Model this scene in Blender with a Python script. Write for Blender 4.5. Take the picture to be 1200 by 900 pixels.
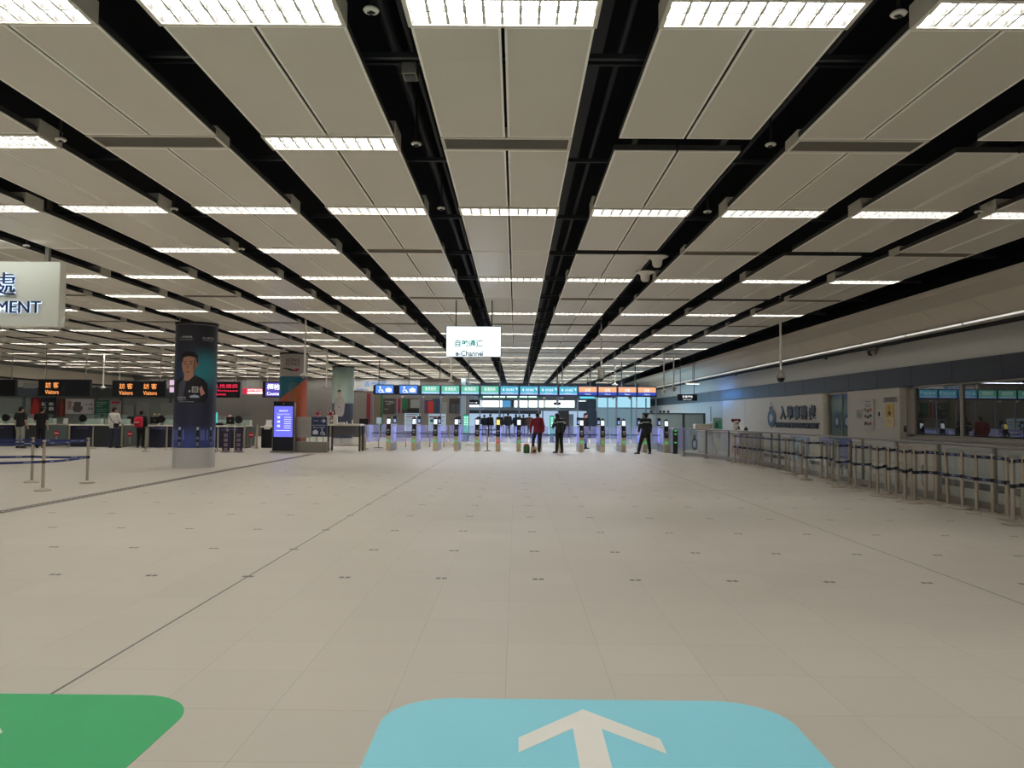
import bpy, bmesh, math, random
from mathutils import Vector, Matrix, Euler
for _o in list(bpy.data.objects):
    bpy.data.objects.remove(_o)
SC = bpy.context.scene
COL = SC.collection
PI = math.pi
random.seed(7)

# ------------------------------------------------------------------ camera
EYE = 1.52
FPX = 900.0
PITCH = math.atan(38.0 / FPX)
YAW = math.atan(5.0 / FPX)
ROLL = 0.0085
CAM_R = Matrix.Rotation(YAW, 3, 'Z') @ Matrix.Rotation(PI / 2 + PITCH, 3, 'X') @ Matrix.Rotation(ROLL, 3, 'Z')
cam_data = bpy.data.cameras.new('camera')
cam_data.sensor_width = 36.0
cam_data.lens = FPX / 1200.0 * 36.0
cam_data.clip_end = 300.0
cam_data.clip_start = 0.05
cam = bpy.data.objects.new('camera', cam_data)
cam.matrix_world = Matrix.Translation((0, 0, EYE)) @ CAM_R.to_4x4()
COL.objects.link(cam)
SC.camera = cam

# ------------------------------------------------------------------ world, exposure
SC.view_settings.view_transform = 'Standard'
SC.view_settings.look = 'None'
SC.view_settings.gamma = 1.0
SC.view_settings.use_curve_mapping = False
SC.view_settings.exposure = 0.36
world = bpy.data.worlds.new('world')
SC.world = world
world.use_nodes = True
world.node_tree.nodes['Background'].inputs[0].default_value = (0.95, 0.97, 1.0, 1)
world.node_tree.nodes['Background'].inputs[1].default_value = 0.12
SC.cycles.max_bounces = 8
SC.cycles.diffuse_bounces = 4
SC.cycles.glossy_bounces = 3
SC.cycles.transmission_bounces = 6
SC.cycles.transparent_max_bounces = 12
SC.cycles.sample_clamp_indirect = 6.0
SC.cycles.caustics_reflective = False
SC.cycles.caustics_refractive = False

LAMP = 19.0          # ceiling fixtures
LAMP_COL = (1.0, 0.975, 0.925)


def area_lamp(name, loc, rot, sx, sy, power, col):
    d = bpy.data.lights.new(name, 'AREA')
    d.shape = 'RECTANGLE'
    d.size, d.size_y = sx, sy
    d.energy = power
    d.color = col
    o = bpy.data.objects.new(name, d)
    o.location = loc
    o.rotation_euler = rot
    COL.objects.link(o)
    return o


# fixtures of the hall behind the photographer and of the hall beyond the gates
area_lamp('hall_lights', (-6.5, -2.2, 4.08), (0, 0, 0), 18, 0.4, 330, LAMP_COL)
area_lamp('hall_lights', (-6.5, -6.8, 4.08), (0, 0, 0), 18, 0.4, 330, LAMP_COL)
# added lamp under the long light trough, brightens the right wall
area_lamp('trough_fill', (9.8, 22, 3.5), (0, math.radians(25), 0), 0.08, 50, 30, LAMP_COL)
area_lamp('blue_wash', (9.55, 37.4, 2.68), (0, math.radians(-90), 0), 0.25, 2.6, 9, (0.06, 0.30, 1.0))
area_lamp('cyan_wash', (8.0, 44.0, 2.4), (0, math.radians(-90), 0), 1.2, 9.0, 48, (0.22, 0.62, 1.0))  # added lamp, tints the wall beyond the gates cyan
# picture light over the department sign
area_lamp('sign_light', (-9.2, 11.35, 4.06), (math.radians(40), 0, 0), 4.4, 0.12, 11, (0.95, 1.0, 0.93))
area_lamp('far_hall_light', (3.0, 50.0, 3.6), (0, 0, 0), 9, 6, 420, (0.72, 0.87, 1.0))
area_lamp('gate_light', (0.8, 34.6, 3.2), (0, 0, 0), 11, 0.5, 260, (0.8, 0.85, 1.0))


# ------------------------------------------------------------------ pixel helpers (photo frame 1200 x 900)
def ray(px, py):
    return CAM_R @ Vector(((px - 600) / FPX, -(py - 450) / FPX, -1))


def at(px, py, X=None, Y=None, Z=None):
    d = ray(px, py)
    if Y is not None:
        t = Y / d.y
    elif X is not None:
        t = X / d.x
    else:
        t = (Z - EYE) / d.z
    return Vector((0, 0, EYE)) + d * t


# ------------------------------------------------------------------ materials
def lin(c):
    c = c / 255.0
    return c / 12.92 if c <= 0.04045 else ((c + 0.055) / 1.055) ** 2.4


def rgb(r, g, b):
    return (lin(r), lin(g), lin(b), 1)


MATS = {}


def mat(name, col, rough=0.5, metal=0.0, emit=0.0, ecol=None, noise=0.06, scale=6.0, alpha=1.0, spec=0.5, ior=1.45):
    if name in MATS:
        return MATS[name]
    m = bpy.data.materials.new(name)
    m.use_nodes = True
    nt = m.node_tree
    b = nt.nodes['Principled BSDF']
    c = rgb(*col)
    b.inputs['Base Color'].default_value = c
    b.inputs['Roughness'].default_value = rough
    b.inputs['Metallic'].default_value = metal
    b.inputs['Specular IOR Level'].default_value = spec
    b.inputs['IOR'].default_value = ior
    b.inputs['Alpha'].default_value = alpha
    if emit:
        b.inputs['Emission Color'].default_value = rgb(*(ecol or col))
        b.inputs['Emission Strength'].default_value = emit
    if noise:
        tc = nt.nodes.new('ShaderNodeTexCoord')
        nz = nt.nodes.new('ShaderNodeTexNoise')
        nz.inputs['Scale'].default_value = scale
        nz.inputs['Detail'].default_value = 3
        nt.links.new(tc.outputs['Object'], nz.inputs['Vector'])
        mr = nt.nodes.new('ShaderNodeMapRange')
        mr.inputs['To Min'].default_value = 1 - noise
        mr.inputs['To Max'].default_value = 1 + noise
        nt.links.new(nz.outputs['Fac'], mr.inputs['Value'])
        mx = nt.nodes.new('ShaderNodeVectorMath')
        mx.operation = 'SCALE'
        mx.inputs[0].default_value = c[:3]
        nt.links.new(mr.outputs['Result'], mx.inputs['Scale'])
        nt.links.new(mx.outputs['Vector'], b.inputs['Base Color'])
    MATS[name] = m
    return m


def lamp_mat(name, col, strength):
    """a lit surface: pure emission"""
    if name in MATS:
        return MATS[name]
    m = bpy.data.materials.new(name)
    m.use_nodes = True
    nt = m.node_tree
    nt.nodes.remove(nt.nodes['Principled BSDF'])
    e = nt.nodes.new('ShaderNodeEmission')
    e.inputs[0].default_value = (*col, 1)
    e.inputs[1].default_value = strength
    nt.links.new(e.outputs[0], nt.nodes['Material Output'].inputs[0])
    MATS[name] = m
    return m


def screen(name, col, strength=1.0):
    return mat(name, (12, 12, 14), rough=0.25, emit=strength, ecol=col, noise=0)


def glass(name, tint=(235, 245, 245), clear=0.86, rough=0.03, ior=1.5):
    """thin pane: mostly clear, mirrors by Fresnel"""
    if name in MATS:
        return MATS[name]
    m = bpy.data.materials.new(name)
    m.use_nodes = True
    nt = m.node_tree
    nt.nodes.remove(nt.nodes['Principled BSDF'])
    t = nt.nodes.new('ShaderNodeBsdfTransparent')
    t.inputs[0].default_value = rgb(*tint)
    df = nt.nodes.new('ShaderNodeBsdfDiffuse')
    df.inputs[0].default_value = rgb(*tint)
    g = nt.nodes.new('ShaderNodeBsdfGlossy')
    g.inputs[0].default_value = (1, 1, 1, 1)
    g.inputs[1].default_value = rough
    f = nt.nodes.new('ShaderNodeFresnel')
    f.inputs[0].default_value = ior
    m1 = nt.nodes.new('ShaderNodeMixShader')
    m1.inputs[0].default_value = clear
    nt.links.new(df.outputs[0], m1.inputs[1])
    nt.links.new(t.outputs[0], m1.inputs[2])
    m2 = nt.nodes.new('ShaderNodeMixShader')
    ge = nt.nodes.new('ShaderNodeNewGeometry')
    nb_ = nt.nodes.new('ShaderNodeMath')
    nb_.operation = 'SUBTRACT'
    nb_.inputs[0].default_value = 1.0
    nt.links.new(ge.outputs['Backfacing'], nb_.inputs[1])
    fm = nt.nodes.new('ShaderNodeMath')
    fm.operation = 'MULTIPLY'
    nt.links.new(f.outputs[0], fm.inputs[0])
    nt.links.new(nb_.outputs[0], fm.inputs[1])
    nt.links.new(fm.outputs[0], m2.inputs[0])
    nt.links.new(m1.outputs[0], m2.inputs[1])
    nt.links.new(g.outputs[0], m2.inputs[2])
    nt.links.new(m2.outputs[0], nt.nodes['Material Output'].inputs[0])
    MATS[name] = m
    return m


# ------------------------------------------------------------------ mesh builder
class MB:
    def __init__(self):
        self.v, self.f, self.m, self.s = [], [], [], []

    def raw(self, vs, fs, mi=0, smooth=False):
        o = len(self.v)
        self.v += [tuple(x) for x in vs]
        for f in fs:
            self.f.append([i + o for i in f])
            self.m.append(mi)
            self.s.append(smooth)
        return self

    def box(self, c, s, mi=0, rot=None):
        hx, hy, hz = s[0] / 2, s[1] / 2, s[2] / 2
        vs = [Vector((x, y, z)) for x in (-hx, hx) for y in (-hy, hy) for z in (-hz, hz)]
        if rot is not None:
            vs = [rot @ p for p in vs]
        vs = [p + Vector(c) for p in vs]
        return self.raw(vs, [(0, 1, 3, 2), (4, 6, 7, 5), (0, 4, 5, 1), (2, 3, 7, 6), (0, 2, 6, 4), (1, 5, 7, 3)], mi)

    def bb(self, x0, x1, y0, y1, z0, z1, mi=0):
        return self.box(((x0 + x1) / 2, (y0 + y1) / 2, (z0 + z1) / 2), (x1 - x0, y1 - y0, z1 - z0), mi)

    def cbox(self, c, s, b=0.01, mi=0, rot=None, seg=2):
        bm = bmesh.new()
        bmesh.ops.create_cube(bm, size=1)
        for p in bm.verts:
            p.co = Vector((p.co.x * s[0], p.co.y * s[1], p.co.z * s[2]))
        bmesh.ops.bevel(bm, geom=list(bm.edges), offset=b, segments=seg, affect='EDGES', profile=0.5)
        bm.verts.index_update()
        vs = [p.co.copy() for p in bm.verts]
        if rot is not None:
            vs = [rot @ p for p in vs]
        vs = [p + Vector(c) for p in vs]
        fs = [[q.index for q in f.verts] for f in bm.faces]
        bm.free()
        return self.raw(vs, fs, mi)

    def cyl(self, p0, p1, r0, r1=None, n=12, mi=0, caps=True):
        p0, p1 = Vector(p0), Vector(p1)
        r1 = r0 if r1 is None else r1
        d = (p1 - p0).normalized()
        a = d.orthogonal().normalized()
        b = d.cross(a)
        A = [p0 + (a * math.cos(t) + b * math.sin(t)) * r0 for t in [2 * PI * i / n for i in range(n)]]
        B = [p1 + (a * math.cos(t) + b * math.sin(t)) * r1 for t in [2 * PI * i / n for i in range(n)]]
        self.raw(A + B, [(i, (i + 1) % n, n + (i + 1) % n, n + i) for i in range(n)], mi, True)
        if caps:
            self.raw(A, [list(range(n))[::-1]], mi)
            self.raw(B, [list(range(n))], mi)
        return self

    def lathe(self, prof, c=(0, 0, 0), n=24, mi=0):
        c = Vector(c)
        vs, fs = [], []
        for r, z in prof:
            vs += [c + Vector((r * math.cos(2 * PI * i / n), r * math.sin(2 * PI * i / n), z)) for i in range(n)]
        for k in range(len(prof) - 1):
            fs += [(k * n + i, k * n + (i + 1) % n, (k + 1) * n + (i + 1) % n, (k + 1) * n + i) for i in range(n)]
        self.raw(vs, fs, mi, True)
        if prof[0][0] > 1e-5:
            self.raw(vs[:n], [list(range(n))[::-1]], mi)
        if prof[-1][0] > 1e-5:
            self.raw(vs[-n:], [list(range(n))], mi)
        return self

    def ball(self, c, r, n=14, k=9, mi=0):
        if not hasattr(r, '__len__'):
            r = (r, r, r)
        vs = [Vector(c) + Vector((0, 0, -r[2]))]
        for j in range(1, k):
            t = -PI / 2 + PI * j / k
            vs += [Vector(c) + Vector((r[0] * math.cos(t) * math.cos(2 * PI * i / n), r[1] * math.cos(t) * math.sin(2 * PI * i / n), r[2] * math.sin(t))) for i in range(n)]
        vs.append(Vector(c) + Vector((0, 0, r[2])))
        fs = [(0, 1 + (i + 1) % n, 1 + i) for i in range(n)]
        for j in range(k - 2):
            a = 1 + j * n
            fs += [(a + i, a + (i + 1) % n, a + n + (i + 1) % n, a + n + i) for i in range(n)]
        a = 1 + (k - 2) * n
        fs += [(a + i, a + (i + 1) % n, len(vs) - 1) for i in range(n)]
        return self.raw(vs, fs, mi, True)

    def prism(self, pts, ext, mi=0):
        """polygon of 3D points pushed along ext"""
        ext = Vector(ext)
        n = len(pts)
        A = [Vector(p) for p in pts]
        B = [p + ext for p in A]
        return self.raw(A + B, [list(range(n))[::-1], [n + i for i in range(n)]] + [(i, (i + 1) % n, n + (i + 1) % n, n + i) for i in range(n)], mi)

    def loft(self, rings, n=16, mi=0):
        """rings: (x, y, z, rx, ry) level ellipses"""
        vs, fs = [], []
        for x, y, z, rx, ry in rings:
            vs += [Vector((x + rx * math.cos(2 * PI * i / n), y + ry * math.sin(2 * PI * i / n), z)) for i in range(n)]
        for k in range(len(rings) - 1):
            fs += [(k * n + i, k * n + (i + 1) % n, (k + 1) * n + (i + 1) % n, (k + 1) * n + i) for i in range(n)]
        fs += [list(range(n))[::-1], [len(vs) - n + i for i in range(n)]]
        return self.raw(vs, fs, mi, True)

    def mesh(self, name, mats):
        me = bpy.data.meshes.new(name)
        me.from_pydata(self.v, [], self.f)
        if not isinstance(mats, (list, tuple)):
            mats = [mats]
        for m in mats:
            me.materials.append(m)
        me.polygons.foreach_set('material_index', self.m)
        me.polygons.foreach_set('use_smooth', self.s)
        me.update()
        return me

    def build(self, name, mats, parent=None, loc=(0, 0, 0), rot=(0, 0, 0)):
        return put(name, self.mesh(name, mats), parent, loc, rot)


def put(name, me, parent=None, loc=(0, 0, 0), rot=(0, 0, 0)):
    o = bpy.data.objects.new(name, me)
    COL.objects.link(o)
    if parent is not None:
        o.parent = parent
    o.location = loc
    o.rotation_euler = rot
    return o


def tag(o, label, cat, group=None, kind=None):
    o['label'] = label
    o['category'] = cat
    if group:
        o['group'] = group
    if kind:
        o['kind'] = kind
    return o


def thing(name, label, cat, loc=(0, 0, 0), rotz=0.0, group=None):
    o = bpy.data.objects.new(name, None)
    o.empty_display_size = 0.2
    COL.objects.link(o)
    o.location = loc
    o.rotation_euler = (0, 0, rotz)
    return tag(o, label, cat, group)


def struct(name, mb, mats, loc=(0, 0, 0)):
    o = mb.build(name, mats, None, loc)
    o['kind'] = 'structure'
    return o


def dup(root, loc, rotz=None, label=None):
    r = root.copy()
    COL.objects.link(r)
    r.location = loc
    if rotz is not None:
        r.rotation_euler = (0, 0, rotz)
    if label:
        r['label'] = label
    for ch in list(root.children):
        c = ch.copy()
        COL.objects.link(c)
        c.parent = r
        for g in ch.children:
            d = g.copy()
            COL.objects.link(d)
            d.parent = c
    return r


_tc = {}


def rods(t, xs, y, z0, z1, r, m, name='hanging_rod', n=8):
    """each hanging rod a part of its own"""
    for x in xs:
        MB().cyl((x, y, z0), (x, y, z1), r, n=n).build(name, m, t)


def glyphs(body, bold=0.0):
    key = (body, bold)
    if key not in _tc:
        cu = bpy.data.curves.new('writing', 'FONT')
        cu.body = body
        cu.size = 1.0
        cu.offset = bold
        cu.resolution_u = 3
        o = bpy.data.objects.new('writing', cu)
        COL.objects.link(o)
        dg = bpy.context.evaluated_depsgraph_get()
        me = bpy.data.meshes.new_from_object(o.evaluated_get(dg))
        vs = [p.co.copy() for p in me.vertices]
        fs = [list(p.vertices) for p in me.polygons]
        bpy.data.objects.remove(o)
        bpy.data.curves.remove(cu)
        bpy.data.meshes.remove(me)
        _tc[key] = (vs, fs)
    return _tc[key]


def write(mb, body, cx, cy, w=None, h=None, mi=0, bold=0.0, z=0.0, thick=0.0, frame=None):
    """lettering in the local XY plane, fitted to w x h and centred on (cx, cy); frame maps (x, y, z) to the place"""
    vs, fs = glyphs(body, bold)
    if not vs:
        return mb
    x0, x1 = min(p.x for p in vs), max(p.x for p in vs)
    y0, y1 = min(p.y for p in vs), max(p.y for p in vs)
    sx = (w / (x1 - x0)) if w else None
    sy = (h / (y1 - y0)) if h else None
    sx = sx or sy
    sy = sy or sx
    out = [Vector(((p.x - (x0 + x1) / 2) * sx + cx, (p.y - (y0 + y1) / 2) * sy + cy, z)) for p in vs]
    if thick:
        n = len(out)
        back = [p - Vector((0, 0, thick)) for p in out]
        edges = {}
        for f in fs:
            for i in range(len(f)):
                e = (f[i], f[(i + 1) % len(f)])
                edges[e] = edges.get(e, 0) + 1
        sides = [(a, a + n, b + n, b) for (a, b) in edges if (b, a) not in edges]
        allv = out + back
        fcs = [list(f) for f in fs] + sides
    else:
        allv, fcs = out, [list(f) for f in fs]
    if frame is not None:
        allv = [frame(p) for p in allv]
    return mb.raw(allv, fcs, mi)


FRONT = (PI / 2, 0, 0)                       # writing that faces the photographer
RIGHTWALL = (PI / 2, 0, -PI / 2)             # writing on the right wall, facing into the hall
ORD = ['first', 'second', 'third', 'fourth', 'fifth', 'sixth', 'seventh', 'eighth', 'ninth', 'tenth', 'eleventh', 'twelfth',
       'thirteenth', 'fourteenth', 'fifteenth', 'sixteenth', 'seventeenth', 'eighteenth', 'nineteenth', 'twentieth']
for _a, _b in (('twenty', 20), ('thirty', 30), ('forty', 40)):
    ORD += [_a + '-' + x for x in ORD[:9]]
    ORD.append({'twenty': 'thirtieth', 'thirty': 'fortieth', 'forty': 'fiftieth'}[_a])

# common materials
STEEL = mat('brushed_steel', (150, 146, 138), rough=0.32, metal=0.9, noise=0.05, scale=30)
POST = mat('satin_steel_post', (176, 165, 150), rough=0.35, metal=0.65, noise=0.04)
DARKSTEEL = mat('dark_steel', (70, 70, 70), rough=0.4, metal=0.7)
BLACK = mat('black_plastic', (16, 16, 18), rough=0.4, noise=0.1)
NAVYBOX = mat('navy_housing', (14, 20, 44), rough=0.4, noise=0.05)
WHITE = mat('white_paint', (225, 222, 214), rough=0.5, noise=0.02)
GREYP = mat('grey_plastic', (140, 138, 132), rough=0.5)
PAPER = mat('white_paper', (214, 212, 206), rough=0.7, noise=0.02)
INK = mat('black_ink', (24, 24, 28), rough=0.6, noise=0)
WOOD = mat('pale_laminate', (206, 200, 188), rough=0.4, noise=0.03)
CLEAR = glass('clear_glass', (246, 250, 249), 0.965)

# ================================================================== SETTING
HC = 4.10                                    # underside of the ceiling panels
PITCHX, CX0, STRIPW = 1.654, -0.11, 1.223
ROW0, DROW, NROW = 4.8, 4.77, 11
WALLX, BACKY, FARY = 10.2, 53.0, 60.0
LEFTX = -26.6


def floor_material():
    m = bpy.data.materials.new('floor_stone_tiles')
    m.use_nodes = True
    nt = m.node_tree
    b = nt.nodes['Principled BSDF']
    L = nt.links.new
    tc = nt.nodes.new('ShaderNodeTexCoord')
    sx = nt.nodes.new('ShaderNodeSeparateXYZ')
    L(tc.outputs['Object'], sx.inputs[0])

    def M(op, a, b2=None, c=None):
        n = nt.nodes.new('ShaderNodeMath')
        n.operation = op
        for i, v in enumerate((a, b2, c)):
            if v is None:
                continue
            if isinstance(v, (int, float)):
                n.inputs[i].default_value = v
            else:
                L(v, n.inputs[i])
        return n.outputs[0]
    X, Y = sx.outputs[0], sx.outputs[1]
    xs, ys = M('ADD', X, 0.046), M('SUBTRACT', Y, 4.62)
    jx = M('LESS_THAN', M('PINGPONG', xs, 0.3), 0.0018)
    jy = M('LESS_THAN', M('PINGPONG', ys, 0.3), 0.0016)
    joint = M('MAXIMUM', jx, jy)
    main = M('MAXIMUM', M('LESS_THAN', M('ABSOLUTE', M('ADD', X, 2.5)), 0.009), M('LESS_THAN', M('ABSOLUTE', M('SUBTRACT', X, 4.22)), 0.008))
    # small dark floor sockets on a 0.9 x 1.5 m grid
    px = M('PINGPONG', M('ADD', X, 0.686), 0.4535)
    py = M('PINGPONG', M('SUBTRACT', Y, 7.26), 0.74)
    dot = M('MULTIPLY', M('LESS_THAN', px, 0.052), M('LESS_THAN', py, 0.034))
    dot = M('MULTIPLY', dot, M('GREATER_THAN', px, 0.006))
    dot = M('MULTIPLY', dot, M('MULTIPLY', M('GREATER_THAN', Y, 7.0), M('LESS_THAN', Y, 26.5)))
    dot = M('MULTIPLY', dot, M('MULTIPLY', M('GREATER_THAN', X, -7.4), M('LESS_THAN', X, 7.3)))
    # per-tile tone
    cell = nt.nodes.new('ShaderNodeCombineXYZ')
    L(M('FLOOR', M('DIVIDE', xs, 0.6)), cell.inputs[0])
    L(M('FLOOR', M('DIVIDE', ys, 0.6)), cell.inputs[1])
    wn = nt.nodes.new('ShaderNodeTexWhiteNoise')
    wn.noise_dimensions = '2D'
    L(cell.outputs[0], wn.inputs['Vector'])
    nz = nt.nodes.new('ShaderNodeTexNoise')
    nz.inputs['Scale'].default_value = 1.1
    nz.inputs['Detail'].default_value = 6
    mp = nt.nodes.new('ShaderNodeMapping')
    mp.inputs['Scale'].default_value = (1.0, 2.2, 1.0)
    L(tc.outputs['Object'], mp.inputs['Vector'])
    L(mp.outputs['Vector'], nz.inputs['Vector'])
    tone = M('ADD', M('MULTIPLY', wn.outputs['Value'], 0.05), M('MULTIPLY', nz.outputs['Fac'], 0.10))
    tone = M('ADD', tone, 0.90)
    base = nt.nodes.new('ShaderNodeVectorMath')
    base.operation = 'SCALE'
    base.inputs[0].default_value = rgb(185, 178, 166)[:3]
    L(tone, base.inputs['Scale'])

    def mix(fac, a, col):
        n = nt.nodes.new('ShaderNodeMix')
        n.data_type = 'RGBA'
        L(fac, n.inputs['Factor'])
        L(a, n.inputs['A'])
        n.inputs['B'].default_value = col
        return n.outputs['Result']
    c = mix(M('MULTIPLY', joint, M('MULTIPLY', nz.outputs['Fac'], 0.75)), base.outputs['Vector'], rgb(96, 90, 82))
    c = mix(M('MULTIPLY', main, 0.9), c, rgb(52, 48, 44))
    c = mix(M('MULTIPLY', dot, 0.9), c, rgb(46, 44, 40))
    L(c, b.inputs['Base Color'])
    L(M('ADD', M('MULTIPLY', nz.outputs['Fac'], 0.14), 0.34), b.inputs['Roughness'])
    b.inputs['Specular IOR Level'].default_value = 0.42
    return m


fl = MB()
fl.raw([(LEFTX - 1, -9, 0), (WALLX + 1.6, -9, 0), (WALLX + 1.6, 70, 0), (LEFTX - 1, 70, 0)], [(0, 1, 2, 3)])
fl.raw([(LEFTX - 1, -9, -0.1), (WALLX + 1.6, -9, -0.1), (WALLX + 1.6, 70, -0.1), (LEFTX - 1, 70, -0.1)], [(3, 2, 1, 0)])
struct('floor', fl, floor_material())

VOID = mat('black_ceiling_void', (17, 19, 29), rough=0.9, noise=0.3, scale=2)
cl = MB()
cl.bb(LEFTX - 1, WALLX + 1.6, -9, 70, 4.95, 5.1)
struct('ceiling', cl, VOID)

# ---- panel strips
PANEL = mat('ceiling_panel_enamel', (206, 200, 188), rough=0.36, metal=0.0, noise=0.025, scale=3, spec=0.55)
RIM = mat('ceiling_panel_rim', (250, 246, 238), rough=0.4, noise=0.02)
BACKSIDE = mat('ceiling_panel_back', (60, 58, 55), rough=0.8)


def mid_feature(n, k):
    fixed = {(0, -3): 'light', (0, -2): 'vent', (0, -1): 'light', (0, 0): 'vent', (0, 1): 'gap', (0, 2): 'vent', (0, 3): 'gap', (0, 4): 'gap',
             (1, -3): 'light', (1, -2): 'light', (1, -1): 'vent', (1, 0): 'slot', (1, 1): 'gap', (1, 2): 'vent', (1, 3): 'gap', (1, 4): 'vent',
             (2, -3): 'light', (2, -5): 'light', (2, -4): 'vent', (2, 0): 'slot', (2, 3): 'gap'}
    if (n, k) in fixed:
        return fixed[(n, k)]
    h = (n * 7 + k * 13 + (n * k) % 5) % 9
    if k <= -2 and h in (0, 4, 7):
        return 'light'
    if h in (1, 5):
        return 'gap' if k > 0 else 'slot'
    return 'vent'


def starts(k):
    """nearest depth at which a strip is built"""
    X = CX0 + PITCHX * k
    return max(-0.6, (abs(X) - 10.5) / 0.67) if X < 0 else -0.6


def add_panel(mb, xa, xb, ya, yb):
    z = HC
    r = 0.018
    mb.bb(xa, xb, ya, yb, z + 0.012, z + 0.065, 2)
    mb.bb(xa + r, xb - r, ya + r, yb - r, z + 0.003, z + 0.012, 0)
    for a in ((xa, xa + r, ya, yb), (xb - r, xb, ya, yb), (xa + r, xb - r, ya, ya + r), (xa + r, xb - r, yb - r, yb)):
        mb.bb(*a, z, z + 0.012, 1)


lights_at, vents_at = [], []
FXL = 0.36
for k in range(-15, 5):
    xc = CX0 + PITCHX * k
    mb = MB()
    last = 12 if k >= -3 else NROW - 1
    for n in range(-2, last + 1):
        yl = ROW0 + DROW * n
        if yl < starts(k) - 2.4:
            continue
        ym = yl + DROW / 2
        f = mid_feature(n, k) if n >= 0 else ('gap' if (k + n) % 3 == 0 else 'vent')
        lights_at.append((n, k, xc, yl, False))
        if f == 'light' and n < last:
            lights_at.append((n, k, xc, ym, True))
        elif f == 'vent' and n < last and n >= -1:
            vents_at.append((n, k, xc, ym))
        half = {'light': 0.195, 'vent': 0.18, 'gap': 0.17, 'slot': 0.018}[f]
        far = yl + DROW - FXL / 2 - 0.015
        for (ya, yb) in ((yl + FXL / 2 + 0.015, ym - half), (ym + half, far)):
            for s in (-1, 1):
                xa, xb = (xc - STRIPW / 2, xc - 0.012) if s < 0 else (xc + 0.012, xc + STRIPW / 2)
                add_panel(mb, xa, xb, ya, yb)
        # carrier channels on the top side, along the strip
        for s in (-0.42, 0.42):
            mb.bb(xc + s - 0.02, xc + s + 0.02, yl - DROW / 2, yl + DROW / 2, HC + 0.065, HC + 0.11, 2)
    o = struct('ceiling_panel_strip', mb, [PANEL, RIM, BACKSIDE])

# ---- services in the void: cross rails and pipes
RAIL = mat('void_rail', (52, 54, 60), rough=0.6, metal=0.3)
vr = MB()
for i in range(0, 26):
    y = 3.4 + i * 2.385
    vr.bb(LEFTX if y > 30 else -18, 8.1, y - 0.02, y + 0.02, HC + 0.16, HC + 0.2)
    vr.bb(LEFTX if y > 30 else -18, 8.1, y + 0.34, y + 0.37, HC + 0.28, HC + 0.31)
for k in range(-9, 5):
    x = CX0 + PITCHX * (k + 0.5)
    vr.cyl((x + 0.09, -1, HC + 0.33), (x + 0.09, 58, HC + 0.33), 0.025, n=8)
    if k % 2:
        vr.cyl((x - 0.1, -1, HC + 0.5), (x - 0.1, 58, HC + 0.5), 0.05, n=8)
    else:
        vr.bb(x - 0.2, x - 0.02, -1, 58, HC + 0.45, HC + 0.5)
struct('ceiling_service_rails', vr, RAIL)

# ---- right wall
UPPERGREY = mat('upper_wall_grey', (196, 196, 192), rough=0.6, noise=0.04)
FASCIA = mat('slate_blue_fascia', (46, 51, 62), rough=0.45, noise=0.05)
BEIGEWALL = mat('beige_wall_panel', (222, 215, 203), rough=0.5, noise=0.03)
NOTICEWALL = mat('notice_wall_grey', (206, 201, 190), rough=0.5, noise=0.03)
SOFFIT = mat('soffit_panel', (222, 213, 198), rough=0.55, noise=0.03)
SLOT = mat('dark_slot', (34, 34, 38), rough=0.8)
FRAMEGREY = mat('grey_window_frame', (158, 152, 142), rough=0.45)
DARKROOM = mat('dark_office_backing', (64, 62, 60), rough=0.8, noise=0.1)  # unlit depth of the office put into the colour
WT = WALLX + 0.3


def yr(px, X=WALLX):
    return at(px, 480, X=X).y


YW0, YW1 = 15.3, yr(1066)          # window opening along the wall
YN1 = yr(1001)                     # notice panel runs YW1+ .. YN1
YD1 = yr(971)                      # door recess
YS1 = yr(891)                      # lettered panel
w = MB()
w.bb(WALLX, WT, -9, YW0, 0, 2.42)
w.bb(WALLX, WT, YW0, YW1, 0, 1.09)
w.bb(WALLX + 0.12, WT, YW0, YW1, 2.38, 2.5)
w.bb(WALLX, WT, YW1, YN1, 0, 2.42)
w.bb(WALLX, WT, YD1, 70, 0, 2.42)
w.bb(WALLX, WT, -9, 70, 2.88, 3.54)
struct('wall_right', w, UPPERGREY)
w = MB()
w.bb(WALLX - 0.06, WT, -9, 70, 2.39, 2.90)
for i in range(40):
    y = -8 + i * 1.85
    w.bb(WALLX - 0.066, WALLX - 0.058, y, y + 1.835, 2.40, 2.89)
struct('trim_1', w, FASCIA)
w = MB()
w.bb(WALLX - 0.16, WALLX - 0.03, YD1 + 0.15, YS1, 0.0, 2.36, 0)          # lettered panel with a rounded near edge
w.cyl((WALLX - 0.03, YD1 + 0.15, 0), (WALLX - 0.03, YD1 + 0.15, 2.36), 0.13, n=20)
w.bb(WALLX - 0.08, WALLX - 0.02, YS1 + 0.05, YS1 + 1.9, 0, 2.37, 0)
w.bb(WALLX - 0.06, WALLX - 0.02, YS1 + 2.0, YS1 + 5.6, 0, 2.37, 0)
struct('wall_right_panel', w, BEIGEWALL)
w = MB()
w.bb(WALLX - 0.2, WALLX - 0.02, YW1 + 0.1, YN1, 0, 2.35)
w.bb(WALLX - 0.205, WALLX - 0.195, YW1 + 0.12, YN1 - 0.02, 0.15, 2.34)
struct('wall_right_notice_panel', w, NOTICEWALL)
w = MB()
w.bb(WALLX - 0.05, WALLX + 0.02, -9, YD1 - 0.1, 0, 0.14)
w.bb(WALLX - 0.2, WALLX - 0.02, YD1 + 0.15, 38, 0, 0.12)
struct('baseboard_right', w, mat('dark_baseboard', (70, 66, 62), rough=0.5))
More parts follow.
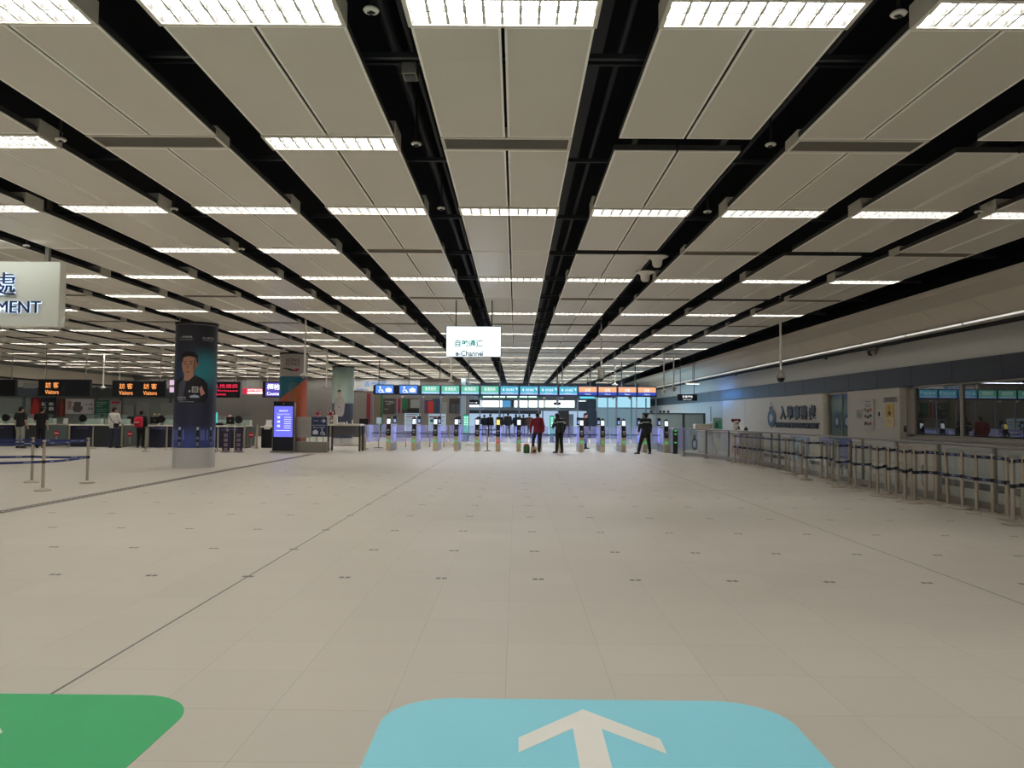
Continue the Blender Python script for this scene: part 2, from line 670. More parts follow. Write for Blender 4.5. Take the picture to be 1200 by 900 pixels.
# soffit, its edge, and the void wall behind
w = MB()
w.bb(8.48, 9.5, -9, 62, 4.07, 4.12, 0)
w.bb(8.45, 8.49, -9, 62, 4.05, 4.17, 0)
w.prism([(9.48, -9, 4.07), (10.07, -9, 3.68), (10.12, -9, 3.68), (9.52, -9, 4.12)], (0, 71, 0), 0)
for i in range(36):
    y = -8 + i * 2.0
    w.prism([(9.474, y, 4.066), (10.06, y, 3.68), (10.07, y, 3.68), (9.48, y, 4.07)], (0, 1.985, 0), 0)
w.bb(9.98, WT, -9, 62, 3.54, 3.62, 1)
w.bb(10.12, 10.2, -9, 62, 3.58, 4.9, 1)
struct('ceiling_soffit_right', w, [SOFFIT, SLOT])
w = MB()
w.bb(WALLX + 0.3, WALLX + 0.5, -9, 70, 0, 5)
struct('wall_right_outer', w, VOID)

# window in the right wall: frame, mullion, two panes; dark backing for the unlit office behind
w = MB()
for (a, b, z0, z1) in ((YW0, YW0 + 0.1, 1.09, 2.38), (YW1 - 0.3, YW1, 1.09, 2.38), (YW0, YW1, 1.09, 1.15), (YW0, YW1, 2.34, 2.38)):
    w.bb(WALLX - 0.03, WALLX + 0.16, a, b, z0, z1)
ym_ = yr(1127)
w.bb(WALLX - 0.01, WALLX + 0.06, ym_ - 0.055, ym_ + 0.055, 1.09, 2.38)
fr = struct('window_1', w, FRAMEGREY)
OFFGLASS = glass('office_glass', (120, 124, 122), 0.8, 0.012, 1.9)
for (a, b) in ((YW0 + 0.1, ym_ - 0.05), (ym_ + 0.05, YW1 - 0.3)):
    p = MB().bb(WALLX + 0.02, WALLX + 0.03, a, b, 1.15, 2.34)
    p.build('window_pane', OFFGLASS, fr)
p = MB()
p.bb(WALLX - 0.1, WALLX + 0.05, YW0 - 0.1, YW1 - 0.02, 1.03, 1.09)
p.build('window_sill', FRAMEGREY, fr)
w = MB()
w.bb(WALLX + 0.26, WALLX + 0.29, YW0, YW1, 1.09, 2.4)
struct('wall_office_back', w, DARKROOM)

# glazed door in its recess
dm = glass('teal_door_glass', (168, 196, 194), 0.55, 0.05, 1.5)
w = MB()
w.bb(WALLX - 0.02, WALLX + 0.14, YN1, YN1 + 0.08, 0, 2.38)
w.bb(WALLX - 0.02, WALLX + 0.14, YD1 - 0.08, YD1, 0, 2.38)
w.bb(WALLX - 0.02, WALLX + 0.14, YN1, YD1, 2.3, 2.38)
w.bb(WALLX + 0.02, WALLX + 0.1, (YN1 + YD1) / 2 - 0.04, (YN1 + YD1) / 2 + 0.04, 0, 2.3)
d1 = struct('door_1', w, FRAMEGREY)
ymid = (YN1 + YD1) / 2
MB().bb(WALLX + 0.05, WALLX + 0.065, YN1 + 0.08, ymid - 0.04, 0.05, 2.3).build('door_leaf', dm, d1)
MB().bb(WALLX + 0.05, WALLX + 0.065, ymid + 0.04, YD1 - 0.08, 0.05, 2.3).build('door_leaf', dm, d1)
h = MB()
for yy in (ymid - 0.12, ymid + 0.12):
    h.cyl((WALLX + 0.0, yy, 0.8), (WALLX + 0.0, yy, 1.3), 0.015)
    h.cyl((WALLX + 0.0, yy, 0.85), (WALLX + 0.06, yy, 0.85), 0.01)
    h.cyl((WALLX + 0.0, yy, 1.25), (WALLX + 0.06, yy, 1.25), 0.01)
h.build('door_handle', STEEL, d1)
em = MB()
for yy, s in ((ymid + 0.36, 0.24), (ymid - 0.36, 0.24)):
    em.bb(WALLX + 0.03, WALLX + 0.045, yy - 0.26, yy + 0.26, 1.15, 1.75, 0)
    c = Vector((WALLX + 0.025, yy, 1.45))
    em.prism([c + Vector((0, 0.2 * math.cos(t), 0.24 * math.sin(t))) for t in [i * PI / 12 for i in range(24)]], (0.004, 0, 0), 1)
    em.prism([c + Vector((-0.004, 0.1 * math.cos(t), 0.12 * math.sin(t))) for t in [i * PI / 12 for i in range(24)]], (0.004, 0, 0), 2)
em.build('door_emblem_print', [mat('teal_print', (62, 110, 122)), mat('navy_print', (38, 52, 90)), mat('pale_blue_print', (160, 190, 205))], d1)
MB().bb(WALLX + 0.26, WALLX + 0.29, YN1, YD1, 0, 2.4).build('door_recess_back', mat('recess_grey', (120, 124, 122)), d1)

# ---- left: bulkhead and wall, partition behind the counters
w = MB()
w.bb(LEFTX - 0.3, LEFTX, 20, 70, 0, 5.0, 0)
w.bb(LEFTX, LEFTX + 0.1, 20, 60, 3.36, 3.98, 1)
w.bb(LEFTX, LEFTX + 0.06, 20, 60, 3.26, 3.36, 2)
struct('wall_left', w, [mat('left_wall_grey', (150, 148, 142), rough=0.6), SOFFIT, SLOT])

# ---- back wall left of the gates, return, far facade
BACKGREY = mat('back_wall_grey', (120, 116, 112), rough=0.6, noise=0.04)
w = MB()
xr = at(541, 480, Y=BACKY).x
w.bb(LEFTX, xr, BACKY, BACKY + 0.25, 0, 5.0)
for i in range(9):
    x = LEFTX + i * 2.6
    w.bb(x + 0.01, x + 2.58, BACKY - 0.01, BACKY, 0.02, 3.6)
struct('wall_back', w, BACKGREY)
w = MB()
w.bb(xr - 0.2, xr, BACKY + 0.25, FARY, 0, 5)
w.bb(xr - 0.02, xr + 0.28, BACKY - 0.4, BACKY + 0.3, 0, 5.0)
struct('wall_return', w, mat('pale_blue_column', (150, 168, 182), rough=0.5))


def rect(mb, x0, x1, y0, y1, Y, th=0.02, mi=0):
    """a flat box standing at depth Y (front face), given by its extent in the photograph"""
    xm, ym = (x0 + x1) / 2, (y0 + y1) / 2
    a, b = at(x0, ym, Y=Y).x, at(x1, ym, Y=Y).x
    zt, zb = at(xm, y0, Y=Y).z, at(xm, y1, Y=Y).z
    return mb.bb(a, b, Y, Y + th, max(zb, 0.0), zt, mi)


def extent(x0, x1, y0, y1, Y):
    xm, ym = (x0 + x1) / 2, (y0 + y1) / 2
    return at(x0, ym, Y=Y).x, at(x1, ym, Y=Y).x, max(0.0, at(xm, y1, Y=Y).z), at(xm, y0, Y=Y).z


# ---- far facade beyond the gates
FACADE = mat('facade_grey_blue', (120, 134, 150), rough=0.5, noise=0.03)
DARKBAND = mat('facade_dark_band', (40, 48, 60), rough=0.5)
w = MB()
xl, xr2 = xr, WALLX
w.bb(xl, xr2, FARY, FARY + 0.3, at(610, 469, Y=FARY).z, 5.0, 0)
w.bb(xl, xr2, FARY - 0.05, FARY + 0.3, at(610, 481, Y=FARY).z, at(610, 477.3, Y=FARY).z, 0)
w.bb(xl, at(634, 480, Y=FARY).x, FARY - 0.1, FARY + 0.3, at(610, 485, Y=FARY).z, at(610, 481.3, Y=FARY).z, 1)
w.bb(xl, xr2, FARY - 0.05, FARY + 0.3, 0, 0.14, 1)
w.bb(xl, xr2, FARY + 0.5, FARY + 0.6, 0, 5.0, 1)
struct('wall_far', w, [FACADE, DARKBAND])
LITBAND = lamp_mat('daylit_clerestory', (0.88, 1.0, 0.98), 1.7)
LITLOW = lamp_mat('lit_room_glass', (0.50, 0.68, 0.92), 0.62)
w = MB()
for px in (541.5, 564.8, 599, 602, 607, 619, 630.5, 638, 674, 677.5, 687):
    x = at(px, 473, Y=FARY).x
    w.bb(x - 0.05, x + 0.05, FARY - 0.04, FARY + 0.1, at(610, 477.5, Y=FARY).z, at(610, 469, Y=FARY).z)
win2 = struct('window_2', w, FACADE)
p = MB()
for a, b in ((564.8, 584.5), (586, 588.5), (602, 607), (607, 619), (619, 630.5), (630.5, 638), (638, 674), (677.5, 687)):
    rect(p, a, b, 469.3, 477.3, FARY + 0.05, 0.02)
p.build('window_pane', LITBAND, win2)
p = MB()
rect(p, 589, 598.5, 469.3, 477.3, FARY + 0.05, 0.02)
p.build('blue_screen', screen('blue_far_screen', (70, 140, 190), 0.9), win2)
w = MB()
for px in (548, 590, 636, 664, 688):
    x = at(px, 490, Y=FARY).x
    w.bb(x - 0.05, x + 0.05, FARY - 0.04, FARY + 0.1, 0.1, at(610, 481, Y=FARY).z)
win3 = struct('window_3', w, FACADE)
p = MB()
rect(p, 541, 690, 481.3, 515, FARY + 0.05, 0.02)
p.build('window_pane', LITLOW, win3)
# right of the dark column: glazed hall front with louvred lower part
w = MB()
x0, x1, z0, z1 = extent(688, 698, 466, 512, 56.5)
w.bb(x0, x1, 56.5, 57.1, 0, 5.0)
x0, x1, z0, z1 = extent(677, 690, 470, 481, 56)
w.bb(x0, x1, 57, 57.2, z0, z1)
struct('wall_far_column', w, mat('column_dark_blue', (42, 56, 72), rough=0.5))
w = MB()
for px in (700, 712, 722, 740, 757):
    x = at(px, 490, Y=54).x
    w.bb(x - 0.04, x + 0.04, 54, 54.1, 0, at(720, 466, Y=54).z)
rect(w, 699, 758, 477.5, 479, 53.98, 0.1)
win4 = struct('window_4', w, mat('mullion_grey_blue', (92, 112, 128), rough=0.5))
p = MB()
rect(p, 699, 722, 466, 477.5, 54.06, 0.02)
rect(p, 722, 762, 464, 477.5, 54.06, 0.02)
p.build('window_pane', lamp_mat('cyan_lit_glass', (0.42, 0.78, 0.95), 0.75), win4)
p = MB()
rect(p, 699, 762, 479, 515, 54.06, 0.02)
p.build('window_lower_pane', lamp_mat('dim_lit_glass', (0.27, 0.42, 0.50), 0.45), win4)
w = MB()
x0, x1, z0, z1 = extent(656, 669, 481, 510, 55)
w.bb(x0, x1, 57, 58.2, 0, z1, 0)
w.bb(x1, x1 + 0.35, 57.2, 58.2, 0, z1 - 0.25, 1)
struct('wall_far_booth', w, [mat('dark_booth', (40, 38, 42), rough=0.6), mat('booth_side', (120, 128, 140), rough=0.6)])

# ---- ceiling light fixtures
DIFF = lamp_mat('fluorescent_diffuser', LAMP_COL, LAMP)
HOUSE = mat('fixture_enamel', (214, 208, 196), rough=0.45, noise=0.02)
LOUV = mat('louvre_blade', (92, 91, 88), rough=0.35, noise=0.0)


def fixture_meshes():
    a, b = STRIPW / 2 + 0.012, FXL / 2
    t = 0.03
    mb = MB()
    for (x0, x1, y0, y1) in ((-a, -a + t, -b, b), (a - t, a, -b, b), (-a + t, a - t, -b, -b + t), (-a + t, a - t, b - t, b)):
        mb.bb(x0, x1, y0, y1, -0.012, 0.15)
    mb.bb(-a + t, a - t, -b + t, b - t, 0.13, 0.15)
    hs = mb.mesh('housing', HOUSE)
    df = MB().bb(-a + t, a - t, -b + t, b - t, 0.045, 0.06).mesh('diffuser', DIFF)
    mb = MB()
    mb.bb(-a + t, a - t, -0.004, 0.004, 0.0, 0.04)
    mb.bb(-a + t, a - t, -0.007, 0.007, -0.001, 0.001, 1)
    for (x0, x1, y0, y1) in ((-a + t, -a + t + 0.002, -b + t, b - t), (a - t - 0.002, a - t, -b + t, b - t), (-a + t, a - t, -b + t, -b + t + 0.002), (-a + t, a - t, b - t - 0.002, b - t)):
        mb.bb(x0, x1, y0, y1, 0.0, 0.045)  # added dark lining, cuts the glow on the inner sides
    n = 10
    for i in range(1, n):
        x = -a + t + (2 * a - 2 * t) * i / n
        mb.bb(x - 0.003, x + 0.003, -b + t, b - t, 0.0, 0.04)
        mb.bb(x - 0.009, x + 0.009, -b + t, b - t, -0.001, 0.001, 1)
    lv = mb.mesh('louvre', [LOUV, mat('louvre_edge', (232, 230, 224), rough=0.4, noise=0.0)])
    return hs, df, lv


FX = fixture_meshes()


def bay(k):
    if k == 0:
        return 'in the centre bay'
    if k == -1:
        return 'in the bay just left of centre'
    if k == 1:
        return 'in the bay just right of centre'
    return '%s bay %s of centre' % (ORD[abs(k) - 1], 'left' if k < 0 else 'right')


for (n, k, x, y, mid) in lights_at:
    r = n + 1
    if n < -1:
        lab = 'lit ceiling light overhead behind the view, ' + bay(k)
    elif mid:
        lab = 'lit ceiling light between the %s and %s rows, %s' % (ORD[n + 1], ORD[n + 2], bay(k))
    else:
        lab = 'lit louvred ceiling light, %s row from the front, %s' % (ORD[n + 1], bay(k))
    t = thing('ceiling_light', lab, 'ceiling light', (x, y, HC), 0, 'fluorescent lights between the ceiling panels')
    put('housing', FX[0], t)
    put('diffuser', FX[1], t)
    put('louvre', FX[2], t)

GRILLE = mat('vent_grille', (118, 112, 102), rough=0.5, noise=0.04)


def vent_meshes():
    a, b, t = STRIPW / 2, 0.165, 0.03
    mb = MB()
    for (x0, x1, y0, y1) in ((-a, -a + t, -b, b), (a - t, a, -b, b), (-a + t, a - t, -b, -b + t), (-a + t, a - t, b - t, b)):
        mb.bb(x0, x1, y0, y1, -0.004, 0.10)
    fr_ = mb.mesh('frame', HOUSE)
    mb = MB()
    for i in range(14):
        y = -b + t + (2 * b - 2 * t) * (i + 0.5) / 14
        mb.box((0, y, 0.012), (2 * a - 2 * t, 0.003, 0.024), 0, Matrix.Rotation(0.5, 3, 'X'))
    mb.bb(-a + t, a - t, -b + t, b - t, 0.03, 0.04)
    return fr_, mb.mesh('grille', GRILLE)


VM = vent_meshes()
for (n, k, x, y) in vents_at:
    if n < 0:
        lab = 'grey air grille overhead before the first light row, ' + bay(k)
    else:
        lab = 'air grille between the %s and %s light rows, %s' % (ORD[n + 1], ORD[n + 2], bay(k))
    t = thing('ceiling_vent', lab, 'air vent', (x, y, HC), 0, 'air grilles in the ceiling strips')
    put('frame', VM[0], t)
    put('grille', VM[1], t)

# ---- sprinklers and detectors in the dark strips
SPR = MB()
SPR.lathe([(0.0, -0.022), (0.045, -0.022), (0.052, -0.012), (0.042, 0.0), (0.012, 0.0)], n=20)
spr_disc = SPR.mesh('deflector_disc', WHITE)
s2 = MB()
s2.cyl((0, 0, -0.02), (0, 0, -0.04), 0.016, 0.012, n=12)
s2.box((0, 0, -0.03), (0.05, 0.012, 0.01))
spr_head = s2.mesh('sensor_head', DARKSTEEL)
s3 = MB()
s3.cyl((0, 0, 0.0), (0, 0, 0.84), 0.012, n=8)
spr_rod = s3.mesh('drop_rod', DARKSTEEL)
spr = [(435, 10, 'large white detector disc at the top of the view left of centre'),
       (488, 167, 'white detector disc in the dark strip left of the centre bay'),
       (71, 162, 'white detector disc in a dark strip at the far upper left'),
       (204, 244, 'small detector in the dark strip right of two long left lights'),
       (283, 291, 'small round detector in a dark strip above the column with the officer poster'),
       (31, 287, 'round detector in the dark strip just above the department sign'),
       (829, 247, 'small detector in the dark strip right of centre beside a lit light'),
       (517, 243, 'small detector in the dark strip near the second centre light'),
       (1053, 14, 'detector high in the dark strip at the upper right corner'),
       (903, 168, 'small detector beside the dark gap at the upper right'),
       (1147, 247, 'small detector in the last dark strip at the right')]
for px, py, lab in spr:
    p = at(px, py, Z=HC + 0.03)
    t = thing('smoke_detector', lab, 'detector', (p.x, p.y, HC + 0.03), 0, 'detectors in the dark ceiling strips')
    put('deflector_disc', spr_disc, t)
    put('sensor_head', spr_head, t)
    put('drop_rod', spr_rod, t)
p = at(481, 84, Z=HC + 0.22)
t = thing('strip_speaker', 'small grey box hanging in the dark strip left of the centre bay', 'speaker', (p.x, p.y, HC + 0.22))
MB().cbox((0, 0, 0), (0.12, 0.16, 0.1), 0.01).build('speaker_box', GREYP, t)
MB().bb(-0.045, 0.045, -0.06, 0.06, -0.056, -0.05).build('speaker_grille', DARKSTEEL, t)
MB().cyl((0, 0, 0.05), (0, 0, 0.64), 0.01, n=8).build('drop_rod', DARKSTEEL, t)

# funnel-shaped beacons in the right-centre strip
for px, py, lab in ((770, 301, 'nearer of two pale funnel shaped housings under the right centre strip'), (756, 319, 'farther of two pale funnel shaped housings under the right centre strip')):
    p = at(px, py, Z=HC - 0.02)
    t = thing('wireless_antenna', lab, 'antenna', (p.x, p.y, HC - 0.02), 0, 'funnel shaped antennas')
    MB().lathe([(0.0, -0.17), (0.05, -0.165), (0.075, -0.13), (0.085, -0.05), (0.13, -0.02), (0.18, 0.0), (0.0, 0.0)], n=20).build('funnel_cover', WHITE, t)
    MB().cyl((0, 0, 0), (0, 0, 0.87), 0.014, n=8).build('drop_rod', DARKSTEEL, t)


# ---- cameras on drop poles
def pole_camera(px, ptop, pbot, Y, lab, kind='dome', top=None):
    b = at(px, pbot, Y=Y)
    t = thing('pole_camera', lab, 'security camera', (b.x, Y, b.z), 0, 'security cameras on drop poles')
    ztop = (top or 4.95) - b.z
    m = MB()
    m.cyl((0, 0, 0.1), (0, 0, ztop), 0.028, n=10)
    m.build('drop_pole', WHITE, t)
    if kind == 'dome':
        MB().lathe([(0.03, 0.26), (0.06, 0.16), (0.11, 0.1), (0.11, 0.04), (0.0, 0.04)], n=18).build('camera_housing', GREYP, t)
        MB().lathe([(0.0, -0.07), (0.06, -0.055), (0.09, -0.01), (0.1, 0.04)], n=18).build('dome_window', BLACK, t)
    elif kind == 'box':
        MB().cbox((0, 0, 0.0), (0.2, 0.22, 0.34), 0.05, seg=3).build('camera_housing', GREYP, t)
        MB().lathe([(0.0, -0.26), (0.05, -0.24), (0.07, -0.17)], n=16).build('dome_window', BLACK, t)
    else:
        MB().lathe([(0.0, 0.0), (0.07, 0.0), (0.13, 0.03), (0.13, 0.06), (0.04, 0.09), (0.03, 0.12)], n=18).build('mount_plate', WHITE, t)
        MB().cyl((0, -0.02, 0.0), (0, -0.12, -0.03), 0.04, n=12).build('camera_barrel', GREYP, t)
    return t


pole_camera(915, 375, 445, 20.3, 'dome camera on a long pole at the right before the beige soffit')
pole_camera(704.5, 380, 438, 25, 'grey boxy camera on a pole above the orange gate signs', 'box')
pole_camera(778, 428, 458.5, 31.5, 'left of two pole cameras beside the last orange gate sign', 'plate')
pole_camera(789.5, 423, 457, 31.5, 'right of two pole cameras beside the last orange gate sign', 'plate')
pole_camera(382.5, 422, 455, 30.5, 'white pole camera hanging between the banner column and the pale green column', 'plate')
pole_camera(121, 430, 455, 33.5, 'white pole camera between the two orange lettered visitor signs', 'plate')
pole_camera(528.5, 424, 448, 31.5, 'pole camera hanging just below the white lit channel sign', 'plate')
pole_camera(720.5, 446, 452, 34, 'short pole camera above the second orange gate sign', 'plate')
pole_camera(357, 372, 441, 21, 'tall thin pole camera in front of the grey and teal banner column', 'plate')

# twin dome camera on the upper right wall
p = at(1026, 414, X=WALLX)
t = thing('twin_dome_camera', 'white twin dome camera fixed high on the grey right wall', 'security camera', (WALLX, p.y, p.z))
m = MB()
m.cbox((-0.06, 0, 0.12), (0.12, 0.5, 0.08), 0.02)
m.build('bracket', GREYP, t)
for yy in (-0.12, 0.12):
    MB().lathe([(0.0, -0.07), (0.06, -0.05), (0.085, 0.0), (0.085, 0.08)], c=(-0.09, yy, 0), n=16).build('dome_window', BLACK if yy > 0 else GREYP, t)
# small bullet camera in the slot and the square lamp
for px, py, lab in ((966, 422, 'small dark sensor in the slot under the right light strip, nearer'), (861, 440, 'small dark sensor in the slot under the right light strip, farther')):
    p = at(px, py, X=9.99)
    t = thing('slot_sensor', lab, 'sensor', (10.04, p.y, 3.54), 0, 'sensors under the right light strip')
    MB().lathe([(0.0, -0.09), (0.05, -0.075), (0.06, 0.0)], n=14).build('sensor_dome', DARKSTEEL, t)
    MB().cbox((0, 0, -0.004), (0.13, 0.13, 0.02), 0.005).build('mount_plate', GREYP, t)
# long light strip at the foot of the soffit
t = thing('light_trough', 'long thin pale light strip along the foot of the right soffit', 'strip light', (10.02, 0, 3.655), 0)
m = MB()
m.prism([(-0.02, -8, -0.07), (-0.10, -8, -0.02), (-0.10, -8, 0.03), (-0.02, -8, 0.06), (0.06, -8, 0.06), (0.06, -8, -0.07)], (0, 67.5, 0))
m.build('trough_body', mat('trough_white', (206, 202, 194), rough=0.35), t)
m = MB()
for i in range(27):
    m.bb(-0.106, -0.1, -7.9 + i * 2.5, -7.9 + i * 2.5 + 2.44, -0.012, 0.026)
m.build('lit_lens', lamp_mat('trough_lens', (1.0, 0.96, 0.9), 0.6), t)
p = at(801, 454, X=7.7)
t = thing('square_downlight', 'small white lit downlight hanging above the dark right sign', 'ceiling light', (p.x, 33.5, 3.0))
MB().cbox((0, 0, 0.03), (0.6, 0.3, 0.06), 0.02).build('housing', WHITE, t)
MB().bb(-0.27, 0.27, -0.13, 0.13, -0.004, 0.0).build('diffuser', lamp_mat('downlight', (1, 0.98, 0.92), 3.0), t)
MB().cyl((0, 0, 0.06), (0, 0, 1.95), 0.012, n=8).build('drop_rod', DARKSTEEL, t)

# ================================================================== COLUMNS
COLR = 0.56
COLS = [(-9.17, 21.9), (-9.36, 32.2), (-9.24, 40.9)]
PLASTER = mat('column_plaster_grey', (186, 184, 182), rough=0.5, noise=0.02)
for i, (x, y) in enumerate(COLS):
    m = MB()
    m.cyl((0, 0, 0), (0, 0, 4.95), COLR, n=64)
    c = struct('column', m, PLASTER, (x, y, 0))
    m = MB()
    m.lathe([(COLR + 0.006, 4.03), (COLR + 0.022, 4.035), (COLR + 0.022, 4.16), (COLR + 0.006, 4.165)], n=48)
    m.build('column_collar', mat('collar_black', (22, 22, 24), rough=0.6), c)


def wrap(mb, pts, x0, y0, R, mi=0):
    """polygon (arc length u, height z) laid round a column; u = 0 faces the photographer, u grows to the right"""
    bm = bmesh.new()
    vs = [bm.verts.new((u, z, 0)) for u, z in pts]
    try:
        bm.faces.new(vs)
    except ValueError:
        return
    us = [u for u, z in pts]
    st = 0.05
    u = math.ceil(min(us) / st) * st
    while u < max(us):
        bmesh.ops.bisect_plane(bm, geom=list(bm.verts) + list(bm.edges) + list(bm.faces), plane_co=(u, 0, 0), plane_no=(1, 0, 0))
        u += st
    bmesh.ops.triangulate(bm, faces=list(bm.faces))
    a0 = math.atan2(-y0, -x0)
    bm.verts.index_update()
    out = []
    for v in bm.verts:
        a = a0 + v.co.x / R
        out.append((R * math.cos(a), R * math.sin(a), v.co.y))
    mb.raw(out, [[v.index for v in f.verts] for f in bm.faces], mi)
    bm.free()


def wrap_write(mb, body, u, z, w, h, x0, y0, R, mi=0, bold=0.0, vertical=False):
    a0 = math.atan2(-y0, -x0)

    def fr_(p):
        if vertical:
            p = Vector((u - (p.y), z + (p.x), 0))
        else:
            p = Vector((u + p.x, z + p.y, 0))
        a = a0 + p.x / R
        return Vector((R * math.cos(a), R * math.sin(a), p.y))
    write(mb, body, 0, 0, w, h, mi, bold, 0, 0, fr_)


def ell(u, z, ru, rz, a0=0, a1=360, n=20):
    return [(u + ru * math.cos(math.radians(a0 + (a1 - a0) * i / n)), z + rz * math.sin(math.radians(a0 + (a1 - a0) * i / n))) for i in range(n + (0 if a1 - a0 >= 360 else 1))]


def band(mb, z0, z1, x0, y0, R, mi=0, ua=-1.0, ub=1.0):
    """strip of sheet round the column (all the way when ua, ub are left alone)"""
    n = 64
    a0 = math.atan2(-y0, -x0)
    full = ua == -1.0 and ub == 1.0
    if full:
        ang = [2 * PI * i / n for i in range(n + 1)]
    else:
        ang = [a0 + (ua + (ub - ua) * i / n) / R for i in range(n + 1)]
    vs = [(R * math.cos(a), R * math.sin(a), z) for a in ang for z in (z0, z1)]
    mb.raw(vs, [(2 * i, 2 * i + 2, 2 * i + 3, 2 * i + 1) for i in range(n)], mi, True)


def poster_material(name, stops, blob=None, noise=0.08):
    """printed sheet: tone bands by height, with an optional soft coloured patch printed on it"""
    m = bpy.data.materials.new(name)
    m.use_nodes = True
    nt = m.node_tree
    b = nt.nodes['Principled BSDF']
    tc = nt.nodes.new('ShaderNodeTexCoord')
    sx = nt.nodes.new('ShaderNodeSeparateXYZ')
    nt.links.new(tc.outputs['Object'], sx.inputs[0])
    mr = nt.nodes.new('ShaderNodeMapRange')
    mr.inputs['From Min'].default_value = 0
    mr.inputs['From Max'].default_value = 4.1
    nt.links.new(sx.outputs[2], mr.inputs['Value'])
    cr = nt.nodes.new('ShaderNodeValToRGB')
    e = cr.color_ramp.elements
    while len(e) < len(stops):
        e.new(0.5)
    for i, (z, c) in enumerate(stops):
        e[i].position = z / 4.1
        e[i].color = rgb(*c)
    nt.links.new(mr.outputs[0], cr.inputs[0])
    col = cr.outputs[0]
    if blob:
        (bx, by, bz, rad, c) = blob
        vm = nt.nodes.new('ShaderNodeVectorMath')
        vm.operation = 'DISTANCE'
        vm.inputs[1].default_value = (bx, by, bz)
        nt.links.new(tc.outputs['Object'], vm.inputs[0])
        m2 = nt.nodes.new('ShaderNodeMapRange')
        m2.interpolation_type = 'SMOOTHSTEP'
        m2.inputs['From Min'].default_value = 0.1
        m2.inputs['From Max'].default_value = rad
        m2.inputs['To Min'].default_value = 1
        m2.inputs['To Max'].default_value = 0
        nt.links.new(vm.outputs['Value'], m2.inputs['Value'])
        mx = nt.nodes.new('ShaderNodeMix')
        mx.data_type = 'RGBA'
        nt.links.new(m2.outputs[0], mx.inputs['Factor'])
        nt.links.new(col, mx.inputs['A'])
        mx.inputs['B'].default_value = rgb(*c)
        col = mx.outputs['Result']
    nt.links.new(col, b.inputs['Base Color'])
    b.inputs['Roughness'].default_value = 0.42
    return m


def colz(i):
    x, y = COLS[i]
    Yf = y - COLR * 0.9
    pxc = 600 + 0
    pxv = 605 + x / y * 900
    return lambda py: at(pxv, py, Y=Yf).z


# -- first column: navy poster with a uniformed man
x, y = COLS[0]
Z = colz(0)
S1 = 900.0 / (y - 0.5)                     # photo pixels per metre


def U(px):
    s = (px - 229.0) / S1 / COLR
    return COLR * math.asin(max(-0.99, min(0.99, s)))


t = thing('column_poster', 'dark navy wrap on the nearest column showing a man in a black uniform', 'poster', (x, y, 0))
a0 = math.atan2(-y, -x)
blobp = (COLR * math.cos(a0 + 0.45), COLR * math.sin(a0 + 0.45), Z(432))
sheet = MB()
band(sheet, Z(525), 4.02, x, y, COLR + 0.004)
sheet.build('printed_sheet', poster_material('navy_poster', [(0.0, (48, 62, 116)), (Z(512), (52, 68, 134)), (Z(498), (36, 38, 66)), (Z(472), (36, 38, 58)), (Z(440), (34, 56, 88)), (Z(404), (38, 40, 60)), (4.1, (38, 38, 46))], (*blobp, 0.72, (44, 134, 150))), t)
R = COLR + 0.007
m = MB()
hz = Z(428)
# uniform: shoulders and torso
m2 = MB()
wrap(m2, [(U(205.5), Z(470)), (U(205.5), Z(451)), (U(210), Z(444.5)), (U(217), Z(441)), (U(229), Z(440)), (U(237), Z(444)), (U(242), Z(449)), (U(243), Z(462)), (U(240), Z(471)), (U(222), Z(473))], x, y, R, 0)
wrap(m2, [(U(210), Z(470)), (U(211), Z(450)), (U(216), Z(443)), (U(219), Z(446)), (U(215), Z(470))], x, y, R + 0.002, 1)
m2.build('printed_uniform', [mat('poster_black_uniform', (20, 20, 26), rough=0.45, noise=0.1), mat('poster_grey_shirt', (74, 78, 92), rough=0.45)], t)
m2 = MB()
wrap(m2, [(U(216.2), Z(446)), (U(216.5), Z(434)), (U(226), Z(434)), (U(226.5), Z(441)), (U(221), Z(446.5))], x, y, R + 0.003, 0)
wrap(m2, [(U(214), Z(420)), (U(213.6), Z(427)), (U(214.6), Z(435)), (U(217.5), Z(440.5)), (U(221), Z(441.5)), (U(226), Z(438)), (U(229.5), Z(431)), (U(230.3), Z(424)), (U(229), Z(418.5)), (U(222), Z(416.5))], x, y, R + 0.004, 0)
wrap(m2, ell(U(230.8), Z(426.5), 0.025, 0.06), x, y, R + 0.004, 1)
wrap(m2, [(U(227), Z(419)), (U(229.6), Z(420)), (U(229.2), Z(432)), (U(226.2), Z(438)), (U(225.5), Z(430))], x, y, R + 0.0055, 1)
for e in (216.9, 223.4):
    wrap(m2, ell(U(e), Z(426.6), 0.04, 0.012, n=12), x, y, R + 0.006, 2)
    wrap(m2, [(U(e - 1.9), Z(424.3)), (U(e + 1.9), Z(424)), (U(e + 1.9), Z(423.4)), (U(e - 1.9), Z(423.6))], x, y, R + 0.006, 2)
wrap(m2, [(U(219.5), Z(427)), (U(220.3), Z(427)), (U(221), Z(432)), (U(218.7), Z(432))], x, y, R + 0.006, 1)
wrap(m2, [(U(217.7), Z(435.6)), (U(222.4), Z(435.2)), (U(222.2), Z(436.6)), (U(219), Z(437))], x, y, R + 0.006, 3)
m2.build('printed_face', [mat('poster_skin', (182, 134, 112), rough=0.45), mat('poster_skin_deep', (142, 98, 80), rough=0.45), INK, mat('poster_lips', (150, 84, 76), rough=0.45)], t)
m2 = MB()
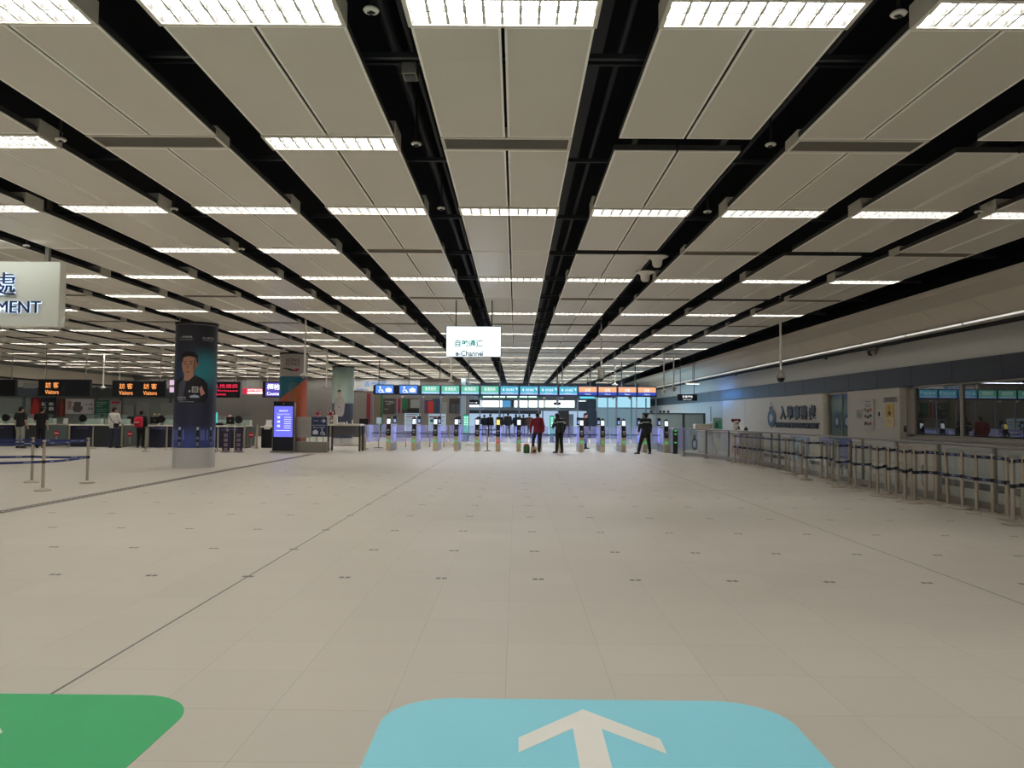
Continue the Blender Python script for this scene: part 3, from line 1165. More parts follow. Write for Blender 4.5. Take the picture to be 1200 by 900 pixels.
wrap(m2, [(U(213.4), Z(424)), (U(213.2), Z(417)), (U(215.5), Z(413.3)), (U(221), Z(411.8)), (U(227), Z(412.6)), (U(230.5), Z(416.5)), (U(231), Z(425)), (U(229.7), Z(425)), (U(229), Z(419.4)), (U(222), Z(417.6)), (U(215), Z(418.6)), (U(214.4), Z(424))], x, y, R + 0.0075, 0)
m2.build('printed_hair', INK, t)
m2 = MB()
wrap(m2, [(U(225), Z(453)), (U(232), Z(453)), (U(232), Z(460)), (U(225), Z(460))], x, y, R + 0.004, 0)
wrap(m2, [(U(226), Z(454)), (U(231), Z(454)), (U(231), Z(459)), (U(226), Z(459))], x, y, R + 0.006, 1)
wrap(m2, [(U(233), Z(455)), (U(235.5), Z(452)), (U(239.5), Z(461)), (U(235), Z(464))], x, y, R + 0.004, 2)
wrap(m2, ell(U(222.5), Z(458.5), 0.03, 0.03), x, y, R + 0.004, 0)
wrap(m2, [(U(223), Z(464)), (U(228), Z(462.5)), (U(233), Z(464)), (U(233), Z(466)), (U(223), Z(466))], x, y, R + 0.005, 3)
m2.build('printed_badges', [mat('badge_grey', (176, 178, 176)), mat('badge_green', (104, 116, 112)), mat('badge_pink', (198, 138, 138)), mat('badge_pale_blue', (164, 180, 204))], t)
m2 = MB()
wrap_write(m2, '入境事務處', U(217), Z(395), 0.36, 0.06, x, y, R, bold=0.02)
wrap_write(m2, 'IMMIGRATION DEPARTMENT', U(217), Z(398), 0.42, 0.03, x, y, R)
wrap_write(m2, '出入境管制', U(242), Z(395.5), 0.34, 0.06, x, y, R, bold=0.02)
wrap_write(m2, 'AUTOMATED CLEARANCE', U(242), Z(398.3), 0.36, 0.03, x, y, R)
wrap_write(m2, '入境事務隊員', U(213), Z(466), 0.34, 0.05, x, y, R + 0.004)
wrap_write(m2, 'SMART CLEARANCE', U(214), Z(468.7), 0.28, 0.03, x, y, R + 0.004)
wrap_write(m2, 'Fast and convenient', U(219), Z(470.7), 0.42, 0.03, x, y, R + 0.004)
m2.build('printed_lettering', mat('poster_pale_type', (190, 194, 204), rough=0.5), t)
m2 = MB()
for px, w_ in ((213, 3.2), (232.5, 3.2), (247, 2.0)):
    wrap(m2, [(U(px - w_ / 2), Z(524)), (U(px - w_ / 2), Z(499)), (U(px + w_ / 2), Z(498)), (U(px + w_ / 2), Z(524.5))], x, y, R, 0)
    wrap(m2, [(U(px - w_ / 2 + 0.3), Z(504)), (U(px - w_ / 2 + 0.3), Z(500.4)), (U(px + w_ / 2 - 0.3), Z(500.2)), (U(px + w_ / 2 - 0.3), Z(504))], x, y, R + 0.003, 1)
    wrap(m2, [(U(px - w_ / 2 + 0.3), Z(515)), (U(px - w_ / 2 + 0.3), Z(512)), (U(px + w_ / 2 - 0.3), Z(512)), (U(px + w_ / 2 - 0.3), Z(515))], x, y, R + 0.003, 2)
    wrap(m2, [(U(px - w_ / 2 + 0.3), Z(523)), (U(px - w_ / 2 + 0.3), Z(518)), (U(px + w_ / 2 - 0.3), Z(518)), (U(px + w_ / 2 - 0.3), Z(523))], x, y, R + 0.003, 2)
for px in (207.5, 210, 217, 236.5, 239, 243, 251):
    wrap(m2, [(U(px - 0.9), Z(516)), (U(px - 0.9), Z(505)), (U(px), Z(502.5)), (U(px + 0.9), Z(505)), (U(px + 0.9), Z(516))], x, y, R + 0.001, 3)
m2.build('printed_gates', [mat('poster_gate_dark', (26, 28, 36)), mat('poster_gate_white', (170, 180, 196)), mat('poster_gate_grey', (112, 118, 132)), mat('poster_gate_violet', (96, 108, 172))], t)

# -- second column: banner
x, y = COLS[1]
Z = colz(1)
S1 = 900.0 / (y - 0.5)


def U(px):
    s = (px - 342.5) / S1 / COLR
    return COLR * math.asin(max(-0.99, min(0.99, s)))


t = thing('column_banner', 'grey, teal and orange festival banner wrapped round the middle column', 'banner', (x, y, 0))
m2 = MB()
band(m2, Z(441), 4.02, x, y, COLR + 0.004, 0)
band(m2, 0.25, Z(441), x, y, COLR + 0.004, 1)
m2.build('printed_sheet', [mat('banner_grey', (172, 166, 164), rough=0.5), mat('banner_orange', (186, 92, 58), rough=0.5)], t)
m2 = MB()
R = COLR + 0.008
wrap(m2, [(-0.86, Z(441)), (-0.86, Z(470)), (U(330), Z(466)), (U(342), Z(456)), (U(352), Z(447)), (U(356.5), Z(443.5)), (0.86, Z(441))], x, y, R, 0)
m2.build('printed_teal_field', mat('banner_teal', (34, 104, 128), rough=0.5), t)
m2 = MB()
wrap_write(m2, 'HONG', U(341), Z(422), 0.58, 0.14, x, y, R, bold=0.015)
wrap_write(m2, 'KONG', U(341), Z(426.5), 0.58, 0.14, x, y, R, bold=0.015)
m2.build('printed_lettering', mat('banner_dark_type', (104, 70, 84), rough=0.5), t)
m2 = MB()
wrap(m2, [(U(328.5), Z(432)), (U(333), Z(431)), (U(338), Z(432)), (U(344), Z(434)), (U(349), Z(431.5)), (U(346), Z(435.2)), (U(339), Z(434.5)), (U(333), Z(432.4))], x, y, R, 0)
wrap(m2, [(U(341), Z(435)), (U(345), Z(431.5)), (U(349.5), Z(432.5)), (U(347), Z(434.8))], x, y, R + 0.002, 1)
m2.build('printed_swoosh', [INK, mat('banner_red', (172, 48, 72), rough=0.5)], t)
m2 = MB()
wrap_write(m2, 'FRENCH', U(343.5), Z(463), 1.0, 0.2, x, y, R + 0.003, 0, 0.0, True)
m2.build('printed_vertical_word', mat('banner_olive_type', (120, 124, 84), rough=0.5), t)
m2 = MB()
wrap_write(m2, 'FESTIVAL', U(338.5), Z(466), 1.2, 0.13, x, y, R + 0.003, 0, 0.0, True)
m2.build('printed_side_word', mat('banner_grey_type', (108, 128, 120), rough=0.5), t)

# -- third column: pale green poster, man in a grey coat
x, y = COLS[2]
Z = colz(2)
S1 = 900.0 / (y - 0.5)


def U(px):
    s = (px - 401.5) / S1 / COLR
    return COLR * math.asin(max(-0.99, min(0.99, s)))


t = thing('column_poster', 'pale green wrap on the farthest column showing a man in a light coat', 'poster', (x, y, 0))
m2 = MB()
band(m2, 0.3, 4.02, x, y, COLR + 0.004)
m2.build('printed_sheet', poster_material('pale_green_poster', [(0.0, (60, 66, 86)), (Z(473.5), (66, 72, 92)), (Z(471.5), (176, 198, 190)), (Z(445), (182, 206, 196)), (Z(436), (136, 166, 160)), (4.1, (128, 156, 152))]), t)
R = COLR + 0.008
m2 = MB()
wrap(m2, [(U(391.5), Z(480)), (U(392), Z(471)), (U(394), Z(466.5)), (U(397), Z(464.5)), (U(400), Z(464.5)), (U(402.5), Z(467)), (U(404), Z(473)), (U(403), Z(484)), (U(401.5), Z(488)), (U(393), Z(488)), (U(393), Z(482))], x, y, R, 0)
m2.build('printed_coat', mat('poster_grey_coat', (178, 172, 168), rough=0.5), t)
m2 = MB()
wrap(m2, ell(U(397.3), Z(460.6), 0.085, 0.14), x, y, R + 0.002, 0)
wrap(m2, [(U(396.2), Z(466)), (U(396.2), Z(462)), (U(398.5), Z(462)), (U(398.5), Z(466))], x, y, R + 0.002, 0)
m2.build('printed_face', mat('poster_skin_light', (206, 168, 148), rough=0.5), t)
m2 = MB()
wrap(m2, ell(U(397.3), Z(459.6), 0.1, 0.13, 0, 180) + [(U(395.6), Z(459.6)), (U(397.3), Z(458.6))], x, y, R + 0.004, 0)
wrap(m2, ell(U(397.5), Z(477.3), 0.03, 0.03), x, y, R + 0.004, 0)
wrap(m2, ell(U(399.0), Z(481.5), 0.03, 0.02), x, y, R + 0.004, 0)
m2.build('printed_hair', INK, t)

# ================================================================== OVERHEAD SIGNS
# ---- lit channel sign
Y = 17.0
x0, x1, z0, z1 = extent(523, 587, 382.5, 418, Y)
xc, zc = (x0 + x1) / 2, (z0 + z1) / 2
W, H = x1 - x0, z1 - z0
t = thing('channel_sign', 'bright white lit hanging sign with faint green lettering in mid hall', 'lit sign', (xc, Y, zc))
m = MB()
m.cbox((0, 0.07, 0), (W + 0.012, 0.12, H + 0.012), 0.008)
m.build('sign_case', GREYP, t)
MB().bb(-W / 2 + 0.008, W / 2 - 0.008, 0.0, 0.012, -H / 2 + 0.008, H / 2 - 0.008).build('lit_face', lamp_mat('channel_sign_face', (0.82, 0.92, 1.0), 1.5), t)
m = MB()
write(m, '自助通道', -0.10, -0.04, 0.62, 0.16, bold=0.03)
m.build('lettering', lamp_mat('pale_green_letter', (0.03, 0.42, 0.30), 0.5), t, (0, -0.004, 0), FRONT)
m = MB()
write(m, 'e-Channel', -0.09, -0.265, 0.62, 0.12, bold=0.03)
m.build('lettering', lamp_mat('green_letter', (0.01, 0.08, 0.07), 0.4), t, (0, -0.004, 0), FRONT)
rods(t, (-0.4, 0.4), 0.07, H / 2, 4.95 - zc, 0.012, DARKSTEEL)

# ---- department sign at the left edge
Y = 12.0
x1 = at(69.5, 345, Y=Y).x
z1, z0 = at(40, 306.5, Y=Y).z, at(40, 382.5, Y=Y).z
W, H = 5.2, z1 - z0
xc, zc = x1 - W / 2, (z0 + z1) / 2
t = thing('department_sign', 'large pale grey hanging sign with dark blue haloed lettering at the left edge', 'hanging sign', (xc, Y, zc))
m = MB()
m.cbox((0, 0.09, 0), (W, 0.18, H), 0.01)
m.build('sign_panel', mat('sign_champagne_metal', (226, 228, 220), rough=0.42, noise=0.02), t)
zch, zen = at(10, 333, Y=Y).z - zc, at(20, 360, Y=Y).z - zc
s = Y / 900.0
xe = at(19.5, 333, Y=Y).x - xc
xt = at(49, 360, Y=Y).x - xc
cw = 0.36
for nm, off, mt_, zz, th in (('letter_halo', 0.022, lamp_mat('halo_glow', (0.55, 0.72, 1.0), 1.5), 0.012, 0.0), ('lettering', 0.0, mat('letter_navy', (30, 42, 92), rough=0.4), 0.04, 0.02)):
    m = MB()
    for i, ch in enumerate('入境事務處'):
        write(m, ch, xe - cw / 2 - (4 - i) * (cw + 0.16), zch, cw, cw, 0, off, 0, th)
    g = MB()
    write(m, 'IMMIGRATION DEPARTMENT', xt - 3.5 / 2, zen, 3.5, 0.19, 0, off, 0, th)
    m.build(nm, mt_, t, (0, -zz, 0), FRONT)
for px in (52.5, -140):
    xx = at(px, 290, Y=Y).x - xc
    MB().bb(xx - 0.03, xx + 0.03, 0.06, 0.12, H / 2, 4.95 - zc).build('hanging_post', mat('post_grey', (120, 116, 108), rough=0.5), t)

# ---- LED counter signs
LEDBLACK = mat('led_panel_black', (10, 12, 18), rough=0.35, noise=0.0)
AMBER = lamp_mat('led_amber', (1.0, 0.36, 0.10), 1.3)
RED = lamp_mat('led_red', (1.0, 0.04, 0.10), 1.0)


def led_sign(lab, px0, px1, py0, py1, Y, texts, m_, extra=None):
    x0, x1, z0, z1 = extent(px0, px1, py0, py1, Y)
    xc, zc = (x0 + x1) / 2, (z0 + z1) / 2
    W, H = x1 - x0, z1 - z0
    t = thing('led_counter_sign', lab, 'led sign', (xc, Y, zc), 0, 'led signs over the counters')
    MB().cbox((0, 0.08, 0), (W, 0.16, H), 0.012).build('sign_case', LEDBLACK, t)
    m = MB()
    for (body, cx, cy, w_, h_) in texts:
        write(m, body, cx * W, cy * H, w_ * W, h_ * H, 0, 0.0)
    if m.v:
        m.build('led_lettering', m_, t, (0, -0.004, 0), FRONT)
    rods(t, (-0.38 * W, 0.4 * W), 0.08, H / 2, 4.95 - zc, 0.022, mat('rod_pale', (176, 166, 150), rough=0.5))
    return t


VT = lambda c: [('訪 客', c, 0.15, 0.25, 0.34), ('Visitors', c, -0.26, 0.26, 0.24)]
led_sign('black counter sign with one lit orange word at its left half', 44.5, 105.5, 444.5, 464.2, 32.0, VT(-0.23), AMBER)
led_sign('black counter sign with two lit orange words side by side', 131.3, 193, 446, 465, 32.0, VT(-0.235) + VT(0.225), AMBER)
led_sign('unlit black counter sign cut by the left edge of the view', -42, 18, 444.5, 464, 32.0, [], AMBER)
led_sign('black counter sign with red lettering behind the nearest column', 222, 281, 447, 466, 32.0, [('香港永久性居民', 0.03, 0.22, 0.86, 0.24), ('Hong Kong Permanent', 0.03, -0.08, 0.86, 0.15), ('Residents', 0.03, -0.28, 0.40, 0.15)], RED)
t = led_sign('counter sign with a violet screen partly hidden by the banner column', 307.5, 350, 447, 466, 33.6, [], AMBER)
x0, x1, z0, z1 = extent(307.5, 350, 447, 466, 33.6)
W, H = x1 - x0, z1 - z0
MB().bb(-W / 2 + 0.14, W / 2 - 0.03, -0.006, 0.0, -H / 2 + 0.06, H / 2 - 0.06).build('violet_screen', screen('violet_screen', (96, 84, 190), 0.75), t)
m = MB()
write(m, '櫃枱關閉', -0.02, 0.12, W * 0.72, 0.26, bold=0.02)
write(m, 'Counter Closed', -0.02, -0.18, W * 0.72, 0.14, bold=0.01)
m.build('screen_lettering', lamp_mat('white_lettering', (0.96, 0.96, 1.0), 1.3), t, (0, -0.01, 0), FRONT)

# ---- gate signs and their gantry
GY = 35.4
zt, zb = at(604, 451.8, Y=GY).z, at(604, 464, Y=GY).z
gx = [440, 468, 494, 517.2, 540.3, 563.4, 586.4, 609.4, 632.3, 655.3, 678.2, 701.4, 724.5, 747.6]
kinds = ['blue'] * 2 + ['green'] * 4 + ['teal'] * 4 + ['orange'] * 4
SCR = {'blue': screen('sign_blue', (88, 142, 232), 0.85), 'green': screen('sign_green', (96, 190, 160), 0.85), 'teal': screen('sign_teal', (70, 178, 206), 0.85), 'orange': screen('sign_orange', (246, 176, 128), 0.9)}
FOOT = {'green': screen('sign_foot_pale', (150, 206, 236), 0.85), 'teal': screen('sign_foot_lilac', (160, 186, 240), 0.85), 'orange': screen('sign_foot_blue', (44, 76, 184), 0.85)}
TYPE = lamp_mat('sign_white_type', (0.93, 0.98, 1.0), 1.0)
gantry = thing('sign_gantry', 'dark navy gantry on slim posts carrying the row of gate signs', 'gantry', (0, GY, 0))
m = MB()
m.bb(at(437, 458, Y=GY).x, at(770, 458, Y=GY).x, 0.10, 0.22, zb + 0.02, zt - 0.02)
m.build('cross_beam', NAVYBOX, gantry)
SIGNX = [at(p + 10.6, 458, Y=GY).x for p in gx]
for xx in [SIGNX[0] - 0.55] + [(SIGNX[i] + SIGNX[i + 1]) / 2 for i in range(0, 13)] + [SIGNX[13] + 0.45]:
    MB().bb(xx - 0.022, xx + 0.022, 0.14, 0.19, 1.1, zb + 0.03).build('post', mat('gantry_post', (112, 122, 136), rough=0.4, metal=0.5), gantry)
for px in (443.5, 479, 515, 549, 586, 620, 659, 692, 729, 745):
    xx = at(px, 445, Y=GY).x
    MB().cyl((xx, 0.16, zt - 0.03), (xx, 0.16, 4.95), 0.022, n=8).build('hanging_rod', mat('rod_grey', (122, 122, 124), rough=0.5), gantry)
cnt = {}
for i, (px, kd) in enumerate(zip(gx, kinds)):
    cnt[kd] = cnt.get(kd, 0) + 1
    n_ = cnt[kd]
    W = 21.2 * GY / 900
    H = zt - zb
    z_c = (zt + zb) / 2
    pos = {'blue': ['left of the two blue wheelchair signs', 'right of the two blue wheelchair signs']}.get(kd)
    lab = ('lit gate sign, ' + pos[n_ - 1]) if pos else 'lit %s gate sign over the gates, %s %s sign from the left' % (kd, ORD[n_ - 1], kd)
    t = thing('gate_sign', lab, 'gate sign', (SIGNX[i], GY, z_c), 0, 'lit signs over the gates')
    MB().cbox((0, 0.06, 0), (W + 0.05, 0.12, H), 0.01).build('sign_case', NAVYBOX, t)
    MB().bb(-W / 2 + 0.01, W / 2 - 0.01, -0.006, 0.0, -H / 2 + 0.07, H / 2 - 0.04).build('lit_screen', SCR[kd], t)
    f_h = {'green': 0.09, 'teal': 0.07, 'orange': 0.14}.get(kd)
    if f_h:
        MB().bb(-W / 2 + 0.01, W / 2 - 0.01, -0.009, -0.006, -H / 2 + 0.07, -H / 2 + 0.07 + f_h).build('footer_band', FOOT[kd], t)
    m = MB()
    if kd == 'blue':
        # wheelchair user and suitcase pictograms
        cx = -0.17
        m.raw([(cx + 0.05 * math.cos(a) - 0.03, 0.115 + 0.035 * math.sin(a), 0) for a in [i_ * PI / 6 for i_ in range(12)]], [list(range(12))])
        ring = [(cx + r_ * math.cos(a), -0.05 + r_ * math.sin(a) * 0.9, 0) for r_ in (0.07, 0.1) for a in [PI * 0.8 + i_ * (1.45 * PI) / 14 for i_ in range(15)]]
        m.raw(ring, [(i_, i_ + 1, 16 + i_, 15 + i_) for i_ in range(14)])
        m.raw([(cx - 0.045, 0.08, 0), (cx - 0.01, 0.08, 0), (cx + 0.0, 0.0, 0), (cx + 0.09, 0.0, 0), (cx + 0.13, -0.11, 0), (cx + 0.17, -0.10, 0), (cx + 0.17, -0.13, 0), (cx + 0.10, -0.145, 0), (cx + 0.06, -0.035, 0), (cx - 0.03, -0.035, 0)], [list(range(10))])
        cx = 0.19
        for (a, b, c_, d_) in ((-0.14, 0.14, -0.11, 0.06),):
            m.raw([(cx + a + 0.02, c_, 0), (cx + b - 0.02, c_, 0), (cx + b, c_ + 0.02, 0), (cx + b, d_ - 0.02, 0), (cx + b - 0.02, d_, 0), (cx + a + 0.02, d_, 0), (cx + a, d_ - 0.02, 0), (cx + a, c_ + 0.02, 0)], [list(range(8))])
        m.raw([(cx - 0.05, 0.06, 0), (cx - 0.05, 0.1, 0), (cx + 0.05, 0.1, 0), (cx + 0.05, 0.06, 0), (cx + 0.03, 0.06, 0), (cx + 0.03, 0.08, 0), (cx - 0.03, 0.08, 0), (cx - 0.03, 0.06, 0)], [list(range(8))])
    elif kd == 'green':
        write(m, '香港居民', 0, 0.06, W * 0.62, 0.17)
        write(m, 'Hong Kong Residents', 0, -0.125, W * 0.7, 0.045)
    elif kd == 'teal':
        write(m, '自助通道', 0.03, 0.045, W * 0.44, 0.12)
        m.raw([(-0.33, 0.045, 0), (-0.24, 0.115, 0), (-0.24, -0.025, 0)], [(0, 2, 1)])
        m.raw([(0.27, 0.115, 0), (0.36, 0.115, 0), (0.36, 0.02, 0), (0.33, 0.02, 0), (0.33, 0.085, 0), (0.27, 0.085, 0)], [(5, 4, 3, 2, 1, 0)])
        write(m, 'e-Channel', 0, -0.10, W * 0.4, 0.05)
    else:
        write(m, '訪客', 0, 0.055, W * 0.3, 0.15)
        write(m, 'Visitors', 0, -0.125, W * 0.32, 0.06)
    m.build('lettering', TYPE, t, (0, -0.013, 0), FRONT)

# small dome cameras under the gantry
dc = MB().lathe([(0.0, -0.085), (0.05, -0.07), (0.075, -0.02), (0.08, 0.0)], n=14).mesh('dome_window', mat('dome_white', (226, 226, 226), rough=0.2))
dp = MB().lathe([(0.085, 0.0), (0.09, 0.02), (0.05, 0.05), (0.0, 0.05)], n=14).mesh('mount_plate', GREYP)
for i, px in enumerate([471, 495.5, 518, 537.5, 557.5, 638, 658.5, 699, 719, 739]):
    xx = at(px, 464, Y=GY).x
    t = thing('dome_camera', 'small white dome camera under the sign gantry, %s from the left' % ORD[i], 'security camera', (xx, GY + 0.15, zb - 0.03), 0, 'dome cameras under the sign gantry')
    put('dome_window', dc, t)
    put('mount_plate', dp, t)

# ---- dark hanging sign at the right
Y = 34.0
x0, x1, z0, z1 = extent(794, 817.2, 462, 469.6, Y)
xc, zc, W, H = (x0 + x1) / 2, (z0 + z1) / 2, x1 - x0, z1 - z0
t = thing('hanging_direction_sign', 'small dark navy hanging sign with white lettering right of the gate signs', 'hanging sign', (xc, Y, zc))
MB().cbox((0, 0.05, 0), (W, 0.1, H), 0.01).build('sign_case', mat('sign_dark_navy', (16, 20, 38), rough=0.4), t)
m = MB()
write(m, '職員專用', 0, 0.035, W * 0.5, 0.1, bold=0.02)
write(m, 'Staff Counter', 0, -0.085, W * 0.44, 0.05)
m.build('lettering', lamp_mat('sign_white_type2', (0.95, 0.97, 1.0), 0.9), t, (0, -0.005, 0), FRONT)
rods(t, (-0.35 * W, 0.35 * W), 0.05, H / 2, 4.95 - zc, 0.014, DARKSTEEL)

# ---- backlit board and posters on the back wall
Y = BACKY - 0.06
t = thing('customs_board', 'grey lit board with blue lettering high on the back wall behind the gate signs', 'wall sign', (0, Y, 0))
m = MB()
rect(m, 413, 492, 444, 458, Y, 0.03)
o = m.build('board_panel', mat('board_silver', (196, 198, 200), rough=0.35, metal=0.2), t, (0, -Y, 0))
m = MB()
a = at(429, 450, Y=Y)
write(m, '香港海關', at(440, 450, Y=Y).x, a.z, 1.5, 0.33, bold=0.02)
write(m, 'Customs', at(424.5, 455.5, Y=Y).x, at(424, 455.5, Y=Y).z, 0.72, 0.2)
m.build('board_lettering', lamp_mat('board_blue', (0.25, 0.45, 0.85), 0.55), t, (0, -0.01, 0), FRONT)
MB().bb(at(426, 450, Y=Y).x, at(437, 450, Y=Y).x, -0.006, -0.002, at(430, 458.5, Y=Y).z, at(430, 454.5, Y=Y).z).build('board_strip', mat('board_strip', (206, 204, 198)), t)


def poster(name, lab, cat, x0, x1, y0, y1, Y, cols, prints=(), group=None):
    """flat framed sheet at depth Y; prints: (px0, px1, py0, py1, colour index) printed areas"""
    a, b, z0, z1 = extent(x0, x1, y0, y1, Y)
    t = thing(name, lab, cat, ((a + b) / 2, Y, z0), 0, group)
    m = MB()
    m.bb(a - (a + b) / 2, b - (a + b) / 2, -0.02, 0.0, 0, z1 - z0, 0)
    m.build('sheet', cols[0], t)
    if prints:
        m = MB()
        for ip, (p0, p1, q0, q1, ci) in enumerate(prints):
            c, d, u0, u1 = extent(p0, p1, q0, q1, Y)
            m.bb(c - (a + b) / 2, d - (a + b) / 2, -0.023 - 0.0012 * ip, -0.02, u0 - z0, u1 - z0, ci - 1)
        m.build('print', cols[1:], t)
    return t


MAROON = mat('poster_maroon', (120, 42, 52), rough=0.5)
GREENP = mat('poster_green', (36, 96, 66), rough=0.5)
OLIVE = mat('poster_taupe', (112, 100, 84), rough=0.5)
PHOTO = mat('poster_photo_dark', (58, 54, 52), rough=0.5, noise=0.5, scale=9)
REDP = mat('poster_red', (176, 52, 44), rough=0.5)
SLATE = mat('poster_slate', (52, 64, 84), rough=0.5)
PALEP = mat('poster_pale_grey', (140, 140, 138), rough=0.5)
PINKP = mat('poster_pink', (196, 66, 96), rough=0.5)
Y = BACKY - 0.02
poster('wall_poster', 'narrow maroon wall panel left of the green one on the back wall', 'poster', 429.5, 434.5, 461, 496, Y, [MAROON])
poster('wall_poster', 'taupe wall panel with a green right edge on the back wall', 'poster', 436.5, 448.5, 461, 505, Y, [OLIVE, GREENP], [(445.5, 448.5, 461, 505, 1)])
poster('wall_poster', 'dark photo poster with pale strokes under the first blue gate sign', 'poster', 449, 463, 467, 485, Y, [PHOTO, PALEP], [(451, 461, 470, 470.8, 1), (452, 458, 473, 474, 1), (450.5, 455, 479, 480, 1), (456, 462, 471.5, 472.5, 1)])
poster('wall_poster', 'maroon poster with a pale stripe right of the dark photo poster', 'poster', 463.3, 469.5, 467, 484, Y, [MAROON, PALEP], [(464.8, 466, 467, 484, 1)])
poster('wall_poster', 'green and grey poster with a dark car shape under the second blue sign', 'poster', 471, 493, 467, 484.5, Y, [PHOTO, GREENP, PALEP, INK], [(471, 478, 467.5, 480, 1), (481, 492, 468, 478, 2), (477, 492, 479, 483.5, 3)])
poster('wall_poster', 'poster with a bright red block and slate side behind the gates', 'poster', 497.5, 516, 467, 484.5, Y, [SLATE, REDP, PALEP, mat('poster_purple', (96, 52, 84))], [(502, 508, 470, 484, 1), (498, 507, 467.6, 468.6, 2), (498, 502, 470, 484, 3)])
poster('wall_poster', 'plain grey narrow poster between the red and the dark posters', 'poster', 517.8, 524, 471.5, 484.5, Y, [PALEP])
poster('wall_poster', 'dark poster with a grey arched dome shape at the wall end', 'poster', 526.5, 540.3, 467, 484.5, Y, [PHOTO, mat('poster_arch', (84, 90, 96)), INK], [(529, 539, 474, 484, 1), (530.5, 531.3, 476, 484, 2), (533, 533.8, 475, 484, 2), (535.5, 536.3, 475, 484, 2)])

# information boards just past the gates
BOARDPALE = mat('board_pale_blue', (196, 216, 228), rough=0.4, emit=0.22, ecol=(200, 224, 240))


def info_board(lab, x0, x1, y0, y1, Y, lines):
    a, b, z0, z1 = extent(x0, x1, y0, y1, Y)
    t = thing('information_board', lab, 'notice board', ((a + b) / 2, Y, 0), 0, 'pale boards behind the gates')
    W = b - a
    MB().cbox((0, 0, (z0 + z1) / 2), (W, 0.05, z1 - z0), 0.01).build('board_panel', BOARDPALE, t)
    m = MB()
    for (u0, u1, v0, v1, ci) in lines:
        m.bb(-W / 2 + u0 * W, -W / 2 + u1 * W, -0.03, -0.026, z1 - v1 * (z1 - z0), z1 - v0 * (z1 - z0), ci)
    m.build('board_print', [mat('board_grey_type', (116, 128, 140)), mat('board_red_type', (150, 60, 70)), mat('board_teal_type', (70, 150, 130))], t)
    for s in (-0.4, 0.4):
        m = MB()
        m.bb(s * W - 0.02, s * W + 0.02, -0.01, 0.03, 0.02, z0 + 0.02)
        m.bb(s * W - 0.03, s * W + 0.03, -0.2, 0.2, 0, 0.03)
        m.build('stand', STEEL, t)


info_board('pale blue standing board behind the second passport gate', 474, 492.5, 484.3, 505, 37.5, [(0.1, 0.85, 0.05, 0.10, 0), (0.1, 0.7, 0.17, 0.22, 1), (0.1, 0.9, 0.3, 0.32, 0), (0.1, 0.8, 0.38, 0.40, 0), (0.1, 0.85, 0.46, 0.48, 0), (0.1, 0.7, 0.6, 0.62, 0), (0.1, 0.8, 0.7, 0.72, 0)])
info_board('white standing board with red heading behind the third passport gate', 502, 522.5, 484.8, 505, 37.5, [(0.05, 0.5, 0.16, 0.23, 1), (0.55, 0.95, 0.18, 0.22, 0), (0.1, 0.4, 0.32, 0.5, 2), (0.5, 0.9, 0.34, 0.36, 0), (0.5, 0.9, 0.42, 0.44, 0), (0.1, 0.8, 0.6, 0.63, 0), (0.1, 0.7, 0.7, 0.72, 0)])

# green lit totems far behind the gates
for x0, x1, y0, y1, lab, nn in ((543, 549.3, 486, 508, 'green lit totem sign far behind the gates beside the pale column', 2), (644.3, 649.3, 487, 511, 'green lit totem sign far behind the gates left of the dark booth', 1)):
    Y = 47.0
    a, b, z0, z1 = extent(x0, x1, y0, y1, Y)
    t = thing('lit_totem', lab, 'lit sign', ((a + b) / 2, Y, 0), 0, 'green lit totems')
    W = b - a
    MB().cbox((0, 0.06, z1 / 2 + 0.02), (W, 0.12, z1 - 0.04), 0.01).build('totem_case', mat('totem_green', (40, 120, 90), rough=0.4), t)
    MB().bb(-W / 2 + 0.02, W / 2 - 0.02, -0.006, 0, z0 + 0.05, z1 - 0.04).build('lit_face', screen('totem_glow', (40, 190, 150), 0.9), t)
    m = MB()
    for j in range(nn):
        for i, ch in enumerate('出口電梯'):
            write(m, ch, (j - (nn - 1) / 2) * 0.15, z1 - 0.16 - i * 0.15, 0.1, 0.1, bold=0.02)
    m.build('lettering', lamp_mat('totem_type', (0.85, 1.0, 0.95), 1.1), t, (0, -0.01, 0), FRONT)
    MB().cbox((0, 0.06, 0.02), (W + 0.1, 0.3, 0.04), 0.01).build('base_plate', DARKSTEEL, t)

# far hall: green lit fascia and dark sign with arrow
Y = FARY - 0.4
t = thing('green_fascia_sign', 'long thin green and white lit sign far beyond the gates under the signs', 'lit sign', (0, Y, 0))
m = MB()
rect(m, 563, 631, 463.4, 466.6, Y, 0.1)
o = m.build('sign_case', mat('fascia_green', (24, 128, 96), rough=0.4, emit=0.3), t, (0, -Y, 0))
m = MB()
for a, b in ((566, 577), (578, 592), (594, 606), (609, 618), (619.5, 629)):
    rect(m, a, b, 464.2, 465.9, Y - 0.01, 0.01)
m.build('lit_panel', lamp_mat('fascia_white', (0.75, 1.0, 0.9), 1.2), t, (0, -Y, 0))
rods(t, [at(px, 465, Y=Y).x for px in (570, 600, 625)], 0.05, at(600, 463.6, Y=Y).z, 4.95, 0.02, DARKSTEEL)
t = thing('arrow_sign', 'black sign with white lettering and arrow over a white strip beyond the gates', 'wall sign', (0, Y, 0))
m = MB()
rect(m, 546.5, 562, 470, 474.3, Y, 0.1)
m.build('sign_case', mat('arrow_sign_navy', (16, 26, 52), rough=0.4), t, (0, -Y, 0))
m = MB()
rect(m, 546.5, 564.3, 474.4, 477, Y, 0.1)
rect(m, 562, 564.3, 469, 474.4, Y, 0.1)
m.build('lit_strip', lamp_mat('arrow_strip', (0.9, 1.0, 1.0), 1.3), t, (0, -Y, 0))
m = MB()
c = at(552.5, 472, Y=Y)
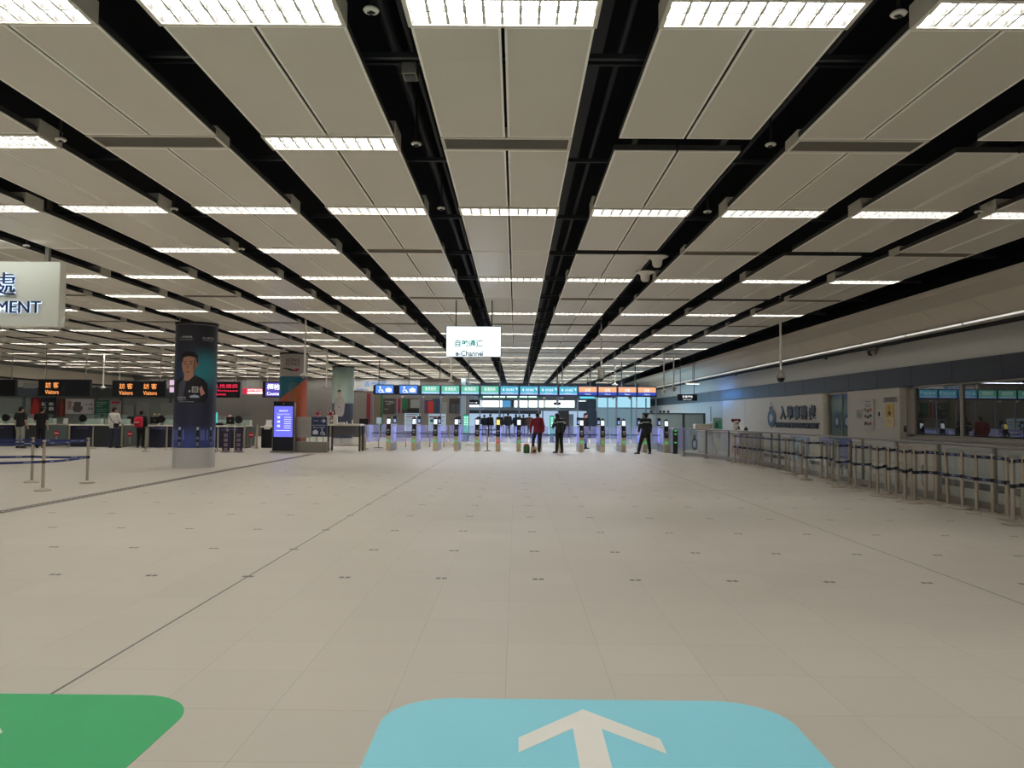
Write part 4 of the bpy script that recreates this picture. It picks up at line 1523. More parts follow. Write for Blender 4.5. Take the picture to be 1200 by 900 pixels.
write(m, 'Departure', c.x, c.z, 0.42, 0.1)
m.build('lettering', TYPE, t, (0, -0.006, 0), FRONT)
m = MB()
c = at(558, 472, Y=Y)
m.raw([(c.x - 0.09, c.z + 0.02, 0), (c.x - 0.09, c.z - 0.02, 0), (c.x, c.z - 0.02, 0), (c.x, c.z - 0.07, 0), (c.x + 0.09, c.z, 0), (c.x, c.z + 0.07, 0), (c.x, c.z + 0.02, 0)], [list(range(7))])
m.build('arrow', TYPE, t, (0, -0.006, 0), FRONT)
rods(t, [at(px, 470, Y=Y).x for px in (548, 561)], 0.05, at(555, 470.2, Y=Y).z, 4.95, 0.02, DARKSTEEL)
Y = 50
a, b, z0, z1 = extent(679, 698, 464, 467.5, Y)
t = thing('cyan_sign', 'cyan lit hanging sign far behind the first orange gate sign', 'lit sign', ((a + b) / 2, Y, z0))
MB().cbox((0, 0.05, (z1 - z0) / 2), (b - a, 0.1, z1 - z0), 0.01).build('sign_case', mat('cyan_case', (30, 90, 110)), t)
MB().bb(-(b - a) / 2 + 0.03, (b - a) / 2 - 0.03, -0.006, 0, 0.03, z1 - z0 - 0.03).build('lit_face', screen('cyan_face', (90, 205, 225), 1.0), t)
MB().cyl((0, 0.05, z1 - z0), (0, 0.05, 4.95 - z0), 0.02, n=8).build('hanging_rod', DARKSTEEL, t)
# twin cctv on the post seen through the sign row
p = at(653, 473, Y=46)
t = thing('twin_camera', 'pair of dark cameras on a pole beyond the teal gate signs', 'security camera', (p.x, 46, p.z))
MB().cyl((0, 0, -0.1), (0, 0, 4.95 - p.z), 0.05, n=10).build('drop_pole', GREYP, t)
for s in (-0.13, 0.13):
    MB().cyl((s, -0.12, 0), (s, 0.12, 0), 0.09, n=12).build('camera_barrel', BLACK, t)

# ================================================================== FLOOR STICKERS
def rounded(x0, x1, y0, y1, r, n=10):
    pts = []
    for cx, cy, a in ((x1 - r, y1 - r, 0), (x0 + r, y1 - r, 90), (x0 + r, y0 + r, 180), (x1 - r, y0 + r, 270)):
        pts += [(cx + r * math.cos(math.radians(a + 90 * i / n)), cy + r * math.sin(math.radians(a + 90 * i / n)), 0) for i in range(n + 1)]
    return pts


ARROW = mat('sticker_white', (226, 224, 216), rough=0.45, noise=0.03)
for lab, col, x0, x1, xa in (('pale blue rounded floor sticker with a white arrow', (134, 208, 224), -0.66, 1.40, 0.36),
                             ('green rounded floor sticker cut by the left edge of the view', (50, 164, 102), -3.74, -1.66, -2.76)):
    t = thing('floor_sticker', lab, 'floor sticker', ((x0 + x1) / 2, 2.7, 0.0))
    W = x1 - x0
    m = MB().prism([Vector(p) for p in rounded(-W / 2, W / 2, -1.5, 1.5, 0.34)], (0, 0, 0.002))
    m.build('sticker_base', mat('sticker_' + lab.split()[0], col, rough=0.5, noise=0.03, scale=2), t)
    c = xa - (x0 + x1) / 2
    yt = 4.06 - 2.7
    m = MB()
    th = 0.16
    m.prism([Vector((c, yt, 0.002)), Vector((c - 0.335, yt - 0.36, 0.002)), Vector((c - 0.335, yt - 0.36 - th, 0.002)), Vector((c - 0.07, yt - 0.245, 0.002)),
             Vector((c - 0.07, yt - 1.9, 0.002)), Vector((c + 0.07, yt - 1.9, 0.002)), Vector((c + 0.07, yt - 0.245, 0.002)), Vector((c + 0.335, yt - 0.36 - th, 0.002)), Vector((c + 0.335, yt - 0.36, 0.002))][::-1], (0, 0, 0.0012))
    m.build('arrow', ARROW, t)

# chain-like floor joint strip
m = MB()
JX = -7.82
m.bb(JX - 0.13, JX + 0.13, 7, 29.5, 0.0, 0.003, 0)
for i in range(300):
    y = 7.05 + i * 0.075
    off = 0.055 if i % 2 else -0.055
    m.bb(JX + off - 0.05, JX + off + 0.05, y, y + 0.045, 0.003, 0.006, 1)
o = struct('trim_2', m, [mat('joint_grey', (150, 142, 132), rough=0.5), mat('joint_dark', (62, 58, 52), rough=0.5)])

# ================================================================== E-GATES
GATEY = 33.4
S33 = GATEY / 900.0
GX = [425, 455, 485, 510, 534.6, 559, 583.5, 608, 632.5, 657, 681.5, 706.2, 731, 756, 781]
GX = [at(px, 520, Y=GATEY).x for px in GX]
LED = lamp_mat('gate_violet_led', (0.30, 0.32, 1.0), 1.5)
LEDSOFT = lamp_mat('gate_lilac_led', (0.28, 0.33, 1.0), 0.75)
BODY = mat('gate_brushed_steel', (164, 164, 170), rough=0.36, metal=0.75, noise=0.04, scale=12)
FRONTST = mat('gate_front_steel', (208, 190, 158), rough=0.34, metal=0.4, noise=0.03)
FLAP = mat('gate_flap_glass', (196, 200, 226), rough=0.12, alpha=0.34, noise=0, emit=0.1, ecol=(120, 130, 255))  # faint violet glow put into the flap glass
SIDEG = mat('gate_side_glass', (206, 208, 226), rough=0.15, alpha=0.42, noise=0, emit=0.06, ecol=(150, 160, 255))  # weak violet glow put into the side glass too
GSCREEN = screen('gate_white_screen', (214, 226, 238), 1.1)
GREENI = screen('gate_green_icon', (70, 190, 110), 0.6)
REDI = screen('gate_red_icon', (206, 52, 52), 0.6)
YELS = screen('gate_yellow_screen', (236, 214, 120), 1.0)


def body_mesh():
    m = MB()
    m.cbox((0, 0.95, 0.16), (0.17, 1.7, 0.32), 0.02)
    m.cbox((0, 1.6, 0.72), (0.15, 0.36, 0.84), 0.03)
    m.cbox((0, 0.24, 0.66), (0.13, 0.3, 0.9), 0.03)
    m.cbox((0, 0.95, 1.12), (0.16, 1.7, 0.05), 0.02)
    return m.mesh('gate_body', BODY)


def pedestal_mesh(display=True):
    m = MB()
    m.cbox((0, 0.06, 0.31), (0.2, 0.14, 0.62), 0.02)
    m.bb(-0.095, 0.095, -0.02, 0.0, 0.6, 0.635)
    return m.mesh('front_panel', FRONTST)


def reader_mesh():
    m = MB()
    prof = [(0.0, 0.63), (-0.06, 0.66), (-0.10, 0.78), (-0.06, 0.93), (0.01, 1.10), (0.12, 1.12), (0.14, 0.63)]
    hw = 0.088
    m.prism([(-hw, y, z) for y, z in prof], (2 * hw, 0, 0), 0)
    m.cyl((-0.1, -0.04, 0.76), (0.1, -0.04, 0.76), 0.055, n=14)
    return m.mesh('document_reader', BLACK)


def head_mesh():
    m = MB()
    R_ = Matrix.Rotation(-0.25, 3, 'X')
    m.cbox((0, 0.06, 1.26), (0.2, 0.06, 0.34), 0.015, 0, R_)
    m.cyl((0, 0.09, 1.0), (0, 0.08, 1.16), 0.04, n=10)
    m.cyl((0, 0.06, 1.42), (0, 0.06, 1.47), 0.03, n=10)
    return m.mesh('display_head', BLACK)


def flat(w_, h_, y, z, tilt=0.0):
    return MB().box((0, y, z), (w_, 0.012, h_), 0, Matrix.Rotation(tilt, 3, 'X'))


GM = {'body': body_mesh(), 'ped': pedestal_mesh(), 'rd': reader_mesh(), 'hd': head_mesh()}
GM['sc'] = flat(0.15, 0.22, 0.026, 1.262, -0.25).mesh('display_screen', GSCREEN)
GM['scy'] = flat(0.15, 0.22, 0.026, 1.262, -0.25).mesh('display_screen', YELS)
m = MB()
m.cbox((0, -0.075, 0.885), (0.11, 0.03, 0.07), 0.01)
m.cbox((0, -0.10, 0.78), (0.06, 0.05, 0.04), 0.01)
GM['slot'] = m.mesh('scanner_slot', mat('scanner_pale', (176, 178, 180), rough=0.3))
m = MB()
m.bb(-0.06, 0.06, -0.022, -0.008, 0.36, 0.50)
ico = m.mesh('status_icon', GREENI)
m2 = MB()
m2.bb(-0.06, 0.06, -0.022, -0.008, 0.36, 0.50)
icr = m2.mesh('status_icon', REDI)
aw = MB()
aw.raw([(-0.012, -0.024, 0.375), (0.012, -0.024, 0.375), (0.012, -0.024, 0.44), (0.035, -0.024, 0.44), (0, -0.024, 0.485), (-0.035, -0.024, 0.44), (-0.012, -0.024, 0.44)], [list(range(7))])
awm = aw.mesh('icon_arrow', ARROW)
nb = MB()
nb.bb(-0.045, 0.045, -0.026, -0.022, 0.415, 0.445)
nbm = nb.mesh('icon_bar', ARROW)
m = MB()
for s in (-1, 1):
    m.bb(s * 0.055 - 0.008, s * 0.055 + 0.008, 0.4, 1.42, 0.33, 1.09)
GM['side'] = m.mesh('side_glass', SIDEG)
m = MB()
for s in (-1, 1):
    m.bb(s * 0.082 - 0.004, s * 0.082 + 0.004, 1.46, 1.56, 0.45, 1.02)
    m.bb(s * 0.070 - 0.004, s * 0.070 + 0.004, 0.12, 0.20, 0.42, 0.98)
GM['led'] = m.mesh('led_strip', LED)
m = MB()
m.cbox((0, 1.72, 1.32), (0.16, 0.07, 0.36), 0.012)
m.cyl((0, 1.72, 1.1), (0, 1.72, 1.2), 0.03, n=10)
GM['exit'] = m.mesh('exit_camera', BLACK)
GM['exits'] = MB().bb(-0.04, 0.05, 1.675, 1.683, 1.2, 1.36).mesh('exit_screen', screen('exit_screen_blue', (150, 176, 224), 0.7))
names = ['plain steel end post of the gate row beside the white desk']
for i, gx_ in enumerate(GX):
    if i == 0:
        t = thing('gate_end_post', 'low plain steel end post of the gate row beside the white topped desk', 'gate post', (gx_, GATEY, 0))
        m = MB()
        m.cbox((0, 0.08, 0.33), (0.24, 0.22, 0.66), 0.02)
        m.build('front_panel', FRONTST, t)
        m = MB()
        m.cbox((0, 0.1, 0.86), (0.22, 0.18, 0.5), 0.03)
        m.build('upper_panel', BODY, t)
        MB().box((0, -0.0, 0.67), (0.22, 0.12, 0.03), 0, Matrix.Rotation(0.4, 3, 'X')).build('top_ledge', WHITE, t)
        sg = put('side_glass', GM['side'], t, (0.14, 0, 0))
    else:
        extra = {6: ' with yellow screen and red mark'}.get(i, '')
        lab = 'steel passport gate%s, %s gate from the left' % (extra, ORD[i - 1])
        t = thing('passport_gate', lab, 'passport gate', (gx_, GATEY, 0), 0, 'passport gates in one row')
        put('gate_body', GM['body'], t)
        fp = put('front_panel', GM['ped'], t)
        ic = put('status_icon', icr if i == 6 else ico, fp)
        rd = put('document_reader', GM['rd'], t)
        put('scanner_slot', GM['slot'], rd)
        hd = put('display_head', GM['hd'], t)
        put('display_screen', GM['scy'] if i == 6 else GM['sc'], hd)
        put('icon_arrow' if i != 6 else 'icon_bar', awm if i != 6 else nbm, fp)
        put('side_glass', GM['side'], t)
        put('led_strip', GM['led'], t)
        if i >= 1:
            ex = put('exit_camera', GM['exit'], t)
            put('exit_screen', GM['exits'], ex)
    # flaps towards the next pedestal
    if i + 1 < len(GX):
        gap = GX[i + 1] - gx_
        m = MB()
        m.cbox((0.09 + (gap / 2 - 0.12) / 2, 1.2, 0.72), (gap / 2 - 0.12, 0.012, 0.76), 0.005)
        fl_ = m.build('gate_flap', FLAP, t)
        m = MB()
        m.bb(0.09, 0.125, 1.19, 1.21, 0.40, 1.04)
        m.build('flap_light', LEDSOFT, fl_)
        MB().bb(0.09, gap / 2 - 0.03, 1.186, 1.192, 0.71, 0.745).build('flap_bar', NAVYBOX, fl_)
    if i > 0:
        gap = gx_ - GX[i - 1]
        m = MB()
        m.cbox((-0.09 - (gap / 2 - 0.12) / 2, 1.2, 0.72), (gap / 2 - 0.12, 0.012, 0.76), 0.005)
        fl_ = m.build('gate_flap', FLAP, t)
        m = MB()
        m.bb(-0.125, -0.09, 1.19, 1.21, 0.40, 1.04)
        m.build('flap_light', LEDSOFT, fl_)
        MB().bb(-gap / 2 + 0.03, -0.09, 1.186, 1.192, 0.71, 0.745).build('flap_bar', NAVYBOX, fl_)

# last, odd steel gate at the right with a green lit side
gx_ = at(790.5, 520, Y=32.6).x
t = thing('staff_gate', 'dark steel side gate with green marks right of the last passport gate', 'gate', (gx_, 32.4, 0))
m = MB()
m.cbox((0, 0.9, 0.54), (0.24, 1.7, 1.08), 0.05)
m.build('gate_body', BODY, t)
MB().cbox((0, 0.02, 0.5), (0.2, 0.06, 0.98), 0.02).build('front_panel', DARKSTEEL, t)
m = MB()
for z in (0.45, 0.8, 0.95):
    m.bb(-0.05, 0.05, -0.018, -0.008, z, z + 0.06)
m.build('status_icon', GREENI, t)
MB().cbox((0.45, 0.9, 0.62), (0.6, 0.05, 0.96), 0.02).build('swing_leaf', SIDEG, t)

# ================================================================== STANCHIONS
BELT = mat('belt_blue', (34, 48, 104), rough=0.6, noise=0.05)
BELTDK = mat('belt_navy', (36, 42, 76), rough=0.6, noise=0.05)
BELTW = mat('belt_white_print', (140, 148, 176), rough=0.6, noise=0)
st = MB()
st.lathe([(0.0, 0.0), (0.15, 0.0), (0.155, 0.012), (0.13, 0.03), (0.06, 0.05), (0.03, 0.06)], n=24)
ST_BASE = st.mesh('base', POST)
ST_POST = MB().cyl((0, 0, 0.05), (0, 0, 0.9), 0.03, n=14).mesh('post', POST)
st = MB()
st.lathe([(0.031, 0.88), (0.036, 0.885), (0.036, 0.965), (0.03, 0.98), (0.0, 0.982)], n=16)
ST_HEAD = st.mesh('head', POST)
st = MB()
for a in range(4):
    st.cbox((0.036 * math.cos(a * PI / 2), 0.036 * math.sin(a * PI / 2), 0.925), (0.022, 0.022, 0.052), 0.005)
ST_CAS = st.mesh('belt_cassette', BLACK)
st = MB()
st.cyl((0, 0, 0.53), (0, 0, 0.59), 0.034, n=14)
for a in range(4):
    st.cbox((0.034 * math.cos(a * PI / 2), 0.034 * math.sin(a * PI / 2), 0.56), (0.02, 0.02, 0.05), 0.005)
ST_MID = st.mesh('lower_cassette', BLACK)


def belt_mesh(d, z, mat_i=BELT, prints=True):
    """belt from the post at the origin to the post at offset d, at height z"""
    m = MB()
    d = Vector((d[0], d[1], 0))
    L = d.length
    u = d / L
    nrm = Vector((-u.y, u.x, 0)) * 0.002
    n = 8
    def P_(s, dz):
        sag = 0.02 * L * 0.5 * (1 - (2 * s - 1) ** 2)
        return d * s + Vector((0, 0, z - sag + dz))
    vs = []
    for i in range(n + 1):
        s = 0.03 / L + (1 - 0.06 / L) * i / n
        vs += [P_(s, -0.024) + nrm, P_(s, 0.024) + nrm, P_(s, -0.024) - nrm, P_(s, 0.024) - nrm]
    fs = []
    for i in range(n):
        a, b = 4 * i, 4 * i + 4
        fs += [(a, b, b + 1, a + 1), (a + 2, a + 3, b + 3, b + 2), (a + 1, b + 1, b + 3, a + 3), (a, a + 2, b + 2, b)]
    m.raw(vs, fs, 0)
    if prints:
        k = max(1, int(L / 0.5))
        for j in range(k):
            s0, s1 = (j + 0.38) / k, (j + 0.62) / k
            for sg in (1.6, -1.6):
                q = [P_(s0, -0.008) + nrm * sg, P_(s1, -0.008) + nrm * sg, P_(s1, 0.01) + nrm * sg, P_(s0, 0.01) + nrm * sg]
                m.raw(q, [(0, 1, 2, 3)], 1)
    return m.mesh('belt', [mat_i, BELTW])


def stanchion(x, y, lab, group, belts=(), tilt=0.0, mid=True, bm=BELT):
    t = thing('belt_stanchion', lab, 'belt stanchion', (x, y, 0), 0, group)
    if tilt:
        t.rotation_euler = (0, tilt, 0)
    put('base', ST_BASE, t)
    put('post', ST_POST, t)
    h_ = put('head', ST_HEAD, t)
    put('belt_cassette', ST_CAS, h_)
    if mid:
        put('lower_cassette', ST_MID, t)
    for (dx, dy, z) in belts:
        put('belt', belt_mesh((dx, dy), z, bm), t)
    return t


# row in front of the glass railing at the right
SX = 7.62
pxs = [861, 867, 872.5, 879.5, 884, 890, 893.5, 920.5, 924, 930, 939, 944.5, 962, 968.3, 975, 982, 994.8, 1001.7, 1019, 1027.7, 1037, 1041, 1050, 1059.7, 1067.5, 1071, 1084, 1096, 1110, 1126.5, 1143, 1162, 1178.6, 1185.5, 1197]
pos = []
for i, px in enumerate(pxs):
    X = SX + [0.0, 0.05, -0.06, 0.03][i % 4]
    if px < 900:
        X = SX - (900 - px) * 0.006
    y_ = at(px, 500, X=X).y
    if pos and math.hypot(pos[-1][0] - X, pos[-1][1] - y_) < 0.2:
        X = pos[-1][0] - 0.33
        y_ = at(px, 500, X=X).y
    pos.append((X, y_))
pos.append((SX + 0.02, 10.6))
pos.append((SX, 9.6))
N = len(pos)
for i, (X, Y) in enumerate(pos):
    j = N - 3 - i                                   # counted from the right edge of the photo
    belts = []
    if i + 1 < N:
        dx, dy = pos[i + 1][0] - X, pos[i + 1][1] - Y
        if math.hypot(dx, dy) < 3.0 and math.hypot(dx, dy) > 0.12:
            belts = [(dx, dy, 0.925), (dx, dy, 0.56)]
    if j < 0:
        lab = 'belt stanchion just outside the right edge, ' + ('nearer' if j == -2 else 'farther')
    elif px == 1110:
        lab = ''
    else:
        lab = 'steel belt stanchion before the glass railing, %s from the right edge' % ORD[j]
    tl = 0.0
    if abs(i - pxs.index(1110)) == 0:
        lab = 'slightly tilted steel belt stanchion before the railing under the office window'
        tl = -0.045
    stanchion(X, Y, lab, 'belt stanchions along the glass railing', belts, tl, True, BELTDK)

# three near stanchions at the left
p1 = at(50, 575, Z=0)
p2 = at(102, 566, Z=0)
p3 = at(37, 565.5, Z=0)
stanchion(p2.x, p2.y, 'rightmost of the three belt stanchions near the left edge', 'belt stanchions near the left edge', [(p1.x - p2.x, p1.y - p2.y, 0.925), (p1.x - p2.x, p1.y - p2.y, 0.56), (p3.x - p2.x, p3.y - p2.y, 0.925), (p3.x - p2.x, p3.y - p2.y, 0.56)])
stanchion(p1.x, p1.y, 'nearest belt stanchion at the left, in front of the other two', 'belt stanchions near the left edge', [(-2.6, -0.9, 0.925), (-2.6, -0.9, 0.56)])
stanchion(p3.x, p3.y, 'leftmost belt stanchion near the left edge, behind the nearest one', 'belt stanchions near the left edge', [(-2.4, 0.1, 0.925), (-2.4, 0.1, 0.56)])

# ================================================================== GLASS RAILING, RIGHT
line = [at(801.5, 534.5, Z=0), at(827.5, 536.8, Z=0), at(854, 540.2, Z=0)]
line = [(p.x, p.y) for p in line]
RX = 7.95
for px in (904, 913, 1010.5, 1050.5, 1100, 1165):
    line.append((RX, at(px, 500, X=RX).y))
line += [(RX, 10.8), (RX, 9.0)]
t = thing('glass_railing', 'long glass railing with steel handrail and posts along the right side', 'railing', (RX, 20, 0))
off = Vector((RX, 20, 0))
hr = MB()
for i in range(len(line) - 1):
    a, b = Vector((*line[i], 0)) - off, Vector((*line[i + 1], 0)) - off
    d = b - a
    L = d.length
    u = d / L
    rot = Matrix.Rotation(math.atan2(d.y, d.x), 3, 'Z')
    hr.cbox((a + b) / 2 + Vector((0, 0, 1.085)), (L + 0.02, 0.075, 0.05), 0.012, 0, rot)
    g = MB()
    g.box((a + b) / 2 + Vector((0, 0, 0.58)), (L - 0.08, 0.014, 0.86), 0, rot)
    g.build('glass_panel', CLEAR, t)
    k = MB()
    k.box((a + b) / 2 + Vector((0, 0, 0.09)), (L - 0.06, 0.05, 0.12), 0, rot)
    k.build('kick_rail', STEEL, t)
hr.build('handrail', STEEL, t)
for (x, y) in line:
    m = MB()
    m.cbox(Vector((x, y, 0.53)) - off, (0.06, 0.06, 1.06), 0.006)
    m.box(Vector((x, y, 0.01)) - off, (0.14, 0.14, 0.02))
    m.build('post', STEEL, t)
# etched crest on the first railing panel
em = MB()
a, b = Vector((*line[0], 0)), Vector((*line[1], 0))
u = (b - a).normalized()
c = (a + b) / 2 + Vector((0, 0, 0.5))
nn_ = Vector((u.y, -u.x, 0))
if nn_.y > 0:
    nn_ = -nn_
q = lambda s, z, o_: c + u * s + Vector((0, 0, z)) + nn_ * o_
ring = [q(r_ * math.cos(a_), r_ * 1.25 * math.sin(a_), 0.012) for r_ in (0.13, 0.19) for a_ in [i * 2 * PI / 28 for i in range(28)]]
em.raw(ring, [(i, (i + 1) % 28, 28 + (i + 1) % 28, 28 + i) for i in range(28)])
em.raw([q(0.1 * math.cos(a_), 0.125 * math.sin(a_), 0.012) for a_ in [i * 2 * PI / 20 for i in range(20)]], [list(range(20))], 1)
em.raw([q(-0.07, 0.24, 0.012), q(0.07, 0.24, 0.012), q(0.05, 0.32, 0.012), q(0.0, 0.38, 0.012), q(-0.05, 0.32, 0.012)], [list(range(5))])
em.build('printed_crest', [mat('crest_blue_grey', (58, 70, 96), rough=0.5), mat('crest_pale', (150, 158, 172), rough=0.5)], t, tuple(-off))

# tall glass screen behind the railing end
Y = 35.75
x0, x1, z0, z1 = extent(753, 826, 484, 505, Y)
t = thing('glass_screen', 'tall framed glass screen behind the officer and the end of the gates', 'glass screen', ((x0 + x1) / 2, Y, 0))
W = x1 - x0
m = MB()
m.bb(-W / 2, W / 2, -0.03, 0.03, z1 - 0.05, z1)
for s in (-W / 2 + 0.03, at(801, 490, Y=Y).x - (x0 + x1) / 2, W / 2 - 0.03):
    m.bb(s - 0.05, s + 0.05, -0.03, 0.03, 0, z1)
m.build('frame', mat('screen_frame_dark', (58, 62, 60), rough=0.5), t)
MB().bb(-W / 2 + 0.06, W / 2 - 0.06, -0.008, 0.008, 0.06, z1 - 0.05).build('glass_panel', glass('green_grey_glass', (186, 198, 192), 0.5), t)
m = MB()
for px in (763, 774, 778, 783):
    m.cbox((at(px, 482, Y=Y).x - (x0 + x1) / 2, 0, z1 + 0.06), (0.12, 0.08, 0.1), 0.02)
m.build('top_device', DARKSTEEL, t)

# desk behind the railing
t = thing('service_desk', 'pale service desk behind the glass railing right of the gates', 'desk', (8.45, 30.9, 0))
DESK = mat('desk_white', (206, 200, 188), rough=0.45)
MB().cbox((0, 0, 0.5), (0.8, 6.4, 0.96), 0.02).build('desk_body', mat('desk_grey', (150, 146, 138), rough=0.5), t)
MB().cbox((-0.03, 0, 1.0), (0.9, 6.6, 0.05), 0.012).build('desk_top', DESK, t)
m = MB()
for i in range(5):
    m.bb(-0.41, -0.402, -3.1 + i * 1.27, -3.1 + i * 1.27 + 1.2, 0.1, 0.92)
m.build('front_panel', mat('desk_front', (172, 168, 160), rough=0.5), t)
p = at(828.5, 503.5, Y=31.5)
t = thing('desk_box', 'low pale box unit standing on the right desk', 'box', (p.x, 32.1, 1.025))
MB().cbox((0, 0, 0.12), (0.75, 0.5, 0.24), 0.01).build('box_body', DESK, t)
MB().bb(-0.36, 0.36, -0.24, 0.24, 0.24, 0.25).build('box_lid', WOOD, t)
p = at(841, 497, Y=29.6)
t = thing('photo_stand', 'green and white tabletop display frame on the right desk', 'display', (p.x, 29.6, 1.025))
R_ = Matrix.Rotation(-0.15, 3, 'X')
MB().cbox((0, 0, 0.26), (0.34, 0.03, 0.5), 0.01, 0, R_).build('frame', mat('frame_grey_green', (150, 164, 156), rough=0.4), t)
m = MB()
m.box((0, -0.024, 0.24), (0.26, 0.01, 0.34), 0, R_)
m.box((-0.04, -0.034, 0.22), (0.1, 0.01, 0.2), 1, R_)
m.build('picture', [mat('picture_green', (86, 170, 138), rough=0.5, noise=0.3, scale=12), mat('picture_dark', (46, 88, 76), rough=0.5)], t)
MB().cbox((0, 0.06, 0.02), (0.3, 0.2, 0.03), 0.008).build('foot', GREYP, t)
t = thing('desk_camera_stand', 'thin dark rod camera standing on the desk left of the green frame', 'camera', (at(833, 497, Y=30.2).x, 30.2, 1.025))
MB().cyl((0, 0, 0), (0, 0, 0.95), 0.014, n=8).build('rod', DARKSTEEL, t)
MB().ball((0, -0.03, 0.3), (0.06, 0.05, 0.06)).build('camera_head', WHITE, t)
MB().cyl((0, 0, 0), (0, 0, 0.02), 0.09, n=16).build('base', DARKSTEEL, t)
p = at(862.5, 503, Y=28.6)
t = thing('festive_doll', 'small white doll with dark red mane sitting on the right desk', 'doll', (p.x, 28.6, 1.025))
DW = mat('doll_white', (222, 216, 210), rough=0.8)
DR = mat('doll_dark_red', (96, 20, 26), rough=0.8, noise=0.3, scale=20)
m = MB()
m.ball((0, 0, 0.13), (0.15, 0.13, 0.14))
m.ball((-0.1, -0.08, 0.06), (0.06, 0.08, 0.06))
m.ball((0.1, -0.08, 0.06), (0.06, 0.08, 0.06))
m.build('body', DW, t)
MB().ball((0, -0.03, 0.32), (0.12, 0.11, 0.11)).build('head', DW, t)
m = MB()
m.ball((0, 0.02, 0.40), (0.14, 0.12, 0.08))
m.ball((-0.12, 0, 0.42), (0.06, 0.06, 0.06))
m.ball((0.12, 0, 0.42), (0.06, 0.06, 0.06))
m.build('mane', DR, t)
m = MB()
for s in (-0.045, 0.045):
    m.ball((s, -0.13, 0.34), 0.016)
m.ball((0, -0.145, 0.30), 0.02)
m.ball((0.07, -0.12, 0.15), (0.03, 0.03, 0.04))
m.build('face_marks', DR, t)
for px, lab in ((874, 'small dark desk device behind the railing right of the doll'), (878.5, 'tiny dark bottle beside the desk device right of the doll')):
    X = 8.3
    y = at(px, 500, X=X).y
    t = thing('desk_device', lab, 'desk device', (8.3, max(y, 27.75), 1.025))
    m = MB()
    if px < 876:
        m.lathe([(0.06, 0), (0.075, 0.06), (0.065, 0.13), (0.03, 0.17), (0, 0.175)], n=14)
    else:
        m.lathe([(0.05, 0), (0.05, 0.12), (0.03, 0.15), (0.03, 0.19), (0, 0.19)], n=12)
    m.build('device_body', BLACK, t)
    MB().lathe([(0.0, 0.0), (0.06, 0.0), (0.06, 0.012), (0.0, 0.012)], n=14).build('device_foot', GREYP, t)

# ================================================================== RIGHT WALL WRITING AND NOTICES
WX = WALLX - 0.165
t = thing('wall_lettering', 'dark raised department lettering with crest on the beige right wall', 'wall sign', (WX, 25.0, 1.6))
NAVY = mat('letter_dark_navy', (28, 32, 48), rough=0.4)
m = MB()
chars = '入境事務處'
pa, pb = at(914, 484, X=WX).y, at(957, 484, X=WX).y
za = (at(935, 475, X=WX).z + at(935, 492, X=WX).z) / 2 - 1.6
hh = at(935, 475, X=WX).z - at(935, 492, X=WX).z
step = (pa - pb) / 5
for i, ch in enumerate(chars):
    write(m, ch, -(pa - step * (i + 0.5) - 25.0), za, step * 0.86, hh, 0, 0.03, 0.03, 0.03)
m.build('chinese_letters', NAVY, t, (0, 0, 0), RIGHTWALL)
m = MB()
pa, pb = at(909.5, 498, X=WX).y, at(960.5, 498, X=WX).y
zc = at(935, 498.5, X=WX).z - 1.6
write(m, 'IMMIGRATION DEPARTMENT', -((pa + pb) / 2 - 25.0), zc, pa - pb, 0.2, 0, 0.045, 0.03, 0.03)
m.build('english_letters', NAVY, t, (0, 0, 0), RIGHTWALL)
m = MB()
cy_, cz_ = -(at(904.8, 487, X=WX).y - 25.0), at(904.8, 490, X=WX).z - 1.6
ry, rz = 0.46, 0.36
for (r0, r1, mi, z) in ((0.0, 0.42, 2, 0.045), (0.42, 0.72, 0, 0.035), (0.72, 1.0, 1, 0.028)):
    pts = []
    n = 40
    outer = [(cy_ + ry * r1 * math.cos(2 * PI * i / n), cz_ + rz * r1 * math.sin(2 * PI * i / n)) for i in range(n)]
    inner = [(cy_ + ry * r0 * math.cos(2 * PI * i / n), cz_ + rz * r0 * math.sin(2 * PI * i / n)) for i in range(n)]
    vs = [(a, b, z) for a, b in outer] + [(a, b, z) for a, b in inner] + [(a, b, 0) for a, b in outer]
    m.raw(vs, [(i, (i + 1) % n, n + (i + 1) % n, n + i) for i in range(n)] + [((i + 1) % n, i, 2 * n + i, 2 * n + (i + 1) % n) for i in range(n)], mi)
m.raw([(cy_ - 0.2, cz_ + 0.33, 0.04), (cy_ + 0.2, cz_ + 0.33, 0.04), (cy_ + 0.26, cz_ + 0.47, 0.04), (cy_ + 0.1, cz_ + 0.42, 0.04), (cy_, cz_ + 0.55, 0.04), (cy_ - 0.1, cz_ + 0.42, 0.04), (cy_ - 0.26, cz_ + 0.47, 0.04)], [list(range(7))], 3)
m.raw([(cy_ - 0.05, cz_ + 0.5, 0.045), (cy_ + 0.05, cz_ + 0.5, 0.045), (cy_ + 0.05, cz_ + 0.62, 0.045), (cy_ - 0.05, cz_ + 0.62, 0.045)], [(0, 1, 2, 3)], 3)
m.build('crest', [mat('crest_blue', (64, 84, 130), rough=0.4), mat('crest_dark_grey', (66, 74, 88), rough=0.4), mat('crest_silver', (196, 198, 200), rough=0.4), mat('crest_plum', (76, 60, 88), rough=0.4)], t, (0, 0, 0), RIGHTWALL)

NX = WALLX - 0.21


